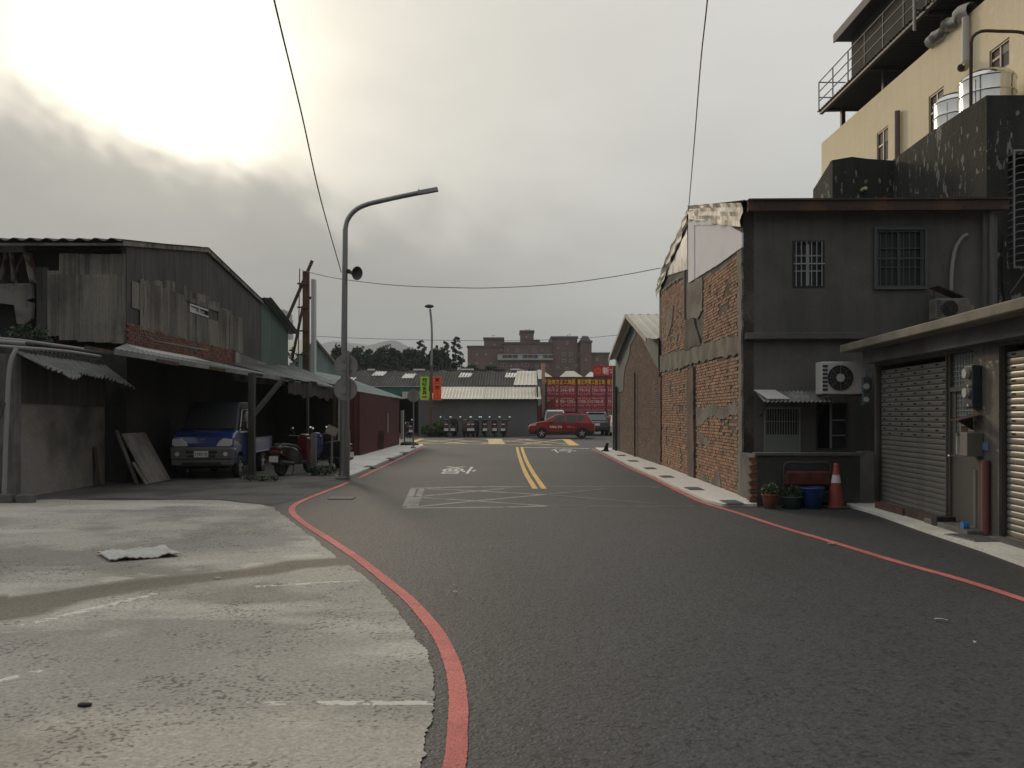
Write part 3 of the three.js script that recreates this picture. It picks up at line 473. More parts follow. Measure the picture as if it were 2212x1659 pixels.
  const fl = (p, q, seed) => { const [z0, y0] = p, [z1, y1] = q; return corrugated(V(-0.06, y0 - 0.36, z0), V(-0.06, y1 - 0.36, z1), V(-0.055, y1 + 0.06, z1), V(-0.055, y0 + 0.06, z0), 0.8, 0.02, { jag: 0.7, seed, rows: 5, wob: 0.10 }); };
  const metal = weathered([0.60, 0.57, 0.48], [0.13, 0.13, 0.115], { tile: 1.6, size: 256, blotch: 0.36, streak: 0.45, fine: 0.1, rough: 0.6, metal: 0.05, sharp: 0.2, bump: 0.003 });
  part('gable_flashing', fl([0.1, 5.36], [-2.4, 5.98], 3), metal, H); part('gable_flashing', fl([-2.35, 5.97], [-5.02, 6.6], 5), metal, H); part('gable_flashing', fl([-5.02, 6.6], [-10.05, 5.5], 8), metal, H);
  zone('metal_sheet', [[1432, 603], [1478, 492], [1486, 480], [1487, 582], [1446, 594]], weathered([0.55, 0.55, 0.56], [0.16, 0.16, 0.15], { tile: 2.1, size: 256, blotch: 0.28, streak: 0.3, fine: 0.08, rough: 0.4, metal: 0.4, sharp: 0.1 }), 0.022);
  part('fascia', [span(0.02, 4.66, 5.22, 5.40, 0.2, 0.3), span(0.02, 4.66, 5.402, 5.435, 0.16, 0.335)], M.rust, H);
  part('ledge', rbox(2.15, 0.12, 0.14, 0.015, 1.1, 2.98, 0.071), M.plaster, H);
  part('corner_pier', span(4.3, 4.55, 0, 5.2, 0.001, 0.12), M.plaster2, H);
  // upper windows
  const win = (w, n, mat, fm, panes) => {
    const [x0, x1, y0, y1] = w, o = part('window', merge(frameAround(x0, x1, y0, y1, 0.012, 0.035, 0.11)), fm, H);
    for (let i = 0; i < panes; i++) part('pane', box((x1 - x0) / panes - 0.03, y1 - y0 - 0.08, 0.006, lerp(x0, x1, (i + 0.5) / panes), (y0 + y1) / 2, -0.075), M.glass, o);
    part('mullion', [span((x0 + x1) / 2 - 0.025, (x0 + x1) / 2 + 0.025, y0 + 0.036, y1 - 0.036, -0.068, -0.03), span(x0 + 0.036, x1 - 0.036, lerp(y0, y1, 0.36) - 0.012, lerp(y0, y1, 0.36) + 0.012, -0.066, -0.035), span(x0 + 0.036, x1 - 0.036, lerp(y0, y1, 0.69) - 0.012, lerp(y0, y1, 0.69) + 0.012, -0.066, -0.035)], mat, o);
    bars(o, x0 + 0.01, x1 - 0.01, y0 + 0.02, y1 - 0.02, 0.03, n, 0.009, mat, [0.5]); return o;
  };
  win(w1, 6, flat(0.30, 0.32, 0.33, 0.5), M.black, 2); win(w2, 8, M.frameTeal, M.frameTeal, 2);
  part('window_surround', merge(frameAround(w2[0] - 0.055, w2[1] + 0.055, w2[2] - 0.04, w2[3] + 0.05, 0.05, 0.05, 0.049)), M.frameTeal, H);
  // ground floor: barred window over a panel, dark doorway with a glazed leaf
  const o3 = part('window', merge(frameAround(...w3, 0.015, 0.03, 0.1)), M.frame, H); bars(o3, w3[0] + 0.03, w3[1] - 0.03, w3[2] + 0.36, w3[3] - 0.02, 0.0, 13, 0.007, M.frame, [0.5]);
  part('panel', span(w3[0] + 0.031, w3[1] - 0.031, w3[2] + 0.031, w3[2] + 0.36, -0.06, 0.004), flat(0.20, 0.22, 0.20, 0.7), o3); part('pane', span(w3[0] + 0.031, w3[1] - 0.031, w3[2] + 0.361, w3[3] - 0.031, -0.09, -0.084), M.glass, o3);
  const o4 = part('doorway', merge(frameAround(...w4, 0.01, 0.03, 0.1)), M.darkSteel, H); const mx = lerp(w4[0], w4[1], 0.5);
  part('pane', span(mx, w4[1] - 0.031, w4[2] + 0.031, w4[3] - 0.031, -0.08, -0.074), M.glass, o4); part('mullion', [span(mx - 0.02, mx + 0.015, w4[2] + 0.031, w4[3] - 0.031, -0.072, -0.04), ...[0.3, 0.62].map((t) => span(mx + 0.016, w4[1] - 0.031, lerp(w4[2], w4[3], t) - 0.012, lerp(w4[2], w4[3], t) + 0.012, -0.072, -0.045))], M.frame, o4);
  // awning over the window
  const a0 = face(1636, 845), a1 = face(1775, 850), ay = a0[1], aw = part('awning', corrugated(V(a0[0] - 0.05, ay - 0.20, 0.62), V(a1[0], ay - 0.20, 0.62), V(a1[0], ay, 0.0), V(a0[0] - 0.05, ay, 0.0), 0.075, 0.014, { jag: 0.04 }), weathered([0.30, 0.31, 0.29], [0.14, 0.145, 0.13], { tile: 1.3, size: 128, fine: 0.15 }), H);
  part('loose_board', beam(V(a0[0] + 0.22, ay - 0.155, 0.58), V(a0[0] + 0.12, ay + 0.02, 0.04), 0.42, 0.014), flat(0.5, 0.49, 0.47, 0.7), aw);
  part('bracket', [beam(V(a0[0] + 0.06, ay - 0.45, 0.01), V(a0[0] + 0.06, ay - 0.21, 0.5), 0.02), beam(V(a1[0] - 0.1, ay - 0.45, 0.01), V(a1[0] - 0.1, ay - 0.21, 0.5), 0.02)], M.rust, aw);
  // yard wall in front of the ground floor
  const wy = 0.85, zf = 1.14, xl = -0.17 + 0.02, xr = 1.75;
  part('yard_wall', span(xl + 0.1, xr, 0, wy, zf - 0.14, zf), weathered([0.055, 0.056, 0.051], [0.034, 0.035, 0.032], { tile: 2.2, size: 256, blotch: 0.5, fine: 0.2, spots: [0.13, 0.13, 0.12], spotAmount: 0.25 }), H);
  part('coping', span(xl + 0.06, xr, wy + 0.001, wy + 0.045, zf - 0.2, zf + 0.03), M.plaster, H);
  part('yard_wall_return', span(xl + 0.1, xl + 0.22, 0, wy, 0.001, zf - 0.141), M.plaster2, H);
  for (let i = 0; i < 12; i++) part('toothed_brick', box(0.1 + 0.035 * (i % 2) + rr(-0.012, 0.012), 0.056, 0.15, xl + 0.1 - (0.1 + 0.035 * (i % 2)) / 2, 0.04 + i * 0.068, zf - 0.07), M.redBricks[i % 4], H);
  part('yard_pier', span(xr - 0.07, xr + 0.16, 0, wy + 0.07, zf - 0.17, zf + 0.02), M.plaster2, H);
  // drain and cable runs on the front wall
  part('hose', tube([face(2052, 628), face(2052, 600), face(2056, 560), face(2062, 535), face(2075, 515), face(2087, 507)].map(([x, y]) => V(x, y, 0.05)), 0.035, 24, 8), M.pvc, H);
  part('down_pipe', cyl(V(4.42, 2.6, 0.17), V(4.42, 5.2, 0.17), 0.045, 0.045, 8), M.plaster2, H);
}
function airConditioner(o, w, h, d, fan, hub, white) { // outdoor unit, grille towards local +z, base at y = 0
  part('casing', rbox(w, h, d, 0.02, 0, h / 2, 0), white, o);
  const fx = -w * 0.09, fy = h * 0.5, R = h * 0.385;
  part('fan_opening', new THREE.CylinderGeometry(R, R, 0.012, 28).toNonIndexed().rotateX(Math.PI / 2).translate(fx, fy, d / 2 + 0.004), M.black, o);
  const ring = []; for (let i = 1; i <= 5; i++) ring.push(new THREE.TorusGeometry(R * i / 5, 0.004, 5, 28).toNonIndexed().translate(fx, fy, d / 2 + 0.016)); for (let i = 0; i < 8; i++) { const a = i * Math.PI / 4; ring.push(beam(V(fx + Math.cos(a) * R * 0.25, fy + Math.sin(a) * R * 0.25, d / 2 + 0.02), V(fx + Math.cos(a) * R, fy + Math.sin(a) * R, d / 2 + 0.02), 0.008)); }
  part('fan_guard', ring, fan, o); part('hub', new THREE.CylinderGeometry(R * 0.32, R * 0.32, 0.02, 20).toNonIndexed().rotateX(Math.PI / 2).translate(fx, fy, d / 2 + 0.022), hub, o);
  for (let i = 0; i < 7; i++) part('side_fin', box(0.09, h * 0.075, 0.006, -w / 2 + 0.06, h * (0.14 + i * 0.12), d / 2 + 0.002), M.darkSteel, o);
  part('valve_cover', rbox(w * 0.16, h * 0.5, d * 0.9, 0.012, w / 2 + w * 0.06, h * 0.4, 0), white, o);
}
{
  const p = at(1816, 852, 14.55), o = thing('air_conditioner', 'large white air conditioner unit with a grey fan above the doorway', 'air conditioner', p, -0.02, 'air conditioner units on the plastered house');
  airConditioner(o, 0.78, 0.57, 0.32, flat(0.14, 0.15, 0.155, 0.6), flat(0.5, 0.5, 0.5, 0.6), flat(0.52, 0.52, 0.51, 0.5));
  part('bracket', [beam(V(-0.3, -0.015, 0.16), V(-0.3, -0.015, -0.62), 0.03), beam(V(0.3, -0.015, 0.16), V(0.3, -0.015, -0.62), 0.03)], M.rust, o);
  const q = at(2050, 691, 14.75), s = thing('air_conditioner', 'small dirty air conditioner unit above the shop roof with a rusty cover', 'air conditioner', q, -0.02, 'air conditioner units on the plastered house');
  airConditioner(s, 0.6, 0.37, 0.26, M.darkSteel, M.black, weathered([0.22, 0.22, 0.2], [0.12, 0.12, 0.11], { tile: 0.8, size: 128 }));
  part('bracket', [beam(V(-0.22, -0.015, 0.13), V(-0.22, -0.015, -0.42), 0.025), beam(V(0.22, -0.015, 0.13), V(0.22, -0.015, -0.42), 0.025)], M.rust, s);
  part('rain_cover', beam(V(-0.25, 0.60, -0.05), V(0.22, 0.40, -0.05), 0.34, 0.012), M.rust, s); part('cover_leg', cyl(V(0.18, 0.37, -0.1), V(0.18, 0.42, -0.1), 0.015), M.rust, s); part('cover_leg', cyl(V(-0.22, 0.37, -0.1), V(-0.22, 0.585, -0.1), 0.012), M.rust, s);
}
// ---------------------------------------------------------------- right: shop with roller shutters
const shop = thing('shutter_shop', 'low shop with roller shutters and a concrete eave at the right edge', 'building', V(6.25, 0, -14.2), -0.085);
{
  const S = shop, w = (x, y) => { const p = hit(S, 'x', 0, x, y); return [p.z, p.y]; };
  const z1 = w(1893, 900)[0], z2 = w(2042, 900)[0], z3 = w(2103, 900)[0], z4 = w(2158, 900)[0], zE = 7.6, zD = w(2052, 900)[0];
  const top = 2.38;
  part('wall', slabX([[0, 0], [zE, 0], [zE, 2.62], [0, 2.62]], 0.2, [rect(z1, z2, 0.03, top), rect(zD - 0.12, z3, 0.06, top), rect(z4, zE - 0.25, 0.03, top)].map((r) => r)), weathered([0.155, 0.145, 0.125], [0.085, 0.08, 0.07], { tile: 2.7, size: 512, blotch: 0.45, streak: 0.35, fine: 0.15, spots: [0.35, 0.34, 0.31], spotAmount: 0.25, bump: 0.005 }), S);
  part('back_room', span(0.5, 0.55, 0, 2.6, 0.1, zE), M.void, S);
  part('end_wall', span(0.2, 2.5, 0, 2.62, 0, 0.15), M.plaster, S);
  part('eave', [rbox(3.1, 0.13, zE + 0.45, 0.02, 1.05, 2.70, zE / 2 - 0.05)], weathered([0.23, 0.21, 0.17], [0.165, 0.15, 0.12], { tile: 2.3, size: 256, blotch: 0.4, fine: 0.12, bump: 0.003 }), S);
  part('eave_beam', span(-0.2, -0.001, 2.42, 2.634, 0.02, zE), M.plaster2, S);
  // shutter curtains: every slat is a piece
  const slatG = (() => { const pts = []; for (let i = 0; i <= 6; i++) { const a = i / 6 * Math.PI; pts.push([0.012 * Math.sin(a) + 0.003, 0.036 * Math.cos(a)]); } return pts; })();
  const shutter = (za, zb, y0, y1, seed) => {
    const o = part('roller_shutter', [span(0.035, 0.16, y0, y1, za + 0.001, za + 0.05), span(0.035, 0.16, y0, y1, zb - 0.05, zb - 0.001)], M.darkSteel, S), n = Math.floor((y1 - y0 - 0.06) / 0.079), L = zb - za - 0.1;
    const mk = (k) => { const pts = slatG.map(([x, y]) => [-x, y]); const s = slab([[0.02, -0.036], [0.02, 0.036], ...pts].map(([x, y]) => [x, y]), L); return s.translate(0, 0, 0); };
    const G = mk(0), slot = flat(0.02, 0.02, 0.02, 0.9);
    for (let i = 0; i < n; i++) {
      const m = part('slat', G, M.shutter, o); m.position.set(0.085, y0 + 0.10 + i * 0.079, za + 0.05);
      if (i > n * 0.48) for (let k = 0; k < 5; k++) { const sl = box(0.006, 0.024, 0.10, -0.0135, 0, 0); const q = part('vent_slot', sl, slot, m); q.position.set(0, 0, L * ((k + (i % 2 ? 0.25 : 0.72)) / 5)); }
    }
    part('bottom_rail', span(0.05, 0.12, y0 + 0.002, y0 + 0.06, za + 0.051, zb - 0.051), M.shutter, o); return o;
  };
  shutter(z1, z2, 0.03, top, 1); shutter(z4, zE - 0.25, 0.03, top, 2);
  // door with barred glass above and in the leaf
  const za = zD - 0.12, o = part('door', merge([span(0.03, 0.16, 0.06, top, za, za + 0.05), span(0.03, 0.16, 1.86, 1.92, za + 0.051, z3 - 0.002), span(0.06, 0.12, 0.06, 1.0, za + 0.051, z3 - 0.002), span(0.06, 0.12, 1.001, 1.858, za + 0.051, za + 0.16), span(0.03, 0.16, 0.061, top, z3 - 0.06, z3 - 0.003)]), flat(0.10, 0.095, 0.085, 0.6), S);
  const glassy = flat(0.30, 0.35, 0.37, 0.35); part('pane', span(0.09, 0.10, 1.002, 1.857, za + 0.161, z3 - 0.061), glassy, o); part('pane', span(0.09, 0.10, 1.921, top - 0.01, za + 0.052, z3 - 0.061), glassy, o);
  const lat = []; for (let i = 0; i < 13; i++) lat.push(span(0.072, 0.084, 1.0 + i * 0.066, 1.012 + i * 0.066, za + 0.161, z3 - 0.061)); for (let i = 0; i < 7; i++) lat.push(span(0.0715, 0.0845, 1.0, 1.857, za + 0.18 + i * 0.085, za + 0.19 + i * 0.085)); part('lattice', lat, M.frame, o);
  const lat2 = []; for (let i = 0; i < 7; i++) lat2.push(span(0.072, 0.084, 1.93 + i * 0.066, 1.942 + i * 0.066, za + 0.052, z3 - 0.061)); for (let i = 0; i < 9; i++) lat2.push(span(0.0715, 0.0845, 1.921, top - 0.01, za + 0.07 + i * 0.085, za + 0.08 + i * 0.085)); part('lattice', lat2, M.frame, o);
  part('handle', [cyl(V(0.0, 0.98, za + 0.1), V(0.06, 0.98, za + 0.1), 0.012), new THREE.SphereGeometry(0.022, 10, 8).toNonIndexed().translate(0, 0.98, za + 0.1)], M.chrome, o);
  part('step', rbox(0.3, 0.1, z3 - za + 0.5, 0.015, -0.13, 0.06, (z3 + za) / 2 + 0.2), M.plaster2, S); part('sill', span(-0.12, 0.02, 0.0, 0.08, z4, zE), M.plaster2, S);
  // water meters, letter box, pipes on the pier
  const met = (px, py, m) => { const [z, y] = w(px, py), g = part('electric_meter', rbox(0.12, 0.3, 0.24, 0.02, -0.062, y, z), m, S); part('dial', new THREE.CylinderGeometry(0.062, 0.062, 0.05, 18).toNonIndexed().rotateZ(Math.PI / 2).translate(-0.145, y + 0.05, z), flat(0.55, 0.55, 0.53, 0.3), g); part('seal', rbox(0.03, 0.03, 0.04, 0.006, -0.13, y - 0.11, z + 0.04), flat(0.5, 0.5, 0.5, 0.5), g); };
  met(2112, 815, flat(0.035, 0.06, 0.065, 0.5)); met(2112, 857, flat(0.032, 0.04, 0.07, 0.5));
  { const [z, y] = w(1868, 848); const g = part('meter_box', [rbox(0.14, 0.26, 0.2, 0.02, -0.09, y + 0.13, z + 0.28), rbox(0.14, 0.22, 0.18, 0.02, -0.09, y - 0.13, z + 0.28)], flat(0.09, 0.12, 0.13, 0.5), S); part('dial', [new THREE.CylinderGeometry(0.05, 0.05, 0.03, 14).toNonIndexed().rotateX(Math.PI / 2).translate(-0.1, y + 0.1, z + 0.395), new THREE.CylinderGeometry(0.045, 0.045, 0.03, 14).toNonIndexed().rotateX(Math.PI / 2).translate(-0.1, y - 0.13, z + 0.385)], M.whitePaint, g); }
  const [mz, my] = w(2112, 906), lamp = part('letter_box', [rbox(0.2, 0.3, 0.2, 0.01, -0.101, w(2117, 960)[1], w(2117, 960)[0])], flat(0.15, 0.14, 0.125, 0.6), S);
  part('hood', [beam(V(-0.02, my + 0.06, mz), V(-0.28, my - 0.01, mz), 0.3, 0.012), slab([[-0.002, 0], [-0.25, 0.0], [-0.002, -0.16]], 0.02).translate(0, my + 0.02, mz - 0.14)], M.rust, S);
  { const [z, y] = w(2098, 958); const num = canvas(64, 96, (x, W, Hh) => { x.fillStyle = '#c9ccc6'; x.fillRect(0, 0, W, Hh); x.fillStyle = '#8b9a8c'; x.fillRect(0, 0, W, 14); x.fillStyle = '#b4372c'; x.font = 'bold 40px sans-serif'; x.textAlign = 'center'; x.fillText('3', W * 0.56, 76); }); const g = box(0.17, 0.27, 0.012, -0.11, y, z + 0.02); part('number_plate', panelUV(g, -0.195, -0.025, y - 0.135, y + 0.135), num, S); part('note', box(0.1, 0.08, 0.01, -0.1, y + 0.19, z + 0.03), flat(0.6, 0.5, 0.33, 0.7), S); }
  part('conduit', cyl(V(-0.06, 0.08, w(2118, 1000)[0]), V(-0.06, 0.85, w(2118, 1000)[0]), 0.022, 0.022, 8), M.pvc, S);
  part('conduit', cyl(V(-0.05, 0.08, w(2138, 1000)[0]), V(-0.05, 0.98, w(2138, 1000)[0]), 0.05, 0.05, 10), flat(0.19, 0.075, 0.07, 0.6), S);
  part('tag', span(-0.02, -0.001, 1.1, 1.2, z3 + 0.24, z3 + 0.42), flat(0.13, 0.2, 0.34, 0.6), S);
  part('pipe_cap', new THREE.CylinderGeometry(0.055, 0.055, 0.07, 14).toNonIndexed().rotateZ(Math.PI / 2).translate(-0.2, 0.14, w(2120, 1140)[0]), flat(0.03, 0.19, 0.5, 0.5), S);
}
// timber and bricks at the foot of the first shutter
{
  const a = ground(1897, 1096, 0.05), b = ground(1958, 1113, 0.05), c = ground(1962, 1113, 0.05), d = ground(2022, 1131, 0.05);
  const up = (p, y) => V(p.x, y, p.z);
  single('timber_baulk', [beam(up(a, 0.095), up(b, 0.095), 0.11, 0.10)], weathered([0.14, 0.075, 0.05], [0.07, 0.045, 0.035], { tile: 0.8, size: 128, streak: 0.5 }), 'reddish timber baulk lying at the far foot of the grey roller shutter', 'timber');
  single('timber_baulk', [beam(up(c, 0.095), up(d, 0.095), 0.11, 0.10)], M.wood, 'brown timber baulk lying at the near foot of the grey roller shutter', 'timber');
  const e = ground(2038, 1135, 0.05); single('concrete_block', rbox(0.26, 0.13, 0.16, 0.015, e.x, 0.11, e.z), M.mossy, 'dark concrete block at the end of the timber under the shutter', 'block');
}
// ---------------------------------------------------------------- things standing before the yard wall
function foliage(n, rx, ry, rz, size, seed, droop = 0, shellOnly = 0.4) { // leaf-sized faces through an ellipsoid
  const R = mulberry(seed), pos = []; const q = new THREE.Quaternion(), e = new THREE.Euler();
  for (let i = 0; i < n; i++) {
    const a = R() * 6.283, c = R() * 2 - 1, s = Math.sqrt(1 - c * c), r = Math.pow(lerp(shellOnly, 1, R()), 0.5) * (0.72 + 0.5 * fbm(a * 1.3, c * 2.2, 3, seed));
    const p = V(Math.cos(a) * s * rx * r, c * ry * r, Math.sin(a) * s * rz * r); e.set(R() * 6.3, R() * 6.3, R() * 6.3); q.setFromEuler(e); const k = size * (0.6 + 0.8 * R());
    const v = [V(0, -k, 0), V(k * 0.5, 0, k * 0.12), V(0, k, 0), V(-k * 0.5, 0, k * 0.12)].map((t) => t.applyQuaternion(q).add(p));
    for (const t of [v[0], v[1], v[2], v[0], v[2], v[3]]) pos.push(t.x, t.y - droop * Math.hypot(p.x, p.z), t.z);
  }
  const g = new THREE.BufferGeometry(); g.setAttribute('position', new THREE.Float32BufferAttribute(pos, 3)); g.computeVertexNormals(); return uvm(g);
}
const leafMat = (r, g, b) => new THREE.MeshPhysicalMaterial({ color: new THREE.Color().setRGB(r, g, b), roughness: 0.75, side: THREE.DoubleSide, transmission: 0.15, thickness: 0 });
M.leaf = leafMat(0.055, 0.095, 0.03); M.leafDark = leafMat(0.030, 0.055, 0.022); M.leafBright = leafMat(0.10, 0.155, 0.03);
const pot = (r0, r1, h) => lathe([[0, 0], [r0, 0], [r1, h * 0.86], [r1 * 1.09, h * 0.87], [r1 * 1.09, h], [r1 * 0.94, h], [r1 * 0.9, h * 0.88], [0, h * 0.86]], 22);
{
  const P = (x, y) => { const p = ground(x, y, 0); return V(p.x, 0, p.z); };
  let o = thing('flower_pot', 'terracotta flower pot with a small green plant by the toothed wall end', 'plant pot', P(1663, 1098)); part('pot', pot(0.085, 0.125, 0.24), weathered([0.24, 0.085, 0.045], [0.17, 0.06, 0.035], { tile: 0.5, size: 64 }), o); part('soil', new THREE.CylinderGeometry(0.11, 0.11, 0.02, 16).toNonIndexed().translate(0, 0.21, 0), M.dirt, o); part('leaves', foliage(160, 0.16, 0.11, 0.15, 0.035, 3).translate(0, 0.31, 0), M.leaf, o);
  o = thing('planter', 'dark green bowl planter with a low leafy plant', 'plant pot', P(1710, 1097.5)); part('pot', pot(0.12, 0.17, 0.2), flat(0.035, 0.075, 0.06, 0.6), o); part('leaves', foliage(200, 0.23, 0.10, 0.2, 0.035, 4).translate(0, 0.27, 0), M.leafDark, o); part('saucer', lathe([[0, 0.0], [0.15, 0], [0.18, 0.03], [0.17, 0.03], [0.14, 0.01]], 20), flat(0.03, 0.06, 0.05, 0.6), o);
  o = thing('blue_bucket', 'blue plastic tub between the planter and the traffic cone', 'tub', P(1754, 1097.5)); part('tub', lathe([[0, 0.0], [0.15, 0], [0.185, 0.31], [0.2, 0.315], [0.2, 0.345], [0.18, 0.345], [0.15, 0.02], [0, 0.02]], 24), flat(0.012, 0.035, 0.16, 0.45), o); part('rim', new THREE.TorusGeometry(0.198, 0.012, 6, 24).toNonIndexed().rotateX(Math.PI / 2).translate(0, 0.33, 0), flat(0.014, 0.04, 0.18, 0.45), o);
  o = thing('traffic_cone', 'orange traffic cone with white collar in front of the yard wall', 'traffic cone', P(1806, 1097.5)); const orange = flat(0.24, 0.045, 0.03, 0.6);
  part('base', rbox(0.36, 0.03, 0.36, 0.01, 0, 0.015, 0), flat(0.05, 0.035, 0.03, 0.8), o); part('cone', lathe([[0.14, 0.03], [0.125, 0.06], [0.075, 0.42]], 20), orange, o); part('white_band', lathe([[0.0765, 0.42], [0.058, 0.55]], 20), flat(0.6, 0.6, 0.58, 0.6), o); part('tip', lathe([[0.057, 0.55], [0.035, 0.69], [0.04, 0.71], [0.03, 0.74], [0, 0.745]], 20), flat(0.34, 0.07, 0.06, 0.6), o);
  const c = P(1745, 1093); o = thing('hand_cart', 'metal framed cart with a dark red cover behind the pots', 'cart', c); const fr = flat(0.10, 0.09, 0.085, 0.5, 0.4);
  part('handle', tube([V(-0.4, 0.05, 0), V(-0.4, 0.5, 0), V(-0.4, 0.68, 0), V(-0.36, 0.73, 0), V(0, 0.735, 0), V(0.34, 0.73, 0), V(0.38, 0.68, 0), V(0.38, 0.5, 0), V(0.38, 0.05, 0)], 0.012, 60, 6), fr, o);
  part('load', rbox(0.76, 0.24, 0.1, 0.04, -0.01, 0.47, 0.04), weathered([0.13, 0.03, 0.022], [0.05, 0.018, 0.016], { tile: 0.6, size: 128, blotch: 0.45 }), o); part('base', rbox(0.74, 0.2, 0.1, 0.02, -0.01, 0.15, 0.03), M.void, o);
}
// ---------------------------------------------------------------- right: tall concrete house, cream building, rooftop deck
const tall = thing('concrete_house', 'blackened bare concrete house with peeling parapet rising behind the plastered house', 'house', V(9.22, 0, -16));
{
  const T = tall, h = 7.75;
  const wl = slab([[0, 0], [6, 0], [6, h], [0, h]], 0.18, [rect(0.42, 2.4, 4.45, 6.6)]).translate(0, 0, -0.18);
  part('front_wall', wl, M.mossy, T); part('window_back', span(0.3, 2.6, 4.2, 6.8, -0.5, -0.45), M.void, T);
  part('side_wall', slabX([[-0.181, 0], [-4.1, 0], [-4.1, h - 0.05], [-2.2, h + 0.02], [-0.181, h]], 0.18), M.mossy, T);
  part('stair_wall', slab([[-1.47, 0], [-0.001, 0], [-0.001, h - 0.06], [-0.6, h - 0.02], [-1.0, h + 0.03], [-1.47, h - 0.05]], 0.18).translate(0, 0, -4.1), M.mossy, T);
  part('stair_side', slabX([[-4.101, 0], [-5.2, 0], [-5.2, h - 0.42], [-4.5, h - 0.2], [-4.101, h - 0.08]], 0.18).translate(-1.47, 0, 0), M.mossy, T);
  part('terrace', span(0.18, 6, 6.7, 6.85, -4.0, -0.181), M.plaster, T);
  part('spout_lamp', [cyl(V(-0.75, 6.97, -3.92), V(-0.75, 6.97, -3.72), 0.05, 0.04, 10)], flat(0.7, 0.6, 0.42, 0.4), T);
  part('mortar_ledge', [span(-1.4, 0.0, 5.52, 5.60, -3.9, -3.82), slab([[-1.2, 0], [0.1, 0], [0.1, 0.10], [-0.1, 0.12], [-0.3, 0.06], [-0.7, 0.09], [-1.0, 0.14], [-1.2, 0.04]], 0.1).translate(0, 5.6, -3.9)], M.band, T);
  const wg = part('window_grille', merge(frameAround(0.38, 2.5, 4.35, 6.62, 0.24, 0.03, 0.03)), M.steel, T);
  for (let i = 0; i < 16; i++) part('bar', tube([V(0.4, 4.45 + i * 0.14, 0.02), V(0.5, 4.5 + i * 0.14, 0.22), V(0.9, 4.52 + i * 0.14, 0.235), V(2.4, 4.5 + i * 0.14, 0.235)], 0.012, 10, 5), M.steel, wg);
  part('bar', cyl(V(0.62, 4.3, 0.26), V(0.62, 6.6, 0.26), 0.022, 0.022, 6), M.steel, wg); part('strut', [beam(V(0.45, 3.9, 0.02), V(0.7, 4.4, 0.24), 0.03), beam(V(1.1, 3.9, 0.02), V(1.3, 4.4, 0.24), 0.03)], M.steel, wg);
  part('cable', tube([V(0.3, 5.0, 0.03), V(0.32, 3.9, 0.03), V(0.5, 3.3, 0.04), V(1.0, 2.9, 0.04)], 0.012, 20, 5), M.black, T);
}
const cream = thing('cream_building', 'long cream painted building with a flat roof at the upper right', 'building', V(11.5, 0, -30.6));
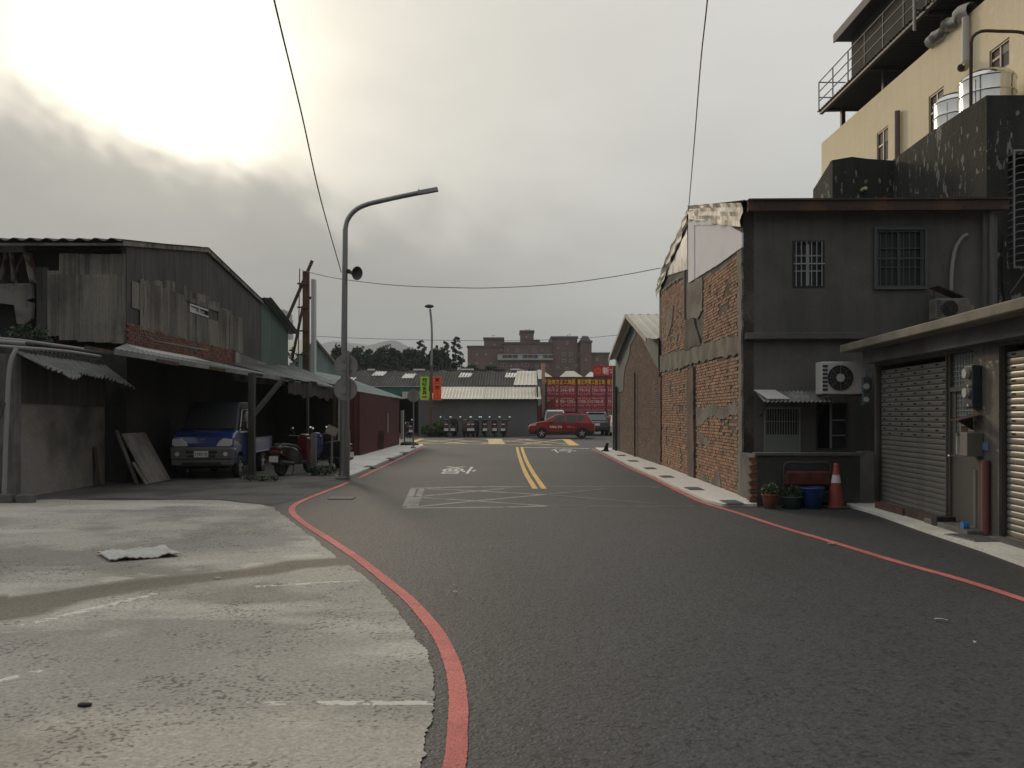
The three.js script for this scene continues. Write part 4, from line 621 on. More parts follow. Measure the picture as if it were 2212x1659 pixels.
{
  const C = cream, h = 11.62, side = (x, y) => { const p = hit(C, 'x', 0, x, y); return [p.z, p.y]; };
  const R = (x0, y0, x1, y1) => { const a = side(x0, y0), b = side(x1, y1); return rect(a[0], b[0], Math.min(a[1], b[1]), Math.max(a[1], b[1])); };
  const q = (pts) => pts.map(([x, y]) => side(x, y));
  const wins = [q([[1894, 345], [1894, 289], [1919, 276], [1919, 345]]), q([[2006, 290], [2006, 210], [2039, 185], [2039, 280]]), q([[2137, 152], [2137, 112], [2181, 82], [2181, 140]])].map((p) => { const z = p.map((t) => t[0]), y = p.map((t) => t[1]); return [Math.min(...z), Math.max(...z), Math.max(6.9, Math.min(...y)), (Math.max(...y) + y[1]) / 2]; });
  part('side_wall', slabX([[0, 0], [14.6, 0], [14.6, h], [0, h]], 0.25, wins.map((w) => rect(...w))), M.cream, C);
  part('end_wall', span(0.25, 8, 0, h, 14.35, 14.6), M.cream, C); part('far_wall', span(0.25, 8, 0, h, 0, 0.25), M.cream, C); part('roof', span(0.26, 8, h - 0.35, h - 0.15, 0.26, 14.34), M.plaster2, C);
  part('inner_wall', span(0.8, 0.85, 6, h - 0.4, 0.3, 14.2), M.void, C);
  for (const [z0, z1, y0, y1] of wins) {
    const w = part('window', [span(0.02, 0.1, y1 - 0.05, y1 - 0.001, z0 + 0.001, z1 - 0.001), span(0.02, 0.1, y0 + 0.001, y0 + 0.05, z0 + 0.001, z1 - 0.001), span(0.02, 0.1, y0 + 0.051, y1 - 0.051, z0 + 0.001, z0 + 0.06), span(0.02, 0.1, y0 + 0.051, y1 - 0.051, z1 - 0.06, z1 - 0.001), span(0.03, 0.09, y0 + 0.051, y1 - 0.051, (z0 + z1) / 2 - 0.03, (z0 + z1) / 2 + 0.03), span(0.03, 0.09, lerp(y0, y1, 0.55), lerp(y0, y1, 0.55) + 0.06, z0 + 0.061, (z0 + z1) / 2 - 0.031)], flat(0.13, 0.075, 0.045, 0.5), C);
    part('pane', span(0.055, 0.062, y0 + 0.05, y1 - 0.05, z0 + 0.06, (z0 + z1) / 2 - 0.03), M.dullGlass, w); part('pane', span(0.055, 0.062, lerp(y0, y1, 0.6), y1 - 0.05, (z0 + z1) / 2 + 0.03, z1 - 0.06), flat(0.30, 0.28, 0.25, 0.9), w); part('pane', span(0.0555, 0.0615, y0 + 0.05, lerp(y0, y1, 0.58), (z0 + z1) / 2 + 0.03, z1 - 0.06), M.dullGlass, w);
  }
  // pipes
  const pz = side(2095, 150)[0]; part('down_pipe', cyl(V(-0.1, side(2092, 135)[1], pz), V(-0.1, h - 0.1, pz), 0.09, 0.09, 12), flat(0.45, 0.45, 0.44, 0.6), C); part('pipe_elbow', tube([V(-0.1, side(2092, 137)[1], pz), V(-0.16, side(2092, 137)[1] - 0.14, pz + 0.05), V(-0.3, side(2092, 137)[1] - 0.2, pz + 0.15)], 0.1, 10, 10), flat(0.3, 0.28, 0.2, 0.6), C);
  const vz = side(1946, 300); part('vent_pipe', cyl(V(-0.1, side(1950, 320)[1] - 1.0, vz[0]), V(-0.1, side(1946, 240)[1], vz[0]), 0.08, 0.08, 10), flat(0.13, 0.10, 0.09, 0.7), C);
  // wrapped bundle of ducting along the roof edge
  const b0 = side(2012, 100), b1 = side(2100, 22); const pts = []; for (let i = 0; i <= 10; i++) pts.push(V(-0.05 + 0.05 * Math.sin(i * 2.1), h + 0.10 + 0.04 * Math.sin(i * 1.7), lerp(b0[0], b1[0], i / 10))); part('roof_duct', tube(pts, 0.17, 60, 9), weathered([0.45, 0.44, 0.42], [0.12, 0.12, 0.12], { tile: 0.9, size: 128, blotch: 0.42, sharp: 0.1 }), C);
}
{ // steel deck on the cream roof
  const D = thing('rooftop_deck', 'dark steel rooftop deck with railings on top of the cream building', 'steel deck', V(11.2, 11.47, -29.8)), y = 1.12, L = 11.8;
  for (const z of [0.3, 3.6, 7.2, 10.8]) part('post', span(0.55, 0.69, 0.001, y - 0.1, z, z + 0.14), M.darkSteel, D);
  part('deck', [corrugated(V(-0.05, y, L), V(-0.05, y, -0.3), V(4.2, y + 0.1, -0.3), V(4.2, y + 0.1, L), 0.2, 0.025)], M.darkSteel, D); part('deck_beam', [span(0, 0.12, y - 0.12, y - 0.03, -0.2, L), span(1.8, 1.92, y - 0.1, y - 0.03, -0.2, L), ...[0.1, 3.6, 7.2, 10.8].map((z) => span(0.121, 4, y - 0.12, y - 0.03, z, z + 0.1))], M.darkSteel, D);
  const rail = flat(0.07, 0.07, 0.073, 0.5, 0.5); const rp = [];
  for (let i = 0; i <= 9; i++) { const z = -0.2 + i * 1.3; rp.push(z); part('baluster', cyl(V(-0.02, y, z), V(-0.02, y + 1.05, z), 0.022, 0.022, 6), rail, D); }
  for (const k of [0.35, 0.7, 1.05]) part('rail', cyl(V(-0.02, y + k, -0.22), V(-0.02, y + k, L - 0.1), 0.02, 0.02, 6), rail, D);
  for (const k of [0.5, 1.05]) part('rail', cyl(V(0, y + k, -0.2), V(0.95, y + k, -0.2), 0.02, 0.02, 6), rail, D);
  part('cabin', [span(1.0, 4, y + 0.1, y + 2.5, 0.2, 8), ], weathered([0.022, 0.024, 0.025], [0.034, 0.035, 0.036], { tile: 2, size: 128, streak: 0.5 }), D);
  part('upper_deck', [span(0.55, 4.2, y + 2.501, y + 2.62, -0.15, 5.2)], M.darkSteel, D); part('parapet', [span(0.5, 0.549, y + 2.48, y + 2.78, -0.2, 3.2), span(0.55, 1.2, y + 2.62, y + 2.78, -0.2, -0.151)], flat(0.2, 0.185, 0.185, 0.8), D);
  for (let i = 0; i < 5; i++) part('baluster', cyl(V(0.7, y + 2.62, 3.3 + i * 0.85), V(0.7, y + 3.6, 3.3 + i * 0.85), 0.02, 0.02, 6), rail, D);
  part('rail', cyl(V(0.7, y + 3.6, 3.2), V(0.7, y + 3.6, 8), 0.02, 0.02, 6), rail, D);
  part('tower', [span(1.0, 4, y + 2.63, y + 6, 5.3, 8)], flat(0.17, 0.165, 0.165, 0.7), D); part('tower', [span(0.7, 4, y + 0.11, y + 5.5, 8.01, L + 1)], weathered([0.022, 0.028, 0.028], [0.04, 0.044, 0.044], { tile: 3, size: 128, blotch: 0.4, streak: 0.5 }), D);
  part('mast', cyl(V(-0.25, y - 0.6, 7.4), V(-0.25, y + 4.2, 7.4), 0.045, 0.045, 8), flat(0.26, 0.26, 0.26, 0.5, 0.4), D); part('mast', cyl(V(-0.25, y - 0.3, 8.4), V(-0.25, y + 4.2, 8.4), 0.04, 0.04, 8), flat(0.2, 0.2, 0.2, 0.5, 0.4), D); part('mast_bracket', [beam(V(-0.25, y - 0.05, 7.4), V(0.02, y - 0.05, 7.4), 0.04), beam(V(-0.25, y - 0.05, 8.4), V(0.02, y - 0.05, 8.4), 0.04)], rail, D);
}
function tank(p, r, h, label) {
  const o = thing('water_tank', label, 'water tank', p, 0, 'steel water tanks on the terrace'), prof = [[0, 0.25], [r, 0.25]];
  for (let i = 0; i < 6; i++) { const y = 0.25 + (h - 0.3) * i / 6, s = (h - 0.3) / 6; prof.push([r, y + s * 0.84], [r + 0.022, y + s * 0.9], [r + 0.022, y + s * 0.96], [r, y + s]); } prof.push([r * 0.97, h], [r * 0.8, h + 0.09], [r * 0.3, h + 0.13], [0, h + 0.13]);
  part('drum', lathe(prof, 40), M.stainless, o); part('lid', lathe([[0, h + 0.17], [r * 0.28, h + 0.17], [r * 0.3, h + 0.125]], 20), M.stainless, o);
  part('stand', [[-1, -1], [1, -1], [-1, 1], [1, 1]].map(([a, b]) => span(a * r * 0.6 - 0.03, a * r * 0.6 + 0.03, 0, 0.251, b * r * 0.6 - 0.03, b * r * 0.6 + 0.03)), M.darkSteel, o); part('seam', box(0.012, h - 0.4, 0.012, -r * 0.82, 0.25 + (h - 0.4) / 2, r * 0.62), M.steel, o); return o;
}
tank(V(10.70, 6.85, -18.55), 0.57, 2.25, 'larger stainless steel water tank nearer the corner of the dark parapet'); tank(V(10.72, 6.85, -19.85), 0.5, 2.25, 'smaller stainless steel water tank half hidden behind the other');
single('tank_pipe', [tube([V(9.98, 6.86, -17.9), V(9.98, 9.4, -17.9), V(10.0, 9.72, -17.9), V(10.15, 9.86, -17.9), V(10.6, 9.9, -17.95), V(11.2, 9.88, -18.0), V(11.3, 9.8, -18.0), V(11.32, 9.2, -18.0), V(11.32, 6.86, -18.0)], 0.035, 60, 7)], M.rust, 'rusty bent water pipe arching over the steel tanks', 'pipe');

// ---------------------------------------------------------------- right: brick gable shed further down the road
const gable = thing('brick_gable_shed', 'brown brick shed with dark green metal gable beyond the bare brick wall', 'shed', V(4.43, 0, -25.1), 0.002);
{
  const G = gable, side = (x, y) => { const p = hit(G, 'x', 0, x, y); return [p.z, p.y]; }, d = 9.3;
  part('side_wall', slabX([[0, 0], [-d, 0], [-d, 3.85], [-4.35, 5.05], [0, 3.82]], 0.2, [(() => { const a = side(1369, 778), b = side(1376, 807); return rect(a[0], b[0], b[1], a[1]); })()]), M.mortar, G);
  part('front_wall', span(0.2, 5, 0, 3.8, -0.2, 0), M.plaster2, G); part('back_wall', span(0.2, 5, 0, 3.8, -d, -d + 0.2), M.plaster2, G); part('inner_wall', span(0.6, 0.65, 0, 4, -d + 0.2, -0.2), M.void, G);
  const brickTop = [[1424, 1004], [1424, 797], [1415, 781], [1409, 769], [1399, 751], [1390, 731], [1378, 715], [1374, 725], [1364, 743], [1360, 769], [1352, 793], [1349, 813], [1348, 845], [1341, 850], [1339, 978]].map(([x, y]) => side(x, y));
  layBricks(G, [brickTop], M.brownBricks, { seed: 31, count: 120, near: (z, y) => z, skip: 0.005, jitter: 0.35, worn: 0 });
  const metal = (pts) => part('gable_cladding', slabX(pts.map(([x, y]) => side(x, y)), 0.03).translate(-0.03, 0, 0), M.darkGreen, G);
  metal([[1424, 735], [1424, 799], [1415, 783], [1409, 771], [1399, 753], [1390, 733], [1378, 717], [1375, 722], [1373, 686]]); metal([[1372.5, 686], [1374.5, 725], [1364, 744], [1360, 770], [1352, 794], [1349, 814], [1348, 845], [1331, 850], [1331, 778]]);
  part('roof', [corrugated(V(-0.35, 3.84, 0.15), V(5.2, 3.84, 0.15), V(5.2, 5.12, -4.35), V(-0.35, 5.12, -4.35), 0.3, 0.03, { rib: true }), corrugated(V(5.2, 3.84, -d - 0.15), V(-0.35, 3.84, -d - 0.15), V(-0.35, 5.12, -4.35), V(5.2, 5.12, -4.35), 0.3, 0.03, { rib: true })], M.roofCream, G);
  part('rake_trim', [beam(V(-0.36, 3.80, 0.15), V(-0.36, 5.08, -4.35), 0.03, 0.14), beam(V(-0.36, 5.08, -4.35), V(-0.36, 3.80, -d - 0.15), 0.03, 0.14)], flat(0.36, 0.35, 0.32, 0.7), G);
  part('drain_pipe', cyl(V(-0.08, 0.05, side(1376, 900)[0]), V(-0.08, side(1376, 805)[1], side(1376, 900)[0]), 0.03, 0.03, 6), M.darkSteel, G);
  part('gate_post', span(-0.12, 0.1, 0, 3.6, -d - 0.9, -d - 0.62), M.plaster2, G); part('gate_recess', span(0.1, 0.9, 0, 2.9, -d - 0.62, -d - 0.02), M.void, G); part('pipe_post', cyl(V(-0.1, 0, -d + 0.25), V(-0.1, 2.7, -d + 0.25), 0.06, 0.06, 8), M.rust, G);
}
// black cat sitting at the gate post
{
  const p = ground(1317, 975, 0.045), o = new MarchingCubes(44, M.black, false, false, 60000); o.isolation = 0;
  const caps = [[0, .06, .02, 0, .2, -.02, .085, .06], [0, .2, -.02, -.005, .27, -.035, .058, .045], [0, .29, -.05, 0, .295, -.075, .05, .036], [0, .285, -.09, 0, .28, -.11, .026, .02], [-.035, .2, -.05, -.03, .02, -.085, .024, .016], [.035, .2, -.05, .03, .02, -.085, .024, .016], [-.03, .015, -.09, -.03, .013, -.115, .016, .014], [.03, .015, -.09, .03, .013, -.115, .016, .014], [-.06, .06, .03, -.06, .025, -.05, .05, .022], [.06, .06, .03, .06, .025, -.05, .05, .022], [0, .03, .09, .06, .018, .16, .022, .018], [.06, .018, .16, .13, .016, .13, .018, .012], [-.032, .32, -.055, -.04, .365, -.05, .018, .003], [.032, .32, -.055, .04, .365, -.05, .018, .003]];
  const sd = (x, y, z) => { let acc = 0; for (const [ax, ay, az, bx, by, bz, r0, r1] of caps) { const dx = bx - ax, dy = by - ay, dz = bz - az, t = clamp(((x - ax) * dx + (y - ay) * dy + (z - az) * dz) / (dx * dx + dy * dy + dz * dz + 1e-9)); acc += Math.exp(-90 * (Math.hypot(x - ax - dx * t, y - ay - dy * t, z - az - dz * t) - lerp(r0, r1, t))); } return -Math.log(acc + 1e-30) / 90; };
  const S = 44, half = 0.21; for (let k = 0; k < S; k++) for (let j = 0; j < S; j++) for (let i = 0; i < S; i++) o.field[i + j * S + k * S * S] = -sd((i / S * 2 - 1) * half, (j / S * 2 - 1) * half + 0.19, (k / S * 2 - 1) * half);
  o.update(); const g = new THREE.BufferGeometry(); g.setAttribute('position', new THREE.BufferAttribute(o.positionArray.slice(0, o.count * 3), 3)); g.setAttribute('normal', new THREE.BufferAttribute(o.normalArray.slice(0, o.count * 3), 3)); g.scale(half, half, half); g.translate(0, 0.19, 0);
  const m = single('cat', uvm(g), flat(0.012, 0.011, 0.011, 0.8), 'black cat sitting on the pavement beside the gate post', 'cat'); m.position.set(p.x - 0.15, 0.046, p.z); m.rotation.y = -2.2;
}
// ---------------------------------------------------------------- left: old warehouse
const ware = thing('old_warehouse', 'blackened old warehouse with patched corrugated walls above the truck', 'warehouse', V(-8.7, 0, -18.6));
{
  const W = ware, sd = (x, y) => { const p = hit(W, 'x', 0, x, y); return [p.z, p.y]; }, fr = (x, y) => { const p = hit(W, 'z', 0, x, y); return [p.x, p.y]; };
  const zP = -4.8, zE = -10.0, zG = -13.4;   // ridge, end of the dark wall, end of the green part
  const win = (() => { const a = sd(409, 655), b = sd(449, 690); return [a[0], b[0], Math.min(a[1], b[1]) + 0.05, Math.max(a[1], b[1])]; })();
  part('side_wall', slabX([[0, 3.0], [zE, 3.0], [zE, 5.55], [zP, 6.2], [0, 5.36]], 0.12, [rect(...win)]).translate(-0.12, 0, 0), M.blackBoard, W);
  const o = part('window', [...[[win[2], win[2] + 0.05], [win[3] - 0.05, win[3]]].map(([a, b]) => span(-0.08, 0.02, a, b, win[0], win[1])), span(-0.08, 0.02, win[2] + 0.051, win[3] - 0.051, win[0], win[0] - 0.05), span(-0.08, 0.02, win[2] + 0.051, win[3] - 0.051, (win[0] + win[1]) / 2 - 0.03, (win[0] + win[1]) / 2 + 0.03)], flat(0.4, 0.4, 0.4, 0.5), W);
  part('pane', span(-0.04, -0.03, win[2] + 0.05, win[3] - 0.05, win[0], (win[0] + win[1]) / 2 + 0.03), flat(0.35, 0.34, 0.31, 0.2), o); part('pane', span(-0.06, -0.05, win[2] + 0.05, win[3] - 0.05, (win[0] + win[1]) / 2 - 0.03, win[1]), M.glass, o);
  // stepped corrugated sheets over the lower wall
  const stepped = [[283, 607, 690], [300, 602, 735], [330, 603, 742], [352, 604, 748], [374, 612, 752], [398, 628, 756], [424, 633, 762], [446, 648, 768], [470, 664, 772], [494, 680, 778]];
  stepped.forEach(([x, yt, yb], i) => {
    const x2 = (stepped[i + 1] || [518])[0] + 4, a = sd(x, yt), b = sd(x2, yt + 6), bot = i < 1 ? 4.0 : 3.55, o2 = 0.02 + 0.012 * (i % 2);
    const put = (y0, y1a, y1b, jag) => part('corrugated_sheet', corrugated(V(o2, y0, a[0]), V(o2, y0, b[0]), V(o2, y1b, b[0]), V(o2, y1a, a[0]), 0.076, 0.009, { jag, seed: i }), M.asbestos, W);
    if (a[0] > win[1] && b[0] < win[0] + 0.1) { put(win[3] + 0.03, a[1], b[1], 0); put(bot, win[2] - 0.03, win[2] - 0.03, 0.04); } else put(bot, a[1], b[1], 0.04);
  });
  // brick base course and render beyond it
  part('base_wall', span(-0.24, -0.001, 0, 3.0, zG, 0), M.bayShade, W); { const p = [[0, 2.9], [sd(502, 800)[0], 2.9], [sd(502, 750)[0], 3.52], [0, 3.62]]; part('brick_backing', slabX(p, 0.02).translate(0.001, 0, 0), M.mortar, W); layBricks(W, [p], M.redBricks, { face: 1, seed: 44, count: 150, proud: 0.016, near: (z) => z, x0: 0.02 }); }
  part('rendered_base', slabX([[sd(502, 800)[0] - 0.001, 2.6], [zG - 0.6, 2.6], [zG - 0.6, 3.0], [zG, 3.15], [sd(502, 750)[0], 3.5]], 0.1), weathered([0.26, 0.255, 0.24], [0.12, 0.118, 0.11], { tile: 2.8, size: 256, blotch: 0.48, fine: 0.15, spots: [0.05, 0.05, 0.05], spotAmount: 0.25 }), W);
  // green metal end bay
  part('green_bay', corrugated(V(0, 3.1, zE), V(0, 3.0, zG), V(0, 4.95, zG), V(0, 5.52, zE), 0.16, 0.018, { rib: true }), M.greenMetal, W);
  // front wall towards the camera: sheets, a missing one, rusty offcuts, old plaster
  const F = (x0, x1, y0, y1, z, mat, name = 'corrugated_sheet', op) => { const a = fr(x0, y0), b = fr(x1, y1); return part(name, corrugated(V(a[0], b[1], z), V(b[0], b[1], z), V(b[0], a[1], z), V(a[0], a[1], z), 0.076, 0.01, op), mat, W); };
  part('front_frame', [span(-9, -0.13, 3.0, 5.3, -0.3, -0.2)], M.void, W);
  F(104, 132, 585, 725, 0.03, M.asbestos, 'corrugated_sheet', { jag: 0.02 }); F(130, 172, 548, 735, 0.045, M.asbestos); F(168, 210, 549, 738, 0.03, M.asbestos); F(206, 246, 550, 740, 0.045, M.asbestos); F(243, 274, 549, 742, 0.03, M.asbestos);
  F(80, 106, 578, 720, 0.02, M.blackBoard);
  const rusty = weathered([0.21, 0.20, 0.185], [0.085, 0.05, 0.038], { tile: 1.1, size: 256, blotch: 0.45, fine: 0.2, sharp: 0.12 });
  for (const [x, w, y0, y1, t] of [[4, 16, 548, 610, 0.05], [22, 20, 546, 612, -0.04], [40, 13, 548, 590, 0.08], [58, 24, 546, 612, -0.09], [-16, 20, 548, 612, 0.03]]) { const a = fr(x, y0), b = fr(x + w, y1); const m = part('hanging_board', beam(V((a[0] + b[0]) / 2 - t, b[1], 0.08), V((a[0] + b[0]) / 2 + t, a[1], 0.03), b[0] - a[0], 0.015), rusty, W); }
  const old = weathered([0.18, 0.172, 0.16], [0.09, 0.086, 0.08], { tile: 1.6, size: 256, blotch: 0.45 });
  const patch = (name, pts) => part(name, slab(pts.map(([x, y]) => fr(x, y)), 0.1).translate(0, 0, 0.0), old, W); patch('old_plaster', [[-40, 615], [73, 613], [75, 645], [60, 650], [76, 655], [73, 690], [60, 702], [42, 700], [36, 660], [-40, 650]]); patch('old_plaster', [[-40, 532], [55, 533], [57, 545], [-40, 547]]);
  part('back_wall', [span(-9, -0.12, 0, 5.2, zG, zG + 0.15)], M.blackBoard, W); part('cross_wall', [span(-9, -0.25, 0, 2.99, -0.3, -0.1)], M.bayShade, W);
  // roof
  part('roof', [corrugated(V(-14, 5.42, 0.35), V(0.1, 5.42, 0.35), V(0.1, 6.28, zP), V(-14, 6.28, zP), 0.36, 0.035, { rows: 2, wob: 0.04 }), corrugated(V(0.1, 5.48, zE - 0.1), V(-14, 5.48, zE - 0.1), V(-14, 6.28, zP), V(0.1, 6.28, zP), 0.36, 0.03, { rows: 2 })], M.darkRoof, W);
  part('green_bay_roof', corrugated(V(0.35, 4.72, zG - 0.5), V(-9, 4.72, zG - 0.5), V(-9, 5.6, zE), V(0.35, 5.6, zE), 0.2, 0.02, { rib: true }), M.canopyRoof, W);
  part('rake_board', [beam(V(0.06, 5.36, 0.3), V(0.06, 6.22, zP), 0.03, 0.12), beam(V(0.06, 6.22, zP), V(0.06, 5.44, zE), 0.03, 0.12)], M.asbestos, W); part('eave_board', span(-9, 0.04, 5.30, 5.36, 0.26, 0.3), old, W);
  part('cable', tube([sd(298, 568), sd(305, 640), sd(310, 725), sd(322, 745), sd(345, 757)].map(([z, y], i) => V(i > 2 ? 0.2 + 0.5 * (i - 2) : 0.08, y, z)), 0.012, 30, 5), M.pvc, W);
}
// lean-to canopy in front of it
const lean = thing('lean_to_canopy', 'sheet metal lean-to canopy sheltering the truck and scooters', 'canopy', V(-8.7, 0, -18.6));
{
  const A = V(-7.3, 2.755, -15.1), B = V(-6.6, 2.62, -24.2), Cc = V(-5.4, 2.36, -41.2);
  partW('roof_sheet', [corrugated(A, B, V(-8.66, 3.05, -25.5), V(-8.66, 3.14, -18.5), 0.2, 0.012, { rib: true, jag: 0.01 })], M.canopyRoof, lean);
  partW('fascia', [beam(A.clone().add(V(0.02, -0.06, 0)), B.clone().add(V(0.02, -0.06, 0)), 0.02, 0.10)], weathered([0.21, 0.225, 0.225], [0.13, 0.135, 0.13], { tile: 2.2, size: 256, blotch: 0.42, spots: [0.06, 0.05, 0.045], spotAmount: 0.25, rough: 0.6 }), lean);
  partW('roof_sheet', [corrugated(V(-6.72, 2.66, -23.2), V(-6.0, 2.46, -32.0), V(-8.58, 3.46, -32.5), V(-8.58, 3.10, -24.9), 0.1, 0.016, { jag: 0.09, seed: 4, rows: 2 })], M.canopyRoof, lean);
  partW('roof_sheet', [corrugated(V(-6.1, 2.40, -30.0), Cc, V(-8.4, 3.42, -41.4), V(-8.56, 3.36, -30.0), 0.1, 0.016, { jag: 0.05, seed: 9 })], weathered([0.25, 0.31, 0.29], [0.17, 0.22, 0.205], { tile: 3, size: 256, streak: 0.4, rough: 0.6 }), lean);
  partW('loose_sheet', [corrugated(V(-7.85, 2.90, -17.6), V(-7.55, 2.86, -20.6), V(-8.0, 2.99, -20.7), V(-8.25, 3.03, -17.7), 0.1, 0.012, { jag: 0.1 })], flat(0.42, 0.42, 0.40, 0.5), lean);
  const post = (x, z, h, w, m) => partW('post', span(x - w / 2, x + w / 2, 0, h, z - w / 2, z + w / 2), m, lean);
  post(-6.6, -20.9, 2.6, 0.15, M.blackBoard); post(-6.35, -25.6, 2.5, 0.07, M.blackBoard); post(-6.15, -28.6, 2.4, 0.1, M.wood); partW('brace', beam(V(-6.6, 1.5, -20.9), V(-6.55, 2.5, -23.4), 0.1), M.bayShade, lean);
  partW('side_board', [corrugated(V(-6.05, 0.05, -29.0), V(-6.0, 0.05, -28.4), V(-6.0, 2.2, -28.4), V(-6.05, 2.2, -29.0), 0.076, 0.01)], M.asbestos, lean);
  partW('inner_wall', [span(-8.6, -6.1, 0, 2.45, -29.98, -29.88)], M.bayShade, lean); partW('rafter', [16.6, 19, 21.5, 24, 26.5, 29].map((z) => beam(V(-8.6, 2.9, -z), V(-6.75 + (z - 16) * 0.045, 2.56, -z), 0.07)), M.wood, lean);
  partW('valance', [corrugated(V(-6.6, 2.18, -24.3), V(-6.05, 2.1, -31.4), V(-6.05, 2.43, -31.4), V(-6.6, 2.55, -24.3), 0.1, 0.012, { jag: 0.4, seed: 3 })], M.blackBoard, lean);
}
const redShed = thing('red_shed', 'small dark red corrugated metal shed at the left pavement', 'shed', V(-5.5, 0, -30.2));
{
  partW('wall', corrugated(V(-5.55, 0.05, -30.0), V(-5.62, 0.05, -40.9), V(-5.62, 2.34, -40.9), V(-5.55, 2.38, -30.0), 0.2, 0.02, { rib: true }), M.redMetal, redShed); partW('wall', corrugated(V(-6.05, 0.05, -30.02), V(-5.56, 0.05, -30.02), V(-5.56, 2.38, -30.02), V(-6.05, 2.38, -30.02), 0.2, 0.02, { rib: true }), M.redMetal, redShed);
  partW('end_wall', span(-8.4, -5.62, 0.03, 2.4, -41.05, -40.95), M.redMetal, redShed); partW('patch', beam(V(-5.5, 0.1, -34.2), V(-5.5, 0.85, -34.4), 0.32, 0.01), M.rust, redShed);
  partW('strip', span(-5.52, -5.5, 0.75, 1.6, -36.6, -36.5), flat(0.4, 0.36, 0.34, 0.7), redShed); partW('notice_board', span(-5.54, -5.44, 0.3, 1.75, -41.4, -40.99), flat(0.3, 0.29, 0.27, 0.7), redShed); partW('notice_post', cyl(V(-5.35, 0.05, -41.0), V(-5.35, 1.8, -41.0), 0.03), M.darkSteel, redShed);
}
// whitewashed wall at the far left with its broken awning, pier and pipes
const wash = thing('whitewashed_wall', 'stained whitewashed wall with a broken corrugated awning at the left edge', 'wall', V(-9.1, 0, -15));
{
  const Wl = wash; const ang = Math.atan2(0.35, 3.9);
  part('wall', slabX([[0.6, 0], [-3.4, 0], [-3.4, 2.3], [0.6, 2.62]], 0.2).translate(-0.2, 0, 0), M.whiteWash, Wl); part('upper_wall', slabX([[0.6, 1.78], [-3.3, 1.72], [-3.3, 2.75], [0.6, 2.75]], 0.06).translate(0.001, 0, 0), M.blackBoard, Wl);
  part('pier', span(-0.25, 0.16, 0, 2.62, 0.0, 0.5), weathered([0.17, 0.17, 0.17], [0.09, 0.09, 0.088], { tile: 1.5, size: 128, streak: 0.4 }), Wl); part('return_wall', [span(-4, -0.251, 0, 2.7, 0.05, 0.25)], M.blackBoard, Wl);
  part('awning', corrugated(V(0.62, 2.42, 0.2), V(0.5, 2.3, -3.3), V(-0.1, 2.72, -3.4), V(-0.1, 2.78, 0.1), 0.15, 0.03, { jag: 0.5, seed: 6, rows: 2, wob: 0.12 }), weathered([0.21, 0.22, 0.205], [0.10, 0.10, 0.092], { tile: 1.7, size: 256, blotch: 0.42, streak: 0.4 }), Wl);
  part('low_roof', [corrugated(V(-0.05, 2.8, 0.4), V(-0.05, 2.76, -3.4), V(-2.5, 2.95, -3.4), V(-2.5, 2.98, 0.4), 0.15, 0.02)], M.darkRoof, Wl);
  part('kerb_stones', [rbox(0.5, 0.16, 0.14, 0.02, 0.15, 0.08, 0.62), rbox(0.3, 0.15, 0.14, 0.02, 0.6, 0.075, 0.6)], M.plaster2, Wl); part('board', beam(V(0.12, 0.02, -2.9), V(0.03, 0.85, -2.9), 0.12, 0.02), M.wood, Wl);
  const pipe = (pts, r) => part('pipe', tube(pts, r, 40, 7), M.pvc, Wl); pipe([V(0.22, 0.05, 0.6), V(0.24, 1.4, 0.56), V(0.28, 2.5, 0.5), V(0.32, 2.72, 0.4)], 0.04); pipe([V(-1.6, 2.82, 0.5), V(-0.4, 2.78, 0.45), V(0.3, 2.74, 0.35), V(0.8, 2.72, -0.2), V(0.9, 2.7, -1.4)], 0.03); pipe([V(-2.5, 2.95, 0.5), V(-0.8, 2.94, 0.3), V(0.0, 2.9, 0.1), V(0.3, 2.88, -1.0), V(0.35, 2.88, -3.3)], 0.035); pipe([V(-2.6, 3.2, 0.45), V(-1.2, 3.0, 0.4), V(-0.2, 2.86, 0.3), V(0.3, 2.83, 0.1)], 0.045); pipe([V(-1.3, 3.4, 0.3), V(-0.95, 3.38, 0.3), V(-0.92, 3.3, 0.3), V(-0.92, 2.95, 0.3)], 0.035);
  part('cable', tube([V(0.2, 1.7, 0.64), V(0.05, 1.65, 0.66), V(-0.2, 1.5, 0.64), V(-0.35, 1.4, 0.6)], 0.008, 20, 5), M.black, Wl); part('cable', tube([V(0.27, 1.75, 0.64), V(0.14, 1.2, 0.7), V(0.16, 0.5, 0.7)], 0.008, 20, 5), M.black, Wl);
}
{ const o = thing('roof_bush', 'small green bush growing on the low roof before the corrugated sheets', 'bush', V(-10.0, 2.9, -17.0)); part('stem', cyl(V(0, -0.05, 0), V(0, 0.2, 0), 0.02), M.wood, o); part('leaves', foliage(360, 0.55, 0.28, 0.35, 0.05, 71).translate(0, 0.25, 0), M.leafDark, o); }
// boards leaning beside the truck
for (const [z, w, x0, x1, h, c, label] of [[-18.75, 1.15, -8.02, -8.62, 1.12, [0.25, 0.235, 0.22], 'wide pale board leaning next to the truck'], [-18.02, 0.12, -8.2, -8.66, 1.2, [0.13, 0.125, 0.12], 'narrow dark board leaning left of the wide pale board'], [-18.0, 0.1, -7.98, -8.28, 0.5, [0.2, 0.19, 0.17], 'short split plank at the foot of the wide pale board']]) {
  const m = single('leaning_board', beam(V(0, 0.015, 0), V(x1 - x0, h, 0), w, 0.03), weathered(c, c.map((q) => q * 0.5), { tile: 1.3, size: 128, streak: 0.3 }), label, 'board'); m.position.set(x0, 0.0, z);
}
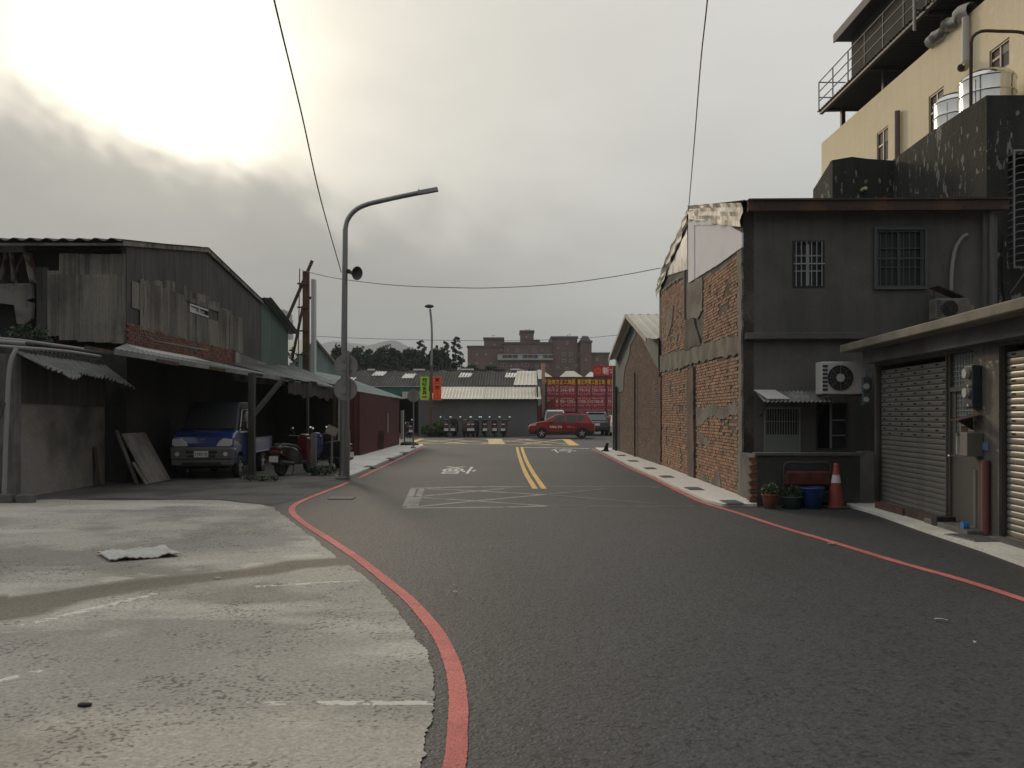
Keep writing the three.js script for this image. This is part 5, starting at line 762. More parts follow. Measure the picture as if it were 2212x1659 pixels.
// ---------------------------------------------------------------- left: frame of a hoarding seen from its edge, street lamp, signs
{
  const o = thing('hoarding_frame', 'rusty steel frame holding a tall hoarding seen edge-on behind the warehouse', 'hoarding', V(-8.3, 0, -33.2));
  part('column', [span(-0.12, 0.12, 0, 7.3, -0.1, 0.1)], M.rust, o); part('ladder_rail', cyl(V(-0.3, 2.5, 0.15), V(-0.22, 7.4, 0.15), 0.02), M.rust, o); for (let i = 0; i < 5; i++) part('rung', beam(V(-0.32, 3.0 + i * 0.95, 0.13), V(0.12, 3.0 + i * 0.95, 0.13), 0.06), M.rust, o);
  part('panel', [span(0.2, 0.34, 2.2, 7.0, -0.32, 0.0)], flat(0.42, 0.42, 0.45, 0.5), o); part('strut', beam(V(-1.3, 4.3, -0.2), V(0.25, 7.75, 0), 0.1), M.rust, o); part('strut', beam(V(-0.55, 3.7, 0.1), V(-0.1, 5.9, 0.1), 0.09), M.rust, o); part('strut', beam(V(-0.75, 2.4, 0.2), V(0.0, 2.9, 0.1), 0.09), M.rust, o); part('creeper', foliage(220, 0.35, 0.8, 0.3, 0.07, 9).translate(-0.6, 3.5, 0.0), M.leafDark, o); part('head_plate', [span(0.1, 0.2, 6.2, 6.3, -0.1, 0.0), span(0.1, 0.2, 3.2, 3.3, -0.1, 0)], M.rust, o);
}
{
  const b = ground(741, 1030, 0.05), o = thing('street_lamp', 'tall grey street lamp with a curved arm at the left pavement', 'street lamp', V(b.x, 0.05, b.z)), K = -b.z, P = (x, y) => { const p = at(x, y, K); return V(p.x - b.x, p.y - 0.05, 0); };
  part('pole', [cyl(V(0, 0.02, 0), P(746, 495), 0.085, 0.062, 14), tube([P(746, 495), P(749, 480), P(757, 465), P(772, 451), P(795, 441), P(815, 436), P(850, 428), P(903, 417)], 0.058, 40, 12)], M.steel, o); part('base_plate', [rbox(0.34, 0.03, 0.34, 0.005, 0, 0.015, 0), ...[[-1, 0], [1, 0], [0, 1], [0, -1]].map(([x, z]) => slab([[0, 0], [0.07, 0], [0, 0.16]], 0.012).rotateY(Math.atan2(-z, x)).translate(x * 0.07, 0.03, z * 0.07))], M.steel, o);
  const l = P(903, 417), e = P(946, 409); part('lamp_head', [beam(l, e, 0.15, 0.085)], M.steel, o); part('lamp_clip', [cyl(l.clone().add(V(0.02, 0.03, 0)), l.clone().add(V(0.02, 0.1, 0)), 0.012)], M.darkSteel, o); part('cable_box', rbox(0.1, 0.72, 0.08, 0.01, 0.12, 0.75, 0.02), M.steel, o);
  const s = P(764, 590), hl = lathe([[0.0, -0.2], [0.035, -0.2], [0.045, -0.08], [0.07, 0.02], [0.15, 0.14], [0.165, 0.15], [0.13, 0.13], [0.04, 0.0], [0, -0.05]], 20).rotateZ(-Math.PI / 2 - 0.2).rotateY(-0.7);
  const horn = thing('horn_loudspeaker', 'dark horn loudspeaker mounted on the street lamp pole', 'loudspeaker', V(b.x + s.x, s.y + 0.05, b.z + 0.06)); part('horn', hl, flat(0.085, 0.08, 0.075, 0.6), horn); part('bracket', beam(V(-0.14, 0.06, 0.0), V(-0.17, 0.06, -0.06), 0.03), M.darkSteel, horn); part('driver', cyl(V(-0.2, 0.08, -0.1), V(-0.1, 0.04, -0.05), 0.05, 0.05, 10), flat(0.085, 0.08, 0.075, 0.6), horn);
}
function disc(r, y, x, z) { return new THREE.CylinderGeometry(r, r, 0.014, 36).toNonIndexed().rotateX(Math.PI / 2).translate(x, y, z); }
{
  const b = ground(752, 1038, 0.0), K = -b.z, o = thing('sign_post', 'sign post carrying two round signs seen from behind by the street lamp', 'road sign', V(b.x, 0, b.z), 0, 'road signs seen from behind'), Y = (y) => at(0, y, K).y;
  part('post', cyl(V(0, 0, 0), V(0, Y(758), 0), 0.036, 0.036, 10), M.steel, o); part('sign', disc(0.275, Y(790), -0.06, -0.05), M.signBack, o); part('sign', disc(0.275, Y(840), -0.07, -0.05), M.signBack, o); for (const y of [780, 800, 830, 850]) part('clamp', box(0.24, 0.025, 0.02, -0.03, Y(y), -0.035), M.steel, o);
}
{
  const b = ground(893, 968, 0.05), K = -b.z, o = thing('sign_post', 'thin post with a single round sign seen from behind at the far left corner', 'road sign', V(b.x, 0.05, b.z), 0, 'road signs seen from behind'), Y = (y) => at(0, y, K).y - 0.05;
  part('post', cyl(V(0, 0, 0), V(0, Y(840), 0), 0.036, 0.036, 10), M.steel, o); part('sign', disc(0.28, Y(855), 0, -0.05), M.signBack, o); part('foot', lathe([[0, 0], [0.13, 0], [0.1, 0.05], [0.05, 0.09], [0, 0.09]], 14), M.steel, o); part('clamp', box(0.2, 0.03, 0.02, 0, Y(855), -0.035), M.steel, o);
}
{ const b = ground(716, 1022), o = thing('tilted_board_post', 'small tilted blank board on a wooden stake beside the street lamp', 'sign', V(b.x, 0, b.z)); part('stake', beam(V(0, 0, 0), V(0.02, 1.12, 0), 0.06, 0.04), flat(0.17, 0.155, 0.13, 0.8), o); const g = part('board', box(0.3, 0.22, 0.02), flat(0.26, 0.235, 0.2, 0.8), o); g.position.set(0.02, 1.12, 0.04); g.rotation.z = -0.42; }
{ const b = ground(678, 1026), o = single('wooden_post', beam(V(b.x, 0, b.z), V(b.x, 1.07, b.z), 0.13, 0.13), M.plaster2, 'short grey post standing between the scooter and the blue moped', 'post'); }
{ const b = ground(695, 1027); const o = thing('weeds', 'low weeds growing around the foot of the sign stake', 'weeds', V(b.x, 0, b.z)); part('leaves', foliage(260, 0.42, 0.13, 0.16, 0.05, 12).translate(0, 0.14, 0), M.leafDark, o); part('stems', [cyl(V(0, 0, 0), V(0.1, 0.2, 0), 0.008), cyl(V(-0.2, 0, 0.05), V(-0.2, 0.2, 0), 0.008)], M.leafDark, o); }
{ const b = ground(565, 1040), o = thing('weeds', 'thin strip of weeds at the foot of the canopy post', 'weeds', V(b.x, 0, b.z)); part('leaves', foliage(220, 0.5, 0.06, 0.12, 0.035, 15).translate(0, 0.07, 0), M.leafDark, o); part('stems', [cyl(V(0, 0, 0), V(0.02, 0.08, 0), 0.006)], M.leafDark, o); }
{ const b = ground(884, 961.5, 0.05); single('black_sack', (() => { const g = new THREE.SphereGeometry(0.5, 20, 12); const p = g.attributes.position; for (let i = 0; i < p.count; i++) { const k = 0.8 + 0.5 * fbm(p.getX(i) * 3 + 4, p.getZ(i) * 3 + p.getY(i) * 2, 3, 5); p.setXYZ(i, p.getX(i) * 0.85 * k, Math.max(0, p.getY(i) * 0.36 * k), p.getZ(i) * 0.6 * k); } g.computeVertexNormals(); g.translate(b.x, 0.05, b.z); return uvm(g); })(), M.black, 'low black bundle lying on the left pavement by the thin sign post', 'bundle'); }
// sheet lying in the yard, bits of litter
{
  const q = [[237, 1207], [390, 1195], [357, 1178], [210, 1191]].map(([x, y]) => ground(x, y, 0.045)); const m = single('flat_sheet', (() => { const g = corrugated(q[0], q[1], q[2], q[3], 0.07, 0.004, { rows: 6, wob: 0.045, thick: 0.012 }); return g; })(), weathered([0.52, 0.52, 0.505], [0.42, 0.42, 0.405], { tile: 0.8, size: 256, fine: 0.12 }), 'crumpled grey sheet lying flat on the concrete yard', 'sheet');
  const s = ground(183, 1528); single('pebble', (() => { const g = new THREE.IcosahedronGeometry(0.03, 1); g.scale(1.3, 0.5, 0.8); g.translate(s.x, 0.015, s.z); return uvm(g); })(), M.black, 'dark flat stone lying alone in the foreground of the yard', 'stone');
  const scrap = (x, y, w, d, c, t, label) => { const p = ground(x, y), m = single('litter', (() => { const g = new THREE.PlaneGeometry(w, d, 4, 3); g.rotateX(-Math.PI / 2); const a = g.attributes.position; for (let i = 0; i < a.count; i++) a.setY(i, 0.012 + 0.014 * hash(i, 4, Math.round(x))); g.computeVertexNormals(); return uvm(g); })(), c, label, 'litter', 'scraps of litter on the ground'); m.position.set(p.x, 0, p.z); m.rotation.y = t; };
  const pale = flat(0.5, 0.48, 0.42, 0.8), leafc = flat(0.42, 0.33, 0.08, 0.8);
  scrap(2036, 1343, 0.11, 0.02, pale, -0.3, 'thin pale strip of litter on the asphalt at the lower right'); scrap(1797, 1177, 0.09, 0.05, leafc, 0.2, 'yellowish leaf beside the right red line'); scrap(2106, 1392, 0.03, 0.02, pale, 0.5, 'tiny pale scrap near the lower right edge'); scrap(983, 1738 - 456, 0.03, 0.03, pale, 0.5, 'tiny pale scrap on the middle of the asphalt'); scrap(982, 1737 - 470, 0.02, 0.02, pale, 1, 'faint pale speck beyond the middle of the asphalt'); scrap(470, 1252, 0.06, 0.03, pale, 0.3, 'pale scrap on the brown wet stain'); scrap(812, 1572 - 0, 0.03, 0.02, pale, 0.3, 'small white scrap near the yard edge in the foreground');
}
// ---------------------------------------------------------------- vehicles
function taper(g, y0, k, ax = 'z') { const p = g.attributes.position; for (let i = 0; i < p.count; i++) { const y = p.getY(i); if (y > y0) { const s = 1 - (y - y0) * k; if (ax === 'z') p.setZ(i, p.getZ(i) * s); else p.setX(i, p.getX(i) * s); } } g.computeVertexNormals(); return g; }
const paintMat = (r, g, b, rough = 0.25) => new THREE.MeshPhysicalMaterial({ color: new THREE.Color().setRGB(r, g, b), roughness: rough, metalness: 0.1, clearcoat: 0.7, clearcoatRoughness: 0.08, side: THREE.DoubleSide });
M.lens = new THREE.MeshPhysicalMaterial({ color: new THREE.Color().setRGB(0.5, 0.51, 0.52), roughness: 0.25, metalness: 0.05, clearcoat: 1 });
M.redLens = new THREE.MeshPhysicalMaterial({ color: new THREE.Color().setRGB(0.35, 0.02, 0.015), roughness: 0.2, clearcoat: 1 });
M.amber = new THREE.MeshPhysicalMaterial({ color: new THREE.Color().setRGB(0.42, 0.12, 0.02), roughness: 0.2, clearcoat: 1 });
M.alloy = flat(0.55, 0.56, 0.57, 0.3, 0.8);
function wheel(o, x, y, z, r, w, axis = 'z', rimMat = M.alloy) { // tyre with a rim of five spokes
  const turn = (g) => axis === 'z' ? g : g.rotateY(Math.PI / 2);
  const t = part('wheel', turn(lathe([[r * 0.62, -w / 2], [r * 0.94, -w / 2], [r, -w * 0.3], [r, w * 0.3], [r * 0.94, w / 2], [r * 0.62, w / 2], [r * 0.6, 0], [r * 0.62, -w / 2]], 26).rotateX(Math.PI / 2)), M.rubber, o); t.position.set(x, y, z);
  const sp = [new THREE.TorusGeometry(r * 0.6, r * 0.05, 6, 26).toNonIndexed(), new THREE.CylinderGeometry(r * 0.17, r * 0.17, w * 1.02, 12).toNonIndexed().rotateX(Math.PI / 2)]; for (let i = 0; i < 5; i++) { const a = i * 1.2566 + 0.3; sp.push(beam(V(0, 0, 0), V(Math.cos(a) * r * 0.6, Math.sin(a) * r * 0.6, 0), w * 0.98, r * 0.19)); }
  part('rim', turn(merge(sp)), rimMat, t); part('hub_plate', turn(new THREE.CylinderGeometry(r * 0.58, r * 0.58, w * 0.5, 20).toNonIndexed().rotateX(Math.PI / 2)), M.black, t); return t;
}
{ // red people carrier seen from its side
  const o = thing('red_car', 'red people carrier with white lettering on its doors crossing the junction', 'car', V(3.22, 0, -54), 0), red = paintMat(0.22, 0.008, 0.011, 0.3), hw = 0.845;
  const prof = [[-2.06, 0.32], [-2.12, 0.55], [-2.09, 0.72], [-1.98, 0.86], [-1.55, 0.99], [-1.1, 1.07], [-0.72, 1.28], [-0.3, 1.48], [0.1, 1.55], [0.7, 1.565], [1.3, 1.53], [1.66, 1.46], [1.82, 1.24], [1.98, 0.98], [2.06, 0.86], [2.1, 0.55], [2.05, 0.32], [1.66, 0.3], [1.62, 0.52], [1.46, 0.64], [1.3, 0.66], [1.14, 0.64], [0.98, 0.52], [0.94, 0.3], [-0.94, 0.3], [-0.98, 0.52], [-1.14, 0.64], [-1.3, 0.66], [-1.46, 0.64], [-1.62, 0.52], [-1.66, 0.3]];
  part('body', taper(slab(prof, hw * 2 - 0.1, [], 0.05).translate(0, 0, -hw + 0.05), 0.95, 0.28), red, o);
  const S = (pts, t, z, mat, name) => part(name, taper(slab(pts, t).translate(0, 0, z), 0.95, 0.28), mat, o);
  const glass = flat(0.045, 0.055, 0.06, 0.06);
  for (const s of [1, -1]) { const z = s > 0 ? hw + 0.002 : -hw - 0.012; S([[-0.72, 1.07], [-0.16, 1.44], [0.2, 1.475], [0.2, 1.04]], 0.01, z, glass, 'side_window'); S([[0.28, 1.04], [0.28, 1.478], [0.95, 1.475], [0.95, 1.06]], 0.01, z, glass, 'side_window'); S([[1.03, 1.06], [1.03, 1.47], [1.45, 1.43], [1.3, 1.14]], 0.01, z, glass, 'side_window'); }
  const zz = hw + 0.004; part('sill', [span(-0.93, 0.93, 0.24, 0.44, zz - 0.03, zz + 0.012), slab([[-2.06, 0.28], [-2.1, 0.46], [-1.68, 0.46], [-1.63, 0.28]], 0.014).translate(0, 0, zz), slab([[2.05, 0.28], [2.09, 0.48], [1.68, 0.48], [1.63, 0.28]], 0.014).translate(0, 0, zz)], M.black, o); part('sill_line', span(-0.9, 0.9, 0.225, 0.239, zz - 0.03, zz + 0.014), red, o);
  for (const x of [-1.3, 1.3]) { const arc = []; for (let i = 0; i <= 12; i++) { const a = i / 12 * Math.PI; arc.push([x + Math.cos(a) * 0.46, 0.3 + Math.sin(a) * 0.44]); } for (let i = 12; i >= 0; i--) { const a = i / 12 * Math.PI; arc.push([x + Math.cos(a) * 0.365, 0.3 + Math.sin(a) * 0.36]); } part('wheel_arch', slab(arc, 0.014).translate(0, 0, zz), M.black, o); part('wheel_well', span(x - 0.36, x + 0.36, 0.3, 0.66, -0.6, 0.6), M.void, o); for (const s of [1, -1]) wheel(o, x, 0.32, s * (hw - 0.1), 0.32, 0.2); }
  part('headlight', slab([[-2.03, 0.80], [-1.98, 0.88], [-1.6, 0.96], [-1.72, 0.82]], 0.02).translate(0, 0, hw - 0.012), M.lens, o); part('tail_light', slab([[1.93, 1.02], [1.86, 1.14], [1.98, 0.95], [2.05, 0.8], [1.9, 0.84]], 0.02).translate(0, 0, hw - 0.05), M.redLens, o); part('grille', span(-2.13, -2.08, 0.55, 0.8, -0.5, 0.5), M.black, o);
  part('roof_rail', [tube([V(-0.15, 1.50, 0.62), V(0.0, 1.59, 0.62), V(0.6, 1.62, 0.62), V(1.3, 1.59, 0.62), V(1.5, 1.52, 0.62)], 0.022, 20, 6)], M.black, o); part('roof_rail', [tube([V(-0.15, 1.50, -0.62), V(0.0, 1.59, -0.62), V(0.6, 1.62, -0.62), V(1.3, 1.59, -0.62), V(1.5, 1.52, -0.62)], 0.022, 20, 6)], M.black, o);
  part('roof_panel', [span(0.02, 0.62, 1.6, 1.61, -0.5, 0.5)], flat(0.7, 0.68, 0.62, 0.2, 0.4), o); part('wing_mirror', rbox(0.14, 0.12, 0.16, 0.04, -0.72, 1.08, hw + 0.08), red, o); part('door_seam', [span(0.235, 0.243, 0.46, 1.04, zz - 0.004, zz + 0.002), span(1.0, 1.008, 0.66, 1.04, zz - 0.004, zz + 0.002), span(-0.76, -0.752, 0.46, 1.04, zz - 0.004, zz + 0.002)], M.black, o); part('handle', [span(0.02, 0.2, 0.93, 0.955, zz, zz + 0.02), span(0.75, 0.92, 0.93, 0.955, zz, zz + 0.02)], red, o);
  part('windscreen', slab([[-0.98, 1.125], [-0.34, 1.468], [-0.32, 1.468], [-0.96, 1.12]], 1.3).translate(0, 0.012, -0.65), glass, o);
  const txt = canvas(512, 64, (x, w, h) => { x.fillStyle = '#7d1518'; x.fillRect(0, 0, w, h); x.fillStyle = '#e9e6e2'; x.font = 'bold 62px sans-serif'; x.save(); x.scale(1.5, 1); x.fillText('HILTI', 2, 55); x.restore(); x.font = 'bold 17px sans-serif'; x.fillStyle = '#cfc4c0'; x.fillRect(335, 14, 78, 5); x.fillRect(335, 36, 160, 5); }); txt.roughness = 0.35;
  part('door_lettering', panelUV(box(1.72, 0.19, 0.004, 0.05, 0.74, zz + 0.006), -0.81, 0.91, 0.645, 0.835), txt, o);
}
{ // silver van facing the camera behind the red car
  const o = thing('silver_van', 'silver van parked nose out behind the red car', 'van', V(3.35, 0, -63), 0), m = paintMat(0.42, 0.43, 0.44);
  part('body', taper(slabX([[0, 0.3], [0.06, 0.75], [-0.15, 0.98], [-0.75, 1.12], [-1.5, 1.72], [-2.0, 1.85], [-4.0, 1.85], [-4.2, 1.0], [-4.2, 0.3]], 1.7, [], 0.05).translate(-0.85, 0, 0), 1.0, 0.25, 'x'), m, o);
  part('windscreen', slab([[-0.72, 0], [0.72, 0], [0.6, 0.8], [-0.6, 0.8]], 0.015).rotateX(-0.89).translate(0, 1.27, -0.76), flat(0.05, 0.055, 0.06, 0.08), o); for (const s of [-1, 1]) { part('headlight', rbox(0.36, 0.16, 0.12, 0.05, s * 0.64, 0.84, 0.0), M.lens, o); wheel(o, s * 0.74, 0.32, -0.8, 0.32, 0.2, 'x'); wheel(o, s * 0.74, 0.32, -3.4, 0.32, 0.2, 'x'); part('wing_mirror', rbox(0.14, 0.18, 0.1, 0.03, s * 0.98, 1.15, -1.0), M.black, o); }
  part('grille', rbox(0.7, 0.18, 0.05, 0.02, 0, 0.66, 0.06), M.black, o); part('number_plate', box(0.38, 0.14, 0.02, 0, 0.45, 0.08), M.whitePaint, o);
}
{ // dark estate car seen from behind
  const o = thing('dark_car', 'black off-road car parked with its tail to the road beside the brick shed', 'car', V(6.2, 0, -60), 0), m = paintMat(0.014, 0.016, 0.018);
  part('body', taper(slabX([[0, 0.35], [0.05, 0.6], [0, 0.9], [-0.1, 1.05], [-0.5, 1.58], [-0.75, 1.66], [-2.3, 1.66], [-3.0, 1.1], [-4.2, 0.95], [-4.3, 0.35]], 1.66, [], 0.06).translate(-0.83, 0, 0), 0.95, 0.27, 'x'), m, o);
  part('rear_window', slab([[-0.68, 0], [0.68, 0], [0.58, 0.5], [-0.58, 0.5]], 0.02).rotateX(-0.645).translate(0, 1.11, -0.06), flat(0.12, 0.15, 0.16, 0.1), o); part('chrome_strip', rbox(1.1, 0.05, 0.05, 0.015, 0, 0.98, 0.06), M.chrome, o); part('number_plate', box(0.36, 0.17, 0.02, 0, 0.82, 0.115), M.whitePaint, o); for (const s of [-1, 1]) { part('tail_light', rbox(0.14, 0.5, 0.14, 0.04, s * 0.83, 1.1, -0.08), M.redLens, o); wheel(o, s * 0.76, 0.34, -0.75, 0.34, 0.22, 'x'); wheel(o, s * 0.76, 0.34, -3.4, 0.34, 0.22, 'x'); } part('bumper', rbox(1.78, 0.28, 0.16, 0.05, 0, 0.5, 0.08), M.black, o); part('spoiler', rbox(1.2, 0.05, 0.22, 0.02, 0, 1.665, -0.5), m, o);
  const w = thing('white_car', 'sliver of a white car showing at the edge of the gate post', 'car', V(7.95, 0, -59.5), 0), wm = paintMat(0.6, 0.6, 0.6); part('body', taper(slabX([[0, 0.3], [0.04, 0.7], [-0.1, 0.95], [-0.6, 1.42], [-2.2, 1.45], [-2.9, 1.0], [-4.0, 0.85], [-4.1, 0.3]], 1.6, [], 0.05).translate(-0.8, 0, 0), 0.9, 0.27, 'x'), wm, w); for (const s of [-1, 1]) { wheel(w, s * 0.72, 0.3, -0.7, 0.3, 0.2, 'x'); wheel(w, s * 0.72, 0.3, -3.2, 0.3, 0.2, 'x'); part('tail_light', rbox(0.2, 0.2, 0.1, 0.03, s * 0.66, 0.85, 0.0), M.redLens, w); } part('rear_window', slab([[-0.6, 0], [0.6, 0], [0.5, 0.42], [-0.5, 0.42]], 0.02).rotateX(-0.8).translate(0, 1.0, -0.14), M.glass, w);
}
{ // small blue truck, nose towards the road
  const b = at(438, 1037, 19.55), o = thing('blue_truck', 'small blue pickup truck parked nose out under the canopy', 'truck', V(b.x, 0, -19.55), 0.05), blue = paintMat(0.012, 0.028, 0.13, 0.3), grey = flat(0.10, 0.10, 0.10, 0.6), hw = 0.72;
  part('cab', taper(slabX([[0.0, 0.42], [0.03, 0.62], [0.0, 0.85], [-0.06, 0.98], [-0.2, 1.07], [-0.42, 1.13], [-1.86, 1.12], [-1.88, 0.42], [-0.98, 0.4], [-0.93, 0.56], [-0.78, 0.66], [-0.5, 0.66], [-0.36, 0.56], [-0.3, 0.4]], hw * 2 - 0.08, [], 0.04).translate(-hw + 0.04, 0, 0), 1.0, 0.16, 'x'), blue, o);
  part('shaded_cab_top', taper(slabX([[-0.46, 1.175], [-0.92, 1.74], [-1.1, 1.83], [-1.75, 1.84], [-1.85, 1.7], [-1.86, 1.175]], hw * 2 - 0.12, [], 0.03).translate(-hw + 0.06, 0, 0), 1.0, 0.16, 'x'), flat(0.012, 0.014, 0.022, 0.5), o); part('windscreen', slab([[-0.60, 0], [0.60, 0], [0.52, 0.66], [-0.52, 0.66]], 0.02).rotateX(-0.69).translate(0, 1.195, -0.41), M.cabGlass, o); part('wiper', [beam(V(-0.3, 1.16, -0.36), V(0.2, 1.2, -0.39), 0.012), beam(V(0.1, 1.16, -0.36), V(0.5, 1.21, -0.39), 0.012)], M.black, o); part('dash_tray', box(0.6, 0.02, 0.06, 0, 1.145, -0.33), flat(0.07, 0.065, 0.05, 0.7), o);  // upper cab coloured near black to carry the shadow under the canopy
  part('bumper', [rbox(hw * 2 + 0.02, 0.3, 0.16, 0.05, 0, 0.62, 0.02), rbox(hw * 2, 0.16, 0.14, 0.04, 0, 0.41, 0.01)], grey, o); part('air_intake', [rbox(0.72, 0.06, 0.02, 0.01, 0, 0.66, 0.105), rbox(0.66, 0.05, 0.02, 0.01, 0, 0.56, 0.105), rbox(0.9, 0.06, 0.02, 0.01, 0, 0.385, 0.085)], M.black, o);
  for (const s of [-1, 1]) {
    part('headlight', slab([[0, 0], [0.3, 0.0], [0.35, 0.03], [0.34, 0.15], [0.15, 0.17], [0.06, 0.1]].map(([x, y]) => [s * x, y]), 0.05, [], 0.01).translate(s * 0.34, 0.80, 0.0), M.lens, o); part('indicator', rbox(0.07, 0.11, 0.08, 0.02, s * 0.665, 0.88, 0.005), M.amber, o); part('fog_lamp', new THREE.CylinderGeometry(0.05, 0.05, 0.03, 16).toNonIndexed().rotateX(Math.PI / 2).translate(s * 0.56, 0.61, 0.10), M.lens, o);
    wheel(o, s * 0.64, 0.27, -0.64, 0.27, 0.16, 'x', flat(0.4, 0.4, 0.39, 0.45, 0.6)); wheel(o, s * 0.62, 0.27, -2.9, 0.27, 0.16, 'x', flat(0.4, 0.4, 0.39, 0.45, 0.6));
    part('side_window', taper(slabX([[-0.62, 1.15], [-1.0, 1.62], [-1.5, 1.64], [-1.5, 1.13]], 0.01).translate(s > 0 ? hw + 0.002 : -hw - 0.012, 0, 0), 1.0, 0.16, 'x'), flat(0.06, 0.065, 0.07, 0.1), o); part('window_trim', taper(merge([beam(V(s * (hw + 0.008), 1.14, -0.58), V(s * (hw + 0.008), 1.66, -0.99), 0.02), beam(V(s * (hw + 0.008), 1.66, -0.99), V(s * (hw + 0.008), 1.67, -1.52), 0.02), beam(V(s * (hw + 0.008), 1.115, -0.56), V(s * (hw + 0.008), 1.115, -1.55), 0.035)]), 1.0, 0.16, 'x'), flat(0.45, 0.45, 0.45, 0.35, 0.4), o);
    part('wing_mirror', [rbox(0.12, 0.2, 0.06, 0.025, s * 0.86, 1.3, -0.42), beam(V(s * 0.7, 1.2, -0.52), V(s * 0.86, 1.28, -0.44), 0.02)], M.black, o); part('side_lamp', rbox(0.012, 0.05, 0.12, 0.005, s * (hw + 0.005), 0.72, -0.12), flat(0.5, 0.5, 0.48, 0.3), o);
  }
  const plate = canvas(160, 72, (x, w, h) => { x.fillStyle = '#c4c8cb'; x.fillRect(0, 0, w, h); x.strokeStyle = '#555'; x.strokeRect(2, 2, w - 4, h - 4); x.fillStyle = '#23262b'; x.font = 'bold 42px sans-serif'; x.textAlign = 'center'; x.fillText('7393·VJ', w / 2, 52); }); part('number_plate', panelUV(box(0.33, 0.15, 0.012, 0, 0.61, 0.125), -0.165, 0.165, 0.535, 0.685), plate, o); part('badge', slab([[0, -0.03], [0.05, 0.025], [0.025, 0.025], [0, -0.005], [-0.025, 0.025], [-0.05, 0.025]], 0.012).translate(0, 0.93, -0.008), M.chrome, o);
  part('cargo_bed', [span(-0.72, 0.72, 0.55, 0.62, -3.75, -1.95), span(-0.72, -0.69, 0.621, 0.95, -3.75, -1.95), span(0.69, 0.72, 0.621, 0.95, -3.75, -1.95), span(-0.72, 0.72, 0.621, 0.95, -3.78, -3.751), span(-0.72, 0.72, 0.621, 1.5, -1.94, -1.91)], blue, o); part('chassis', span(-0.4, 0.4, 0.4, 0.549, -3.7, -1.89), M.black, o); part('underside', span(-0.6, 0.6, 0.25, 0.419, -1.7, -0.1), M.void, o);
}
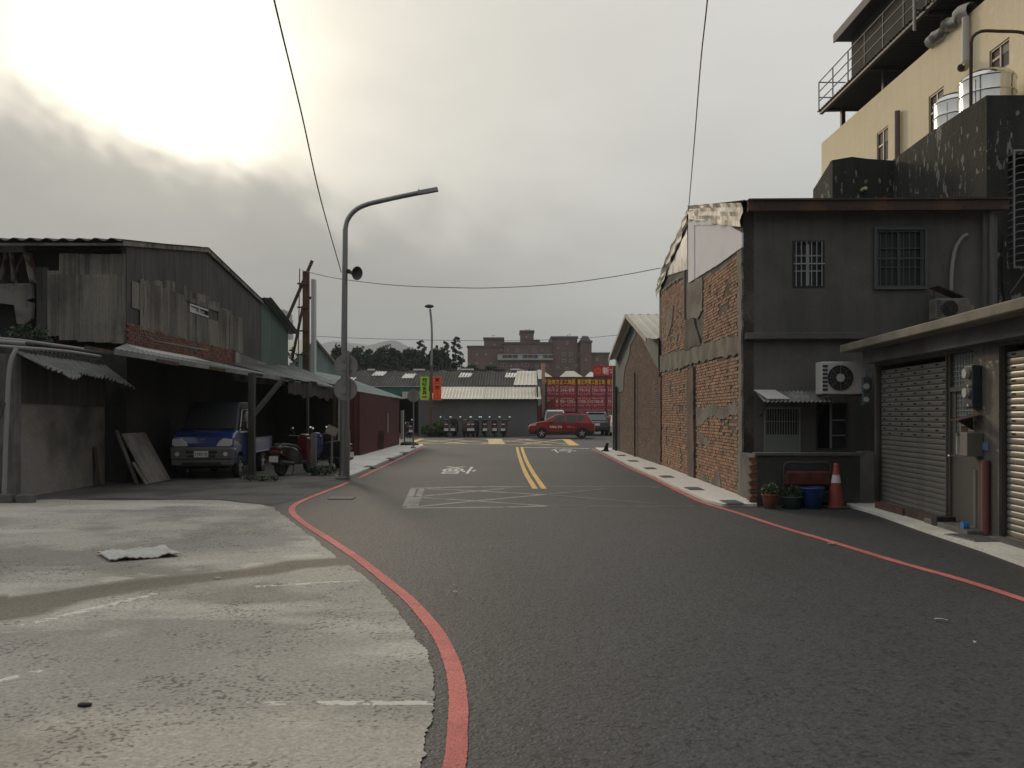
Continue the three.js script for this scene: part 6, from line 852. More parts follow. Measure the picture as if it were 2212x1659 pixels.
// scooters: rear towards local +z
function scooter(label, body, p, turn, box2 = false, group, main = body) {
  const o = thing('scooter', label, 'scooter', p, turn, group), dk = flat(0.018, 0.018, 0.02, 0.45);
  for (const [z, n] of [[0.6, 0], [-0.62, 1]]) { const t = part('wheel', new THREE.TorusGeometry(0.2, 0.055, 8, 22).toNonIndexed().rotateY(Math.PI / 2), M.rubber, o); t.position.set(0, 0.255, z); part('rim', [new THREE.CylinderGeometry(0.15, 0.15, 0.05, 16).toNonIndexed().rotateZ(Math.PI / 2)], M.darkSteel, t); }
  const shapeBody = (pts, w, bev) => slabX(pts, w - 2 * bev, [], bev).translate(-w / 2 + bev, 0, 0);
  part('rear_body', shapeBody([[-0.12, 0.42], [0.1, 0.62], [0.3, 0.7], [0.72, 0.74], [0.84, 0.7], [0.78, 0.58], [0.5, 0.44], [0.2, 0.34], [-0.1, 0.32]], 0.28, 0.05), main, o); part('seat', shapeBody([[-0.1, 0.64], [0.1, 0.74], [0.4, 0.78], [0.7, 0.8], [0.74, 0.76], [0.4, 0.72], [0.1, 0.68]], 0.26, 0.03), dk, o); part('mudguard', shapeBody([[0.62, 0.54], [0.84, 0.6], [0.9, 0.34], [0.86, 0.3], [0.8, 0.52]], 0.18, 0.01), dk, o);
  part('footboard', shapeBody([[-0.4, 0.28], [0.0, 0.28], [0.0, 0.34], [-0.4, 0.34]], 0.3, 0.015), dk, o); part('leg_shield', shapeBody([[-0.42, 0.3], [-0.36, 0.32], [-0.34, 0.9], [-0.42, 0.92], [-0.52, 0.6], [-0.5, 0.4]], 0.34, 0.04), body, o); part('front_fender', shapeBody([[-0.4, 0.5], [-0.6, 0.56], [-0.85, 0.36], [-0.82, 0.34], [-0.6, 0.48], [-0.42, 0.42]], 0.14, 0.02), body, o); part('fork', [beam(V(0, 0.95, -0.38), V(0, 0.6, -0.48), 0.08), cyl(V(0.08, 0.55, -0.5), V(0.08, 0.26, -0.62), 0.02), cyl(V(-0.08, 0.55, -0.5), V(-0.08, 0.26, -0.62), 0.02)], dk, o);
  part('handlebar', [tube([V(-0.33, 0.99, -0.22), V(-0.2, 0.98, -0.3), V(0, 0.96, -0.36), V(0.2, 0.98, -0.3), V(0.33, 0.99, -0.22)], 0.018, 20, 6), cyl(V(-0.34, 0.99, -0.215), V(-0.24, 0.985, -0.275), 0.025), cyl(V(0.34, 0.99, -0.215), V(0.24, 0.985, -0.275), 0.025)], dk, o); part('headlight_cowl', rbox(0.24, 0.16, 0.2, 0.06, 0, 0.96, -0.42), body, o);
  for (const s of [-1, 1]) { const m = part('mirror', [cyl(V(s * 0.2, 0.98, -0.3), V(s * 0.3, 1.15, -0.3), 0.008, 0.008, 5), new THREE.SphereGeometry(0.062, 12, 8).scale(1, 0.68, 0.3).toNonIndexed().translate(s * 0.31, 1.18, -0.31)], dk, o); part('mirror_glass', new THREE.SphereGeometry(0.056, 12, 8).scale(1, 0.68, 0.12).toNonIndexed().rotateX(-0.5).translate(s * 0.31, 1.18, -0.287), M.mirror, m); part('indicator', rbox(0.06, 0.05, 0.05, 0.02, s * 0.15, 0.6, 0.8), M.amber, o); }
  part('tail_light', rbox(0.2, 0.08, 0.06, 0.025, 0, 0.64, 0.85), M.redLens, o); part('number_plate', [box(0.26, 0.15, 0.01, 0, 0.44, 0.915)], M.whitePaint, o); part('grab_rail', tube([V(-0.11, 0.76, 0.5), V(-0.12, 0.8, 0.78), V(0, 0.81, 0.86), V(0.12, 0.8, 0.78), V(0.11, 0.76, 0.5)], 0.014, 20, 6), M.darkSteel, o); part('exhaust', cyl(V(0.15, 0.3, 0.3), V(0.17, 0.36, 0.82), 0.05, 0.055, 12), M.darkSteel, o); part('engine', rbox(0.2, 0.18, 0.42, 0.04, -0.09, 0.28, 0.45), dk, o); part('stand', [beam(V(-0.12, 0.0, 0.3), V(-0.1, 0.25, 0.2), 0.02), beam(V(0.12, 0.0, 0.3), V(0.1, 0.25, 0.2), 0.02)], M.darkSteel, o);
  if (box2) part('top_box', rbox(0.4, 0.28, 0.36, 0.06, 0, 0.97, 0.72), dk, o); return o;
}
{
  const G = 'scooters parked in a row before the grey shed', dark = paintMat(0.02, 0.02, 0.022), list = [[963, 'dark scooter with a blue tail at the left end of the far row', paintMat(0.02, 0.025, 0.07), 0.1, 0], [982.5, 'black scooter with a tall top box second from the left in the far row', dark, -0.05, 1], [1007, 'slim grey scooter third from the left in the far row', paintMat(0.12, 0.12, 0.12), 0.25, 0], [1026.5, 'dark scooter fourth from the left in the far row', paintMat(0.03, 0.032, 0.034), -0.15, 0], [1047, 'broad black scooter fifth from the left in the far row', dark, 0.05, 0], [1068.5, 'black scooter with a red tail second from the right in the far row', paintMat(0.03, 0.008, 0.008), 0.02, 0], [1089, 'dark grey scooter at the right end of the far row', paintMat(0.05, 0.052, 0.055), -0.06, 0]];
  for (const [x, l, m, t, bx] of list) { const p = at(x, 943, 57.2); scooter(l, m, V(p.x, 0, p.z), t, !!bx, G).scale.setScalar(1.16); }
  const q = at(882, 940, 55.5); scooter('dark scooter standing alone in the shade behind the thin sign post', dark, V(q.x, 0, q.z), 0.3, false, G);
  const r = ground(630, 1027); scooter('dark red scooter parked at an angle under the canopy', paintMat(0.09, 0.01, 0.012), V(r.x, 0, r.z - 0.35), -0.35, false, undefined, paintMat(0.018, 0.018, 0.02));
  const s = ground(700, 1016); scooter('blue moped half hidden behind the sign stake and the lamp', paintMat(0.012, 0.03, 0.14), V(s.x, 0, s.z - 0.3), 1.0, false, undefined, paintMat(0.018, 0.018, 0.022));
}
// ---------------------------------------------------------------- far side of the junction
{
  const o = thing('grey_shed', 'long low grey shed with a pale metal eave behind the parked scooters', 'shed', V(-6.78, 0, -60));
  part('wall', corrugated(V(0, 0, 0), V(8.65, 0, 0), V(8.65, 2.7, 0), V(0, 2.7, 0), 0.3, 0.006, { rib: true }), M.shedGrey, o); part('side_wall', [span(8.6, 8.68, 0, 3.6, -8, 0.01), span(-0.08, -0.01, 0, 3.4, -8, 0.01)], M.blackBoard, o);
  const ew = (x0, x1, i) => part('eave_sheet', corrugated(V(x0, 2.66, 0.5), V(x1, 2.66, 0.5), V(x1, 3.66, -3.0), V(x0, 3.66, -3.0), 0.25, 0.03, { rib: true }), M.roofCream, o); ew(0.9, 4.8, 0); ew(4.82, 8.9, 1);
  part('roof', corrugated(V(-9.2, 3.72, -3.0), V(8.85, 3.72, -3.0), V(8.85, 5.18, -8), V(-9.2, 5.18, -8), 0.22, 0.035, { rows: 3, wob: 0.06 }), M.darkRoof, o); part('back_roof', corrugated(V(8.85, 3.5, -13), V(-9.2, 3.5, -13), V(-9.2, 5.18, -8), V(8.85, 5.18, -8), 0.25, 0.03), M.darkRoof, o);
  const K = 3.0 / 5; for (const [x, t] of [[-6.6, 0.2], [-2.0, 0.45], [2.5, 0.5], [6.2, 0.5], [-4.5, 0.6]]) { const y = (q) => lerp(3.72, 5.18, q) + 0.05, z = (q) => lerp(-3, -8, q); part('skylight', corrugated(V(x, y(t), z(t)), V(x + 0.95, y(t), z(t)), V(x + 1.1, y(t + 0.28), z(t + 0.28)), V(x + 0.15, y(t + 0.28), z(t + 0.28)), 0.22, 0.035), M.skylight, o); }
  for (let i = 0; i < 14; i++) part('ridge_tile', rbox(rr(0.5, 1.1), 0.14, 0.4, 0.04, -8.8 + i * 1.32, 5.22 + rr(-0.02, 0.03), -8), i % 3 ? M.darkRoof : M.skylight, o);
  part('roof_patch', corrugated(V(6.9, 3.78, -2.9), V(8.7, 3.78, -2.9), V(8.8, 5.1, -7.5), V(7.2, 5.1, -7.5), 0.3, 0.035, { rib: true }), M.roofCream, o);
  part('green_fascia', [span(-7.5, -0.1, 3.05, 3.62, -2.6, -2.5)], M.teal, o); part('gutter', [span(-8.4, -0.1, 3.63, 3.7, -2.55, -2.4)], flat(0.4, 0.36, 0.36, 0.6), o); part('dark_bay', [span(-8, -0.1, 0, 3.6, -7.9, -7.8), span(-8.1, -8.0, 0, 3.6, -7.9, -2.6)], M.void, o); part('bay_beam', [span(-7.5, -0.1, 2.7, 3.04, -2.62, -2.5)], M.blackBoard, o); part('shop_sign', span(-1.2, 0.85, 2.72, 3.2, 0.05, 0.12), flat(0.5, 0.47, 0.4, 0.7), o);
}
{ // lamp with two banners
  const K = 58.2, b = at(930, 942, K), o = thing('banner_lamp', 'far street lamp with a brown painted lower pole', 'street lamp', V(b.x, 0, -K)), Y = (y) => at(0, y, K).y, X = (x) => (x - 1106) / FOCAL * K - b.x;
  part('pole', cyl(V(0, 0, 0), V(X(932), Y(790), 0), 0.12, 0.1, 10), flat(0.13, 0.055, 0.04, 0.6), o); part('upper_pole', [tube([V(X(932), Y(790), 0), V(X(933), Y(720), 0), V(X(931.5), Y(690), 0), V(X(929), Y(667), 0)], 0.075, 20, 8)], M.steel, o); part('lamp_head', new THREE.SphereGeometry(0.33, 16, 10).scale(1.0, 0.4, 0.8).toNonIndexed().translate(X(927.5), Y(662), 0.1), M.darkSteel, o);
  part('banner_arm', [cyl(V(X(906), Y(813), 0.05), V(X(955), Y(813), 0.05), 0.02), cyl(V(X(906), Y(865), 0.05), V(X(955), Y(865), 0.05), 0.02)], M.steel, o);
  const ban = (x0, x1, bg, draw, label) => { const m = canvas(128, 352, (c, w, h) => { c.fillStyle = bg; c.fillRect(0, 0, w, h); draw(c, w, h); }); const w = (x1 - x0) / FOCAL * K, h = Y(814) - Y(864); const g = panelUV(box(w, h, 0.02, 0, h / 2, 0), -w / 2, w / 2, 0, h); const q = single('banner', g, m, label, 'banner', 'advertising banners on the far street lamp'); q.position.set(b.x + (X(x0) + X(x1)) / 2, Y(864), -K + 0.09); };
  ban(908.5, 926.5, '#a3d93a', (c, w, h) => { c.strokeStyle = '#1c2010'; ['超', '級', '家', '具'].forEach((g, i) => drawGlyph(c, g, 26, 18 + i * 64, 76, 58, i === 3 ? 9 : 8)); c.fillStyle = '#c22a1e'; c.fillRect(22, 292, 50, 28); c.beginPath(); c.moveTo(70, 278); c.lineTo(108, 306); c.lineTo(70, 334); c.fill(); }, 'lime green banner with black characters and a red arrow');
  ban(935.5, 953.5, '#f0592a', (c, w, h) => { c.strokeStyle = '#241510'; drawGlyph(c, '買', 28, 18, 76, 62, 9); c.strokeStyle = '#c2231c'; drawGlyph(c, '一', 24, 74, 82, 60, 16); c.strokeStyle = '#241510'; drawGlyph(c, '送', 26, 132, 78, 62, 9); c.fillStyle = '#c2231c'; c.font = 'bold 88px sans-serif'; c.textAlign = 'center'; c.fillText('1', w / 2, 276); c.fillStyle = '#9c3a24'; for (let r = 0; r < 2; r++) for (let i = 0; i < 8; i++) if (i !== 3 || r) c.fillRect(12 + i * 13, 286 + r * 34, 8, 14); }, 'orange banner with black and red characters');
}
{ const p = at(938, 943, 57.6), o = thing('roadside_shrub', 'bright green clipped shrub left of the parked scooters', 'shrub', V(p.x, 0, p.z)); part('leaves', foliage(1800, 1.05, 0.5, 0.7, 0.09, 51).translate(0, 0.46, 0), leafMat(0.075, 0.125, 0.03), o); part('top_leaves', foliage(700, 0.62, 0.34, 0.5, 0.09, 52).translate(0.4, 0.78, 0), M.leafBright, o); part('stems', [cyl(V(0, 0, 0), V(0.1, 0.5, 0), 0.03), cyl(V(0.3, 0, 0), V(0.4, 0.8, 0), 0.03)], M.wood, o); }
{ // red property boards
  const K = 71, X = (x) => (x - 1106) / FOCAL * K, Y = (y) => at(0, y, K).y;
  const boards = [[1173, 1244.5, ['方地', '土正'], [['320', '坪', '方正', '246', '坪', '面寬'], ['330', '坪', '面寬', '90~120', '坪', ''], ['680', '坪', '4米', '', '', '']], 'left red price board with yellow heading behind the silver van'], [1246.5, 1308, ['工', ''], [['770', '坪', '方正', '730', '坪', '10米'], ['1700', '坪', '方正', '1100', '坪', '面'], ['640', '坪', '10米', '460', '坪', '220']], 'middle red price board with yellow heading above the dark car'], [1310.5, 1372, ['', ''], [['114', '坪', '', '', '', ''], ['73', '坪', '', '', '', ''], ['62', '坪', '', '', '', '']], 'right red price board cut off by the brick shed']];
  for (const [x0, x1, , rows, label] of boards) {
    const w = X(x1) - X(x0), y0 = Y(912), y1 = Y(817), h = y1 - y0;
    const mat = canvas(512, 680, (c, W, Hh) => {
      const R = mulberry(x0); c.fillStyle = '#862a31'; c.fillRect(0, 0, W, Hh); c.fillStyle = '#93343d'; c.fillRect(0, 110, W, 400); c.fillStyle = '#242326'; c.fillRect(0, 520, W, Hh - 520);
      c.strokeStyle = '#d8b528'; const head = x0 < 1200 ? '土面地方正工地區' : x0 < 1300 ? '新正坪買工面土地' : '新方正面工土地區'; [...head].forEach((g, i) => drawGlyph(c, g, 10 + i * 62, 16, 56, 82, 9));
      rows.forEach((r, k) => { const y = 150 + k * 178; for (const half of [0, 1]) { const cx = 14 + half * 250; c.strokeStyle = c.fillStyle = k > 1 ? '#a9a4a6' : '#dcb9be';
        for (let i = 0; i < 7; i++) { const s = 'xyz'.charCodeAt(0) + i; c.lineWidth = 4; for (let q = 0; q < 5; q++) { c.beginPath(); const ax = cx + i * 33 + R() * 26, ay = y - 32 + R() * 28; if (R() < 0.5) { c.moveTo(ax, ay); c.lineTo(ax + 14, ay); } else { c.moveTo(ax, ay); c.lineTo(ax, ay + 14); } c.stroke(); } for (let q = 0; q < 4; q++) { c.beginPath(); const ax = cx + i * 33 + R() * 26, ay = y + 72 + R() * 26; if (R() < 0.5) { c.moveTo(ax, ay); c.lineTo(ax + 14, ay); } else { c.moveTo(ax, ay); c.lineTo(ax, ay + 14); } c.stroke(); } }
        c.font = 'bold 62px sans-serif'; c.textAlign = 'left'; const n = r[half * 3]; c.fillText(n, cx, y + 56); let px = cx + c.measureText(n).width + 2; for (const ch of r[half * 3 + 1]) { drawGlyph(c, ch, px, y + 28, 24, 28, 3); px += 26; } for (const ch of r[half * 3 + 2]) { if (GLYPH[ch]) { drawGlyph(c, ch, px, y + 8, 46, 48, 6); px += 48; } else { c.fillText(ch, px, y + 56); px += 36; } } } });
      c.fillStyle = '#6d141a'; c.fillRect(252, 110, 4, 400);
    });
    const g = panelUV(box(w, h, 0.08, 0, h / 2, 0), -w / 2, w / 2, 0, h), o = thing('price_board', label, 'billboard', V((X(x0) + X(x1)) / 2, 0, -K), 0, 'red price boards along the far lot'); const b = part('panel', g, mat, o); b.position.y = y0; for (const s of [-1, 1]) part('post', span(s * w / 2 - 0.08, s * w / 2 + 0.0, 0, y1 + 0.1, -0.16, -0.045), M.darkSteel, o); part('top_rail', span(-w / 2, w / 2, y1 + 0.001, y1 + 0.12, -0.1, 0.05), M.darkSteel, o);
  }
  const c0 = X(1283), c1 = X(1345), s0 = Y(818), s1 = Y(789); const sg = canvas(512, 240, (c, w, h) => { c.fillStyle = '#b5252a'; c.fillRect(0, 0, w, 190); c.fillStyle = '#2a282b'; c.fillRect(0, 190, w, 50); c.fillStyle = '#c7632e'; c.beginPath(); c.arc(82, 95, 62, 0, 7); c.fill(); c.strokeStyle = '#b5252a'; c.lineWidth = 12; c.beginPath(); c.moveTo(52, 125); c.lineTo(66, 68); c.lineTo(84, 118); c.lineTo(104, 66); c.lineTo(116, 110); c.stroke(); c.strokeStyle = '#e8d8d6'; drawGlyph(c, '新', 165, 28, 120, 130, 15); drawGlyph(c, '北', 300, 28, 120, 130, 15); drawGlyph(c, '區', 430, 28, 120, 130, 15); c.fillStyle = '#b9b2b4'; for (let i = 0; i < 9; i++) c.fillRect(20 + i * 52 + (i % 3) * 6, 204, 26, 24); });
  const o = thing('red_shop_sign', 'red sign with white characters above the price boards', 'sign', V((c0 + c1) / 2, 0, -K - 0.6)); const w = c1 - c0; const b = part('panel', panelUV(box(w, s1 - s0, 0.1, 0, (s1 - s0) / 2, 0), -w / 2, w / 2, 0, s1 - s0), sg, o); b.position.y = s0; for (const s of [-0.9, 0.9]) part('post', span(s - 0.06, s + 0.06, 0, s0 + 0.3, -0.2, -0.06), M.darkSteel, o);
  // narrow sign standing by the shed end
  const e = thing('narrow_sign', 'narrow upright sign on a post at the right end of the grey shed', 'sign', V(X(1169), 0, -65)); part('post', span(0.1, 0.26, 0, 4.0, -0.1, 0.06), M.darkSteel, e); part('panel', span(-0.16, 0.09, 2.4, 5.6, -0.9, 0.0), flat(0.42, 0.22, 0.17, 0.6), e); part('lower_panel', span(-0.14, 0.07, 0.6, 2.39, -0.6, 0.0), flat(0.3, 0.29, 0.28, 0.6), e);
  const g = thing('red_side_panel', 'slanted red panel beside the narrow sign', 'sign', V(X(1172), 0, -69)); part('panel', slab([[-0.5, 0.3], [1.0, 0.3], [1.0, 4.6], [0.9, 2.9], [0.3, 2.6], [-0.5, 2.2]], 0.06), flat(0.22, 0.03, 0.035, 0.6), g); part('post', span(-0.2, -0.1, 0, 2.2, -0.1, -0.001), M.darkSteel, g);
  for (const [x0, x1, yt, m, label, d] of [[1207, 1262, 799, M.roofCream, 'pale gabled roof house behind the price boards', 88], [1108, 1196, 801, M.roofCream, 'low pale roofed shed behind the end of the grey shed', 92], [1262, 1300, 801, M.skylight, 'white roofed shed behind the red shop sign', 95]]) {
    const Xd = (x) => (x - 1106) / FOCAL * d, a = Xd(x0), b2 = Xd(x1), yy = at(0, yt, d).y, ye = at(0, 818, d).y; const h = thing('small_shed', label, 'shed', V((a + b2) / 2, 0, -d)), hw = (b2 - a) / 2; part('wall', [span(-hw, hw, 0, ye, -5, 0)], M.paleGreen, h); part('roof', [corrugated(V(-hw - 0.2, ye - 0.05, 0.4), V(hw + 0.2, ye - 0.05, 0.4), V(hw - 0.9, yy, -2.5), V(-hw + 0.9, yy, -2.5), 0.4, 0.03, { rib: true }), corrugated(V(hw + 0.2, ye - 0.05, -5.4), V(-hw - 0.2, ye - 0.05, -5.4), V(-hw + 0.9, yy, -2.5), V(hw - 0.9, yy, -2.5), 0.4, 0.03, { rib: true })], m, h); part('gable', [slab([[-hw, ye - 0.1], [hw, ye - 0.1], [hw - 0.9, yy - 0.05], [-hw + 0.9, yy - 0.05]], 0.05).translate(0, 0, -2.6)], M.paleGreen, h);
  }
}
{ // pale green gabled house left of the lamp
  const o = thing('green_gabled_house', 'pale green gabled house with a cream roof beyond the hoarding', 'house', V(-12.2, 0, -50), -0.62), hw = 2.1, e = 4.35, r = 6.1, L = 9;
  part('gable_wall', slabX([[-hw, 0], [hw, 0], [hw, e], [0, r], [-hw, e]], 0.15, [rect(-0.45, 0.15, 2.6, 3.9)]), M.paleGreen, o); part('window', span(-0.03, 0.05, 2.6, 3.9, -0.45, 0.15), flat(0.12, 0.10, 0.085, 0.6), o); part('side_wall', [span(-L, -0.001, 0, e, hw - 0.15, hw), span(-L, -0.001, 0, e, -hw, -hw + 0.15), span(-L, -L + 0.15, 0, e, -hw + 0.16, hw - 0.16)], M.paleGreen, o);
  part('roof', [corrugated(V(-L - 0.2, e - 0.1, hw + 0.15), V(0.35, e - 0.1, hw + 0.15), V(0.35, r + 0.06, 0), V(-L - 0.2, r + 0.06, 0), 0.35, 0.03, { rib: true }), corrugated(V(0.35, e - 0.1, -hw - 0.15), V(-L - 0.2, e - 0.1, -hw - 0.15), V(-L - 0.2, r + 0.06, 0), V(0.35, r + 0.06, 0), 0.35, 0.03, { rib: true })], M.roofCream, o); part('rake_trim', [beam(V(0.36, e - 0.12, hw + 0.15), V(0.36, r + 0.03, 0), 0.16, 0.03), beam(V(0.36, r + 0.03, 0), V(0.36, e - 0.12, -hw - 0.15), 0.16, 0.03)], flat(0.45, 0.45, 0.42, 0.6), o);
}
// ---------------------------------------------------------------- apartment block, trees, hills
{
  const K = 200, o = thing('brick_apartment_block', 'brown brick apartment block with stepped roofs in the distance', 'apartment block', V(0, 0, -K)), X = (x) => (x - 1106) / FOCAL * K, Y = (y) => at(0, y, K).y;
  const bm = weathered([0.15, 0.098, 0.082], [0.125, 0.083, 0.07], { tile: 9, size: 256, blotch: 0.4, streak: 0.2, fine: 0.12 }), cap = flat(0.075, 0.07, 0.07, 0.8);
  const blk = (x0, x1, yt, dz, name = 'wall', d = 14) => { part(name, span(X(x0), X(x1), 0, Y(yt), dz - d, dz), bm, o); part('parapet', span(X(x0) - 0.2, X(x1) + 0.2, Y(yt) + 0.01, Y(yt) + 0.5, dz - d - 0.2, dz + 0.2), cap, o); };
  blk(1010, 1087, 751, 0.0); blk(1045, 1087, 732, -1.5, 'stair_tower', 8); blk(1087.2, 1191, 744, 0.8); blk(1124, 1153, 717, -1, 'stair_tower', 8); blk(1153.2, 1165, 737, -1.3, 'stair_tower', 6); blk(1191.2, 1247, 731, 0.2); blk(1247.2, 1253, 752, -0.4); blk(1253.2, 1277, 741, 1.2, 'corner_tower'); blk(1277.2, 1315, 766, 0.4);
  part('tower_cap', new THREE.CylinderGeometry(0.9, 2.0, 1.3, 4).toNonIndexed().rotateY(Math.PI / 4).translate(X(1265), Y(741) + 1.2, -2), cap, o);
  const z = (x) => x < 1087 ? 0 : x < 1191 ? 0.8 : x < 1247 ? 0.2 : x < 1253 ? -0.4 : x < 1277 ? 1.2 : 0.4, wf = flat(0.36, 0.36, 0.35, 0.6), wg = flat(0.055, 0.06, 0.065, 0.2);
  const wins = []; for (const [x, y, w, h] of [[1068, 744, 3.5, 3.5], [1137, 727, 4, 4], [1137, 747, 4, 4], [1225, 741, 5, 6], [1083, 756, 3, 4], [1098, 757, 3, 4], [1117, 758, 8, 6], [1154, 758, 8, 7], [1171, 756, 3, 3], [1218, 765, 8, 6], [1233, 765, 7, 6], [1251, 766, 8, 6], [1218, 779, 8, 6], [1233, 779, 7, 6], [1290, 777, 4, 5], [1088, 789, 14, 6], [1104, 791, 4, 4], [1117, 790, 8, 6], [1127, 788, 3, 4], [1135, 789, 14, 6], [1179, 790, 9, 6], [1225, 796, 6, 5], [1160, 790, 7, 6], [1030, 766, 4, 4], [1050, 766, 4, 4], [1030, 785, 5, 4], [1265, 778, 5, 5], [1205, 752, 5, 4], [1300, 790, 6, 5], [1245, 790, 6, 5], [1205, 793, 6, 5], [1060, 785, 5, 4], [1020, 795, 5, 4]]) wins.push([x, y, w, h]);
  for (const [x, y, w, h] of wins) { const a = X(x - w / 2), b = X(x + w / 2), c = Y(y + h / 2), d = Y(y - h / 2), zz = z(x) + ((y < 750 && (x < 1087 || (x > 1124 && x < 1153))) ? -(x < 1087 ? 1.5 : 1.8) : 0); const f = part('window', [span(a, b, d - 0.08, d, zz, zz + 0.12), span(a, b, c, c + 0.08, zz, zz + 0.12), span(a, a + 0.08, c + 0.081, d - 0.081, zz, zz + 0.12), span(b - 0.08, b, c + 0.081, d - 0.081, zz, zz + 0.12), span((a + b) / 2 - 0.04, (a + b) / 2 + 0.04, c + 0.081, d - 0.081, zz, zz + 0.1)], wf, o); part('pane', span(a + 0.08, b - 0.08, c + 0.08, d - 0.08, zz + 0.02, zz + 0.05), wg, f); }
  const bal = part('balcony', [span(X(1075), X(1194), Y(778.5), Y(775), 0.81, 1.9), span(X(1075), X(1194), Y(767.5), Y(766), 0.81, 1.9)], wf, o); for (let i = 0; i < 11; i++) { const a = lerp(X(1075), X(1194), i / 11); part('glazing', span(a + 0.08, a + 1.1, Y(775), Y(767.5), 1.6, 1.64), i % 4 === 0 ? flat(0.45, 0.47, 0.47, 0.3) : wg, bal); part('mullion', span(a - 0.04, a + 0.06, Y(775), Y(767.5), 1.62, 1.75), wf, bal); }
  for (const [x, y0, y1] of [[1065, 732, 720], [1138, 717, 708], [1144, 717, 707], [1228, 731, 720], [1233, 731, 718], [1265, 735, 730], [1160, 737, 730]]) part('aerial', [cyl(V(X(x), Y(y0), -3), V(X(x), Y(y1), -3), 0.05, 0.04, 5), beam(V(X(x) - 0.35, Y(y1 + 2), -3), V(X(x) + 0.35, Y(y1 + 2), -3), 0.05)], M.darkSteel, o);
  for (const x of [1119, 1126, 1145, 1152, 1165]) { const t = thing('roof_tank', ['rounded pale roof tank leftmost before the apartment block', 'rounded pale roof tank second from left before the apartment block', 'rounded pale roof tank third from left before the apartment block', 'rounded pale roof tank fourth from left before the apartment block', 'rounded pale roof tank rightmost before the apartment block'][[1119, 1126, 1145, 1152, 1165].indexOf(x)], 'tank', V((x - 1106) / FOCAL * 100, at(0, 802, 100).y - 0.6, -100), 0, 'roof tanks'); part('drum', lathe([[0, 0], [0.5, 0], [0.55, 0.4], [0.42, 0.72], [0, 0.8]], 14), M.skylight, t); part('stand', span(-0.4, 0.4, -(at(0, 802, 100).y - 0.6), -0.001, -0.4, 0.4), M.plaster2, t); }
}
function tree(px, top, width, d, kind, label, seed) {
  const x = (px - 1106) / FOCAL * d, h = at(0, top, d).y, rw = width / 2 / FOCAL * d, o = thing(kind === 2 ? 'feathery_tree' : 'leafy_tree', label, 'tree', V(x, 0, -d), 0, 'trees beyond the grey shed'), R = mulberry(seed);
  const mat = [M.leafDark, M.leaf, leafMat(0.035, 0.062, 0.026)][kind]; part('trunk', [cyl(V(0, 0, 0), V(0, h * 0.6, 0), rw * 0.07 + 0.12, rw * 0.04 + 0.06, 8), ...[0, 1, 2, 3].map((i) => { const a = i * 1.7 + R(); return cyl(V(0, h * 0.45, 0), V(Math.cos(a) * rw * 0.5, h * 0.78, Math.sin(a) * rw * 0.5), 0.12, 0.05, 6); })], M.wood, o);
  const c = [];
  if (kind === 2) { // tall thin stems with drooping sprays
    for (let i = 0; i < 64; i++) { const f = 0.3 + 0.72 * (i / 64), a = R() * 6.28, q = rw * (1.1 - 0.72 * f) * Math.sqrt(R()), s = rw * (0.36 - 0.16 * f); c.push(foliage(f > 0.8 ? 26 : 70, s, s * 0.6, s, 0.16, seed + i, 0.35).translate(Math.cos(a) * q + rw * 0.3 * Math.sin(f * 3 + seed), h * f * 0.98, Math.sin(a) * q)); }
  } else { // broad crown: a filled body and many small tufts on its surface
    const cy = h * 0.62, ry = h * 0.36; c.push(foliage(3600, rw * 0.98, ry, rw * 0.9, 0.24, seed + 1, 0, 0.15).translate(0, cy, 0));
    for (let i = 0; i < 46; i++) { const a = R() * 6.28, e = R() * 1.5 - 0.25, s = rw * (0.12 + 0.12 * R()); c.push(foliage(95, s, s * 0.62, s, 0.21, seed + 7 + i).translate(Math.cos(a) * Math.cos(e) * rw * 0.92, cy + Math.sin(e) * ry * 0.92, Math.sin(a) * Math.cos(e) * rw * 0.85)); }
  }
  part('crown', c, mat, o);
}
tree(733, 742, 44, 100, 0, 'dark round tree just left of the tall street lamp', 101); tree(783, 746, 80, 112, 0, 'dark broad tree right behind the round signs', 102); tree(838, 745, 84, 110, 0, 'dark broad tree in the middle of the far trees', 103); tree(888, 747, 70, 114, 0, 'dark tree left of the far street lamp', 104); tree(905, 734, 42, 104, 2, 'thin feathery tree rising left of the far street lamp', 105); tree(945, 746, 56, 108, 0, 'dark leafy tree directly behind the far street lamp', 106); tree(960, 738, 40, 103, 2, 'thin feathery tree just right of the far street lamp', 107); tree(990, 727, 46, 104, 2, 'tallest feathery tree beside the apartment block', 108); tree(1022, 784, 44, 90, 1, 'small green tree before the left end of the apartment block', 109); tree(1062, 786, 44, 92, 1, 'low green tree before the middle of the apartment block', 110); tree(820, 765, 120, 125, 0, 'hidden dark tree behind the middle of the far trees', 112); tree(925, 768, 110, 125, 0, 'dark tree low behind the far street lamp', 113);
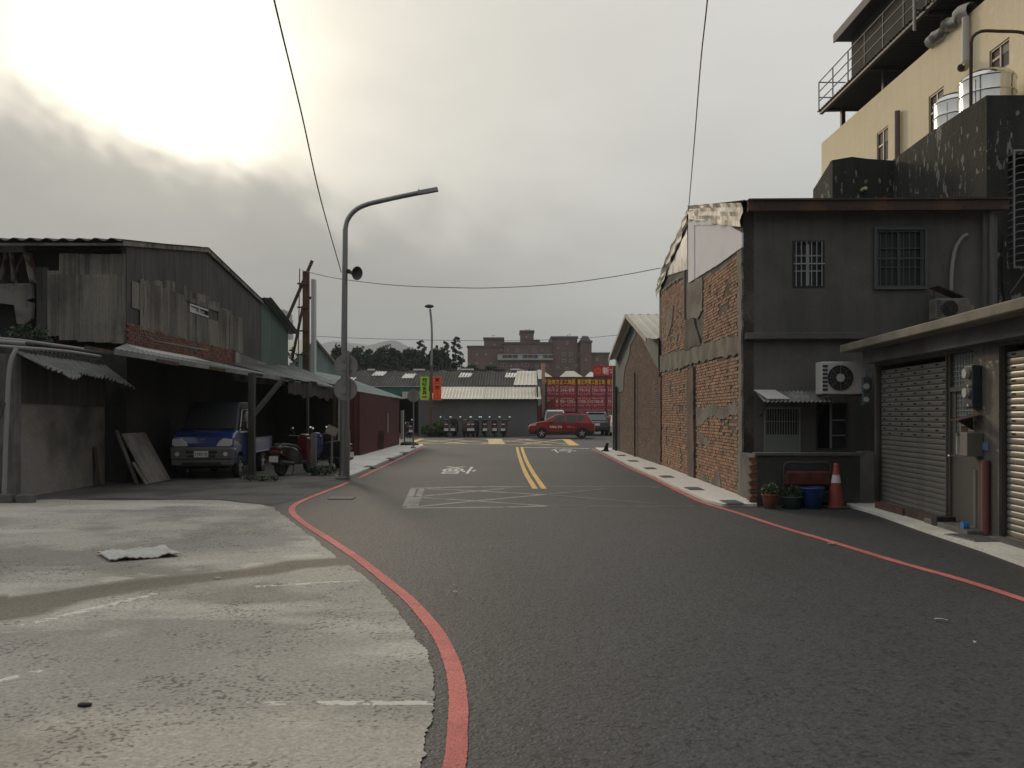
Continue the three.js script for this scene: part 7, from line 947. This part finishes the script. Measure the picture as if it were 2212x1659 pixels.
{ // distant hills
  const ridge = (d, pts, name) => { const P = []; for (let i = 0; i + 1 < pts.length; i++) for (let k = 0; k < 8; k++) { const t = k / 8, x = lerp(pts[i][0], pts[i + 1][0], t), y = lerp(pts[i][1], pts[i + 1][1], t) + 3 * (fbm(x * 0.05, d, 3, 3) - 0.5); P.push(at(x, y, d)); } const pos = []; for (let i = 0; i + 1 < P.length; i++) { const a = P[i], b = P[i + 1], a0 = V(a.x, -5, a.z + 500), b0 = V(b.x, -5, b.z + 500), a1 = V(a.x, -5, a.z - 700), b1 = V(b.x, -5, b.z - 700); for (const q of [a0, b0, b, a0, b, a, a, b, b1, a, b1, a1]) pos.push(q.x, q.y, q.z); } const g = new THREE.BufferGeometry(); g.setAttribute('position', new THREE.Float32BufferAttribute(pos, 3)); g.computeVertexNormals(); structure(name, uvm(g), flat(0.05, 0.065, 0.055, 0.95)); };
  ridge(2600, [[560, 800], [650, 775], [700, 757], [730, 744], [750, 741], [775, 750], [800, 744], [830, 737], [845, 735], [860, 738], [890, 752], [950, 775], [1030, 800], [1400, 830]], 'hill'); ridge(3300, [[300, 820], [480, 800], [650, 752], [720, 738], [745, 738], [790, 745], [870, 748], [960, 780], [1100, 815]], 'hill');
}
{ // pale tower blocks far behind the warehouse
  const K = 330, X = (x) => (x - 1106) / FOCAL * K, Y = (y) => at(0, y, K).y, o = thing('far_tower_block', 'pale grey tower block far behind the warehouse roof', 'tower block', V(X(605), 0, -K)); const m = flat(0.32, 0.32, 0.31, 0.8); part('wall', [span(X(596) - X(605), X(614) - X(605), 0, Y(672), -12, 0)], m, o); part('upper_block', [span(X(600) - X(605), X(612) - X(605), Y(672) + 0.01, Y(668), -8, -1)], m, o);
  for (let i = 0; i < 4; i++) for (let j = 0; j < 3; j++) part('window', span(X(598 + j * 5) - X(605), X(600.5 + j * 5) - X(605), Y(684 + i * 6), Y(681 + i * 6), 0, 0.08), flat(0.15, 0.15, 0.15, 0.5), o); const p = thing('far_tower_block', 'lower pale tower block between the warehouse and the hoarding', 'tower block', V(X(622), 0, -K + 10)); part('wall', span(-1.4, 1.6, 0, Y(690), -12, 0), m, p); for (let i = 0; i < 3; i++) part('window', span(-0.9, 0.9, Y(706 + i * 7), Y(703 + i * 7), 0, 0.08), flat(0.15, 0.15, 0.15, 0.5), p);
}
// ---------------------------------------------------------------- overhead wires
single('overhead_wire', tube([at(737, 588, 20.35), at(690, 420, 14.4), at(650, 240, 11.0), at(592, 0, 8.4), at(545, -210, 7.2), at(480, -480, 6.2)], 0.011, 60, 5), M.black, 'black wire running up from the street lamp out of the top of the picture', 'wire', 'overhead wires');
single('overhead_wire', tube([at(1487, 458, 20.1), at(1502, 280, 14.5), at(1515, 120, 11.6), at(1528, 0, 10), at(1548, -220, 8.2)], 0.010, 60, 5), M.black, 'black wire running up from the gable peak out of the top of the picture', 'wire', 'overhead wires');
single('overhead_wire', tube([at(652, 584, 33.1), at(700, 596, 31.5), at(745, 604, 30), at(850, 616, 28.5), at(960, 621, 27.5), at(1060, 622, 27), at(1200, 614, 26), at(1330, 597, 25.3), at(1427, 579, 24.9)], 0.012, 80, 5), M.black, 'sagging wire slung from the hoarding to the brick gable across the road', 'wire', 'overhead wires');
single('overhead_wire', tube([at(655, 725, 34), at(760, 730, 36), at(900, 734, 38), at(1100, 736, 38), at(1250, 731, 37), at(1352, 722, 34)], 0.010, 80, 5), M.darkSteel, 'lower thin wire crossing in front of the apartment block', 'wire', 'overhead wires');
// the street goes on behind the viewpoint: a row of plain houses that shades the fronts facing it
for (const [x0, x1, h, z, label] of [[-26, -7.5, 9.5, 7, 'plain grey row house behind the viewpoint on the left'], [-7, 8.5, 12.5, 12, 'tall plain row house straight behind the viewpoint'], [9, 27, 11, 5, 'plain grey row house behind the viewpoint on the right']]) {
  const o = thing('row_house', label, 'house', V((x0 + x1) / 2, 0, z), 0, 'row houses behind the viewpoint'), w = (x1 - x0) / 2; part('wall', span(-w, w, 0, h, 0, 8), M.plaster2, o); part('parapet', span(-w - 0.1, w + 0.1, h + 0.001, h + 0.5, -0.1, 8.1), M.plaster, o);
  for (let f = 0; f < 3; f++) for (let i = 0; i < 5; i++) { const cx = lerp(-w, w, (i + 0.5) / 5); part('window', span(cx - 0.8, cx + 0.8, 1.2 + f * 3.1, 2.6 + f * 3.1, -0.06, -0.001), M.glass, o); }
}
renderer.render(scene, camera);
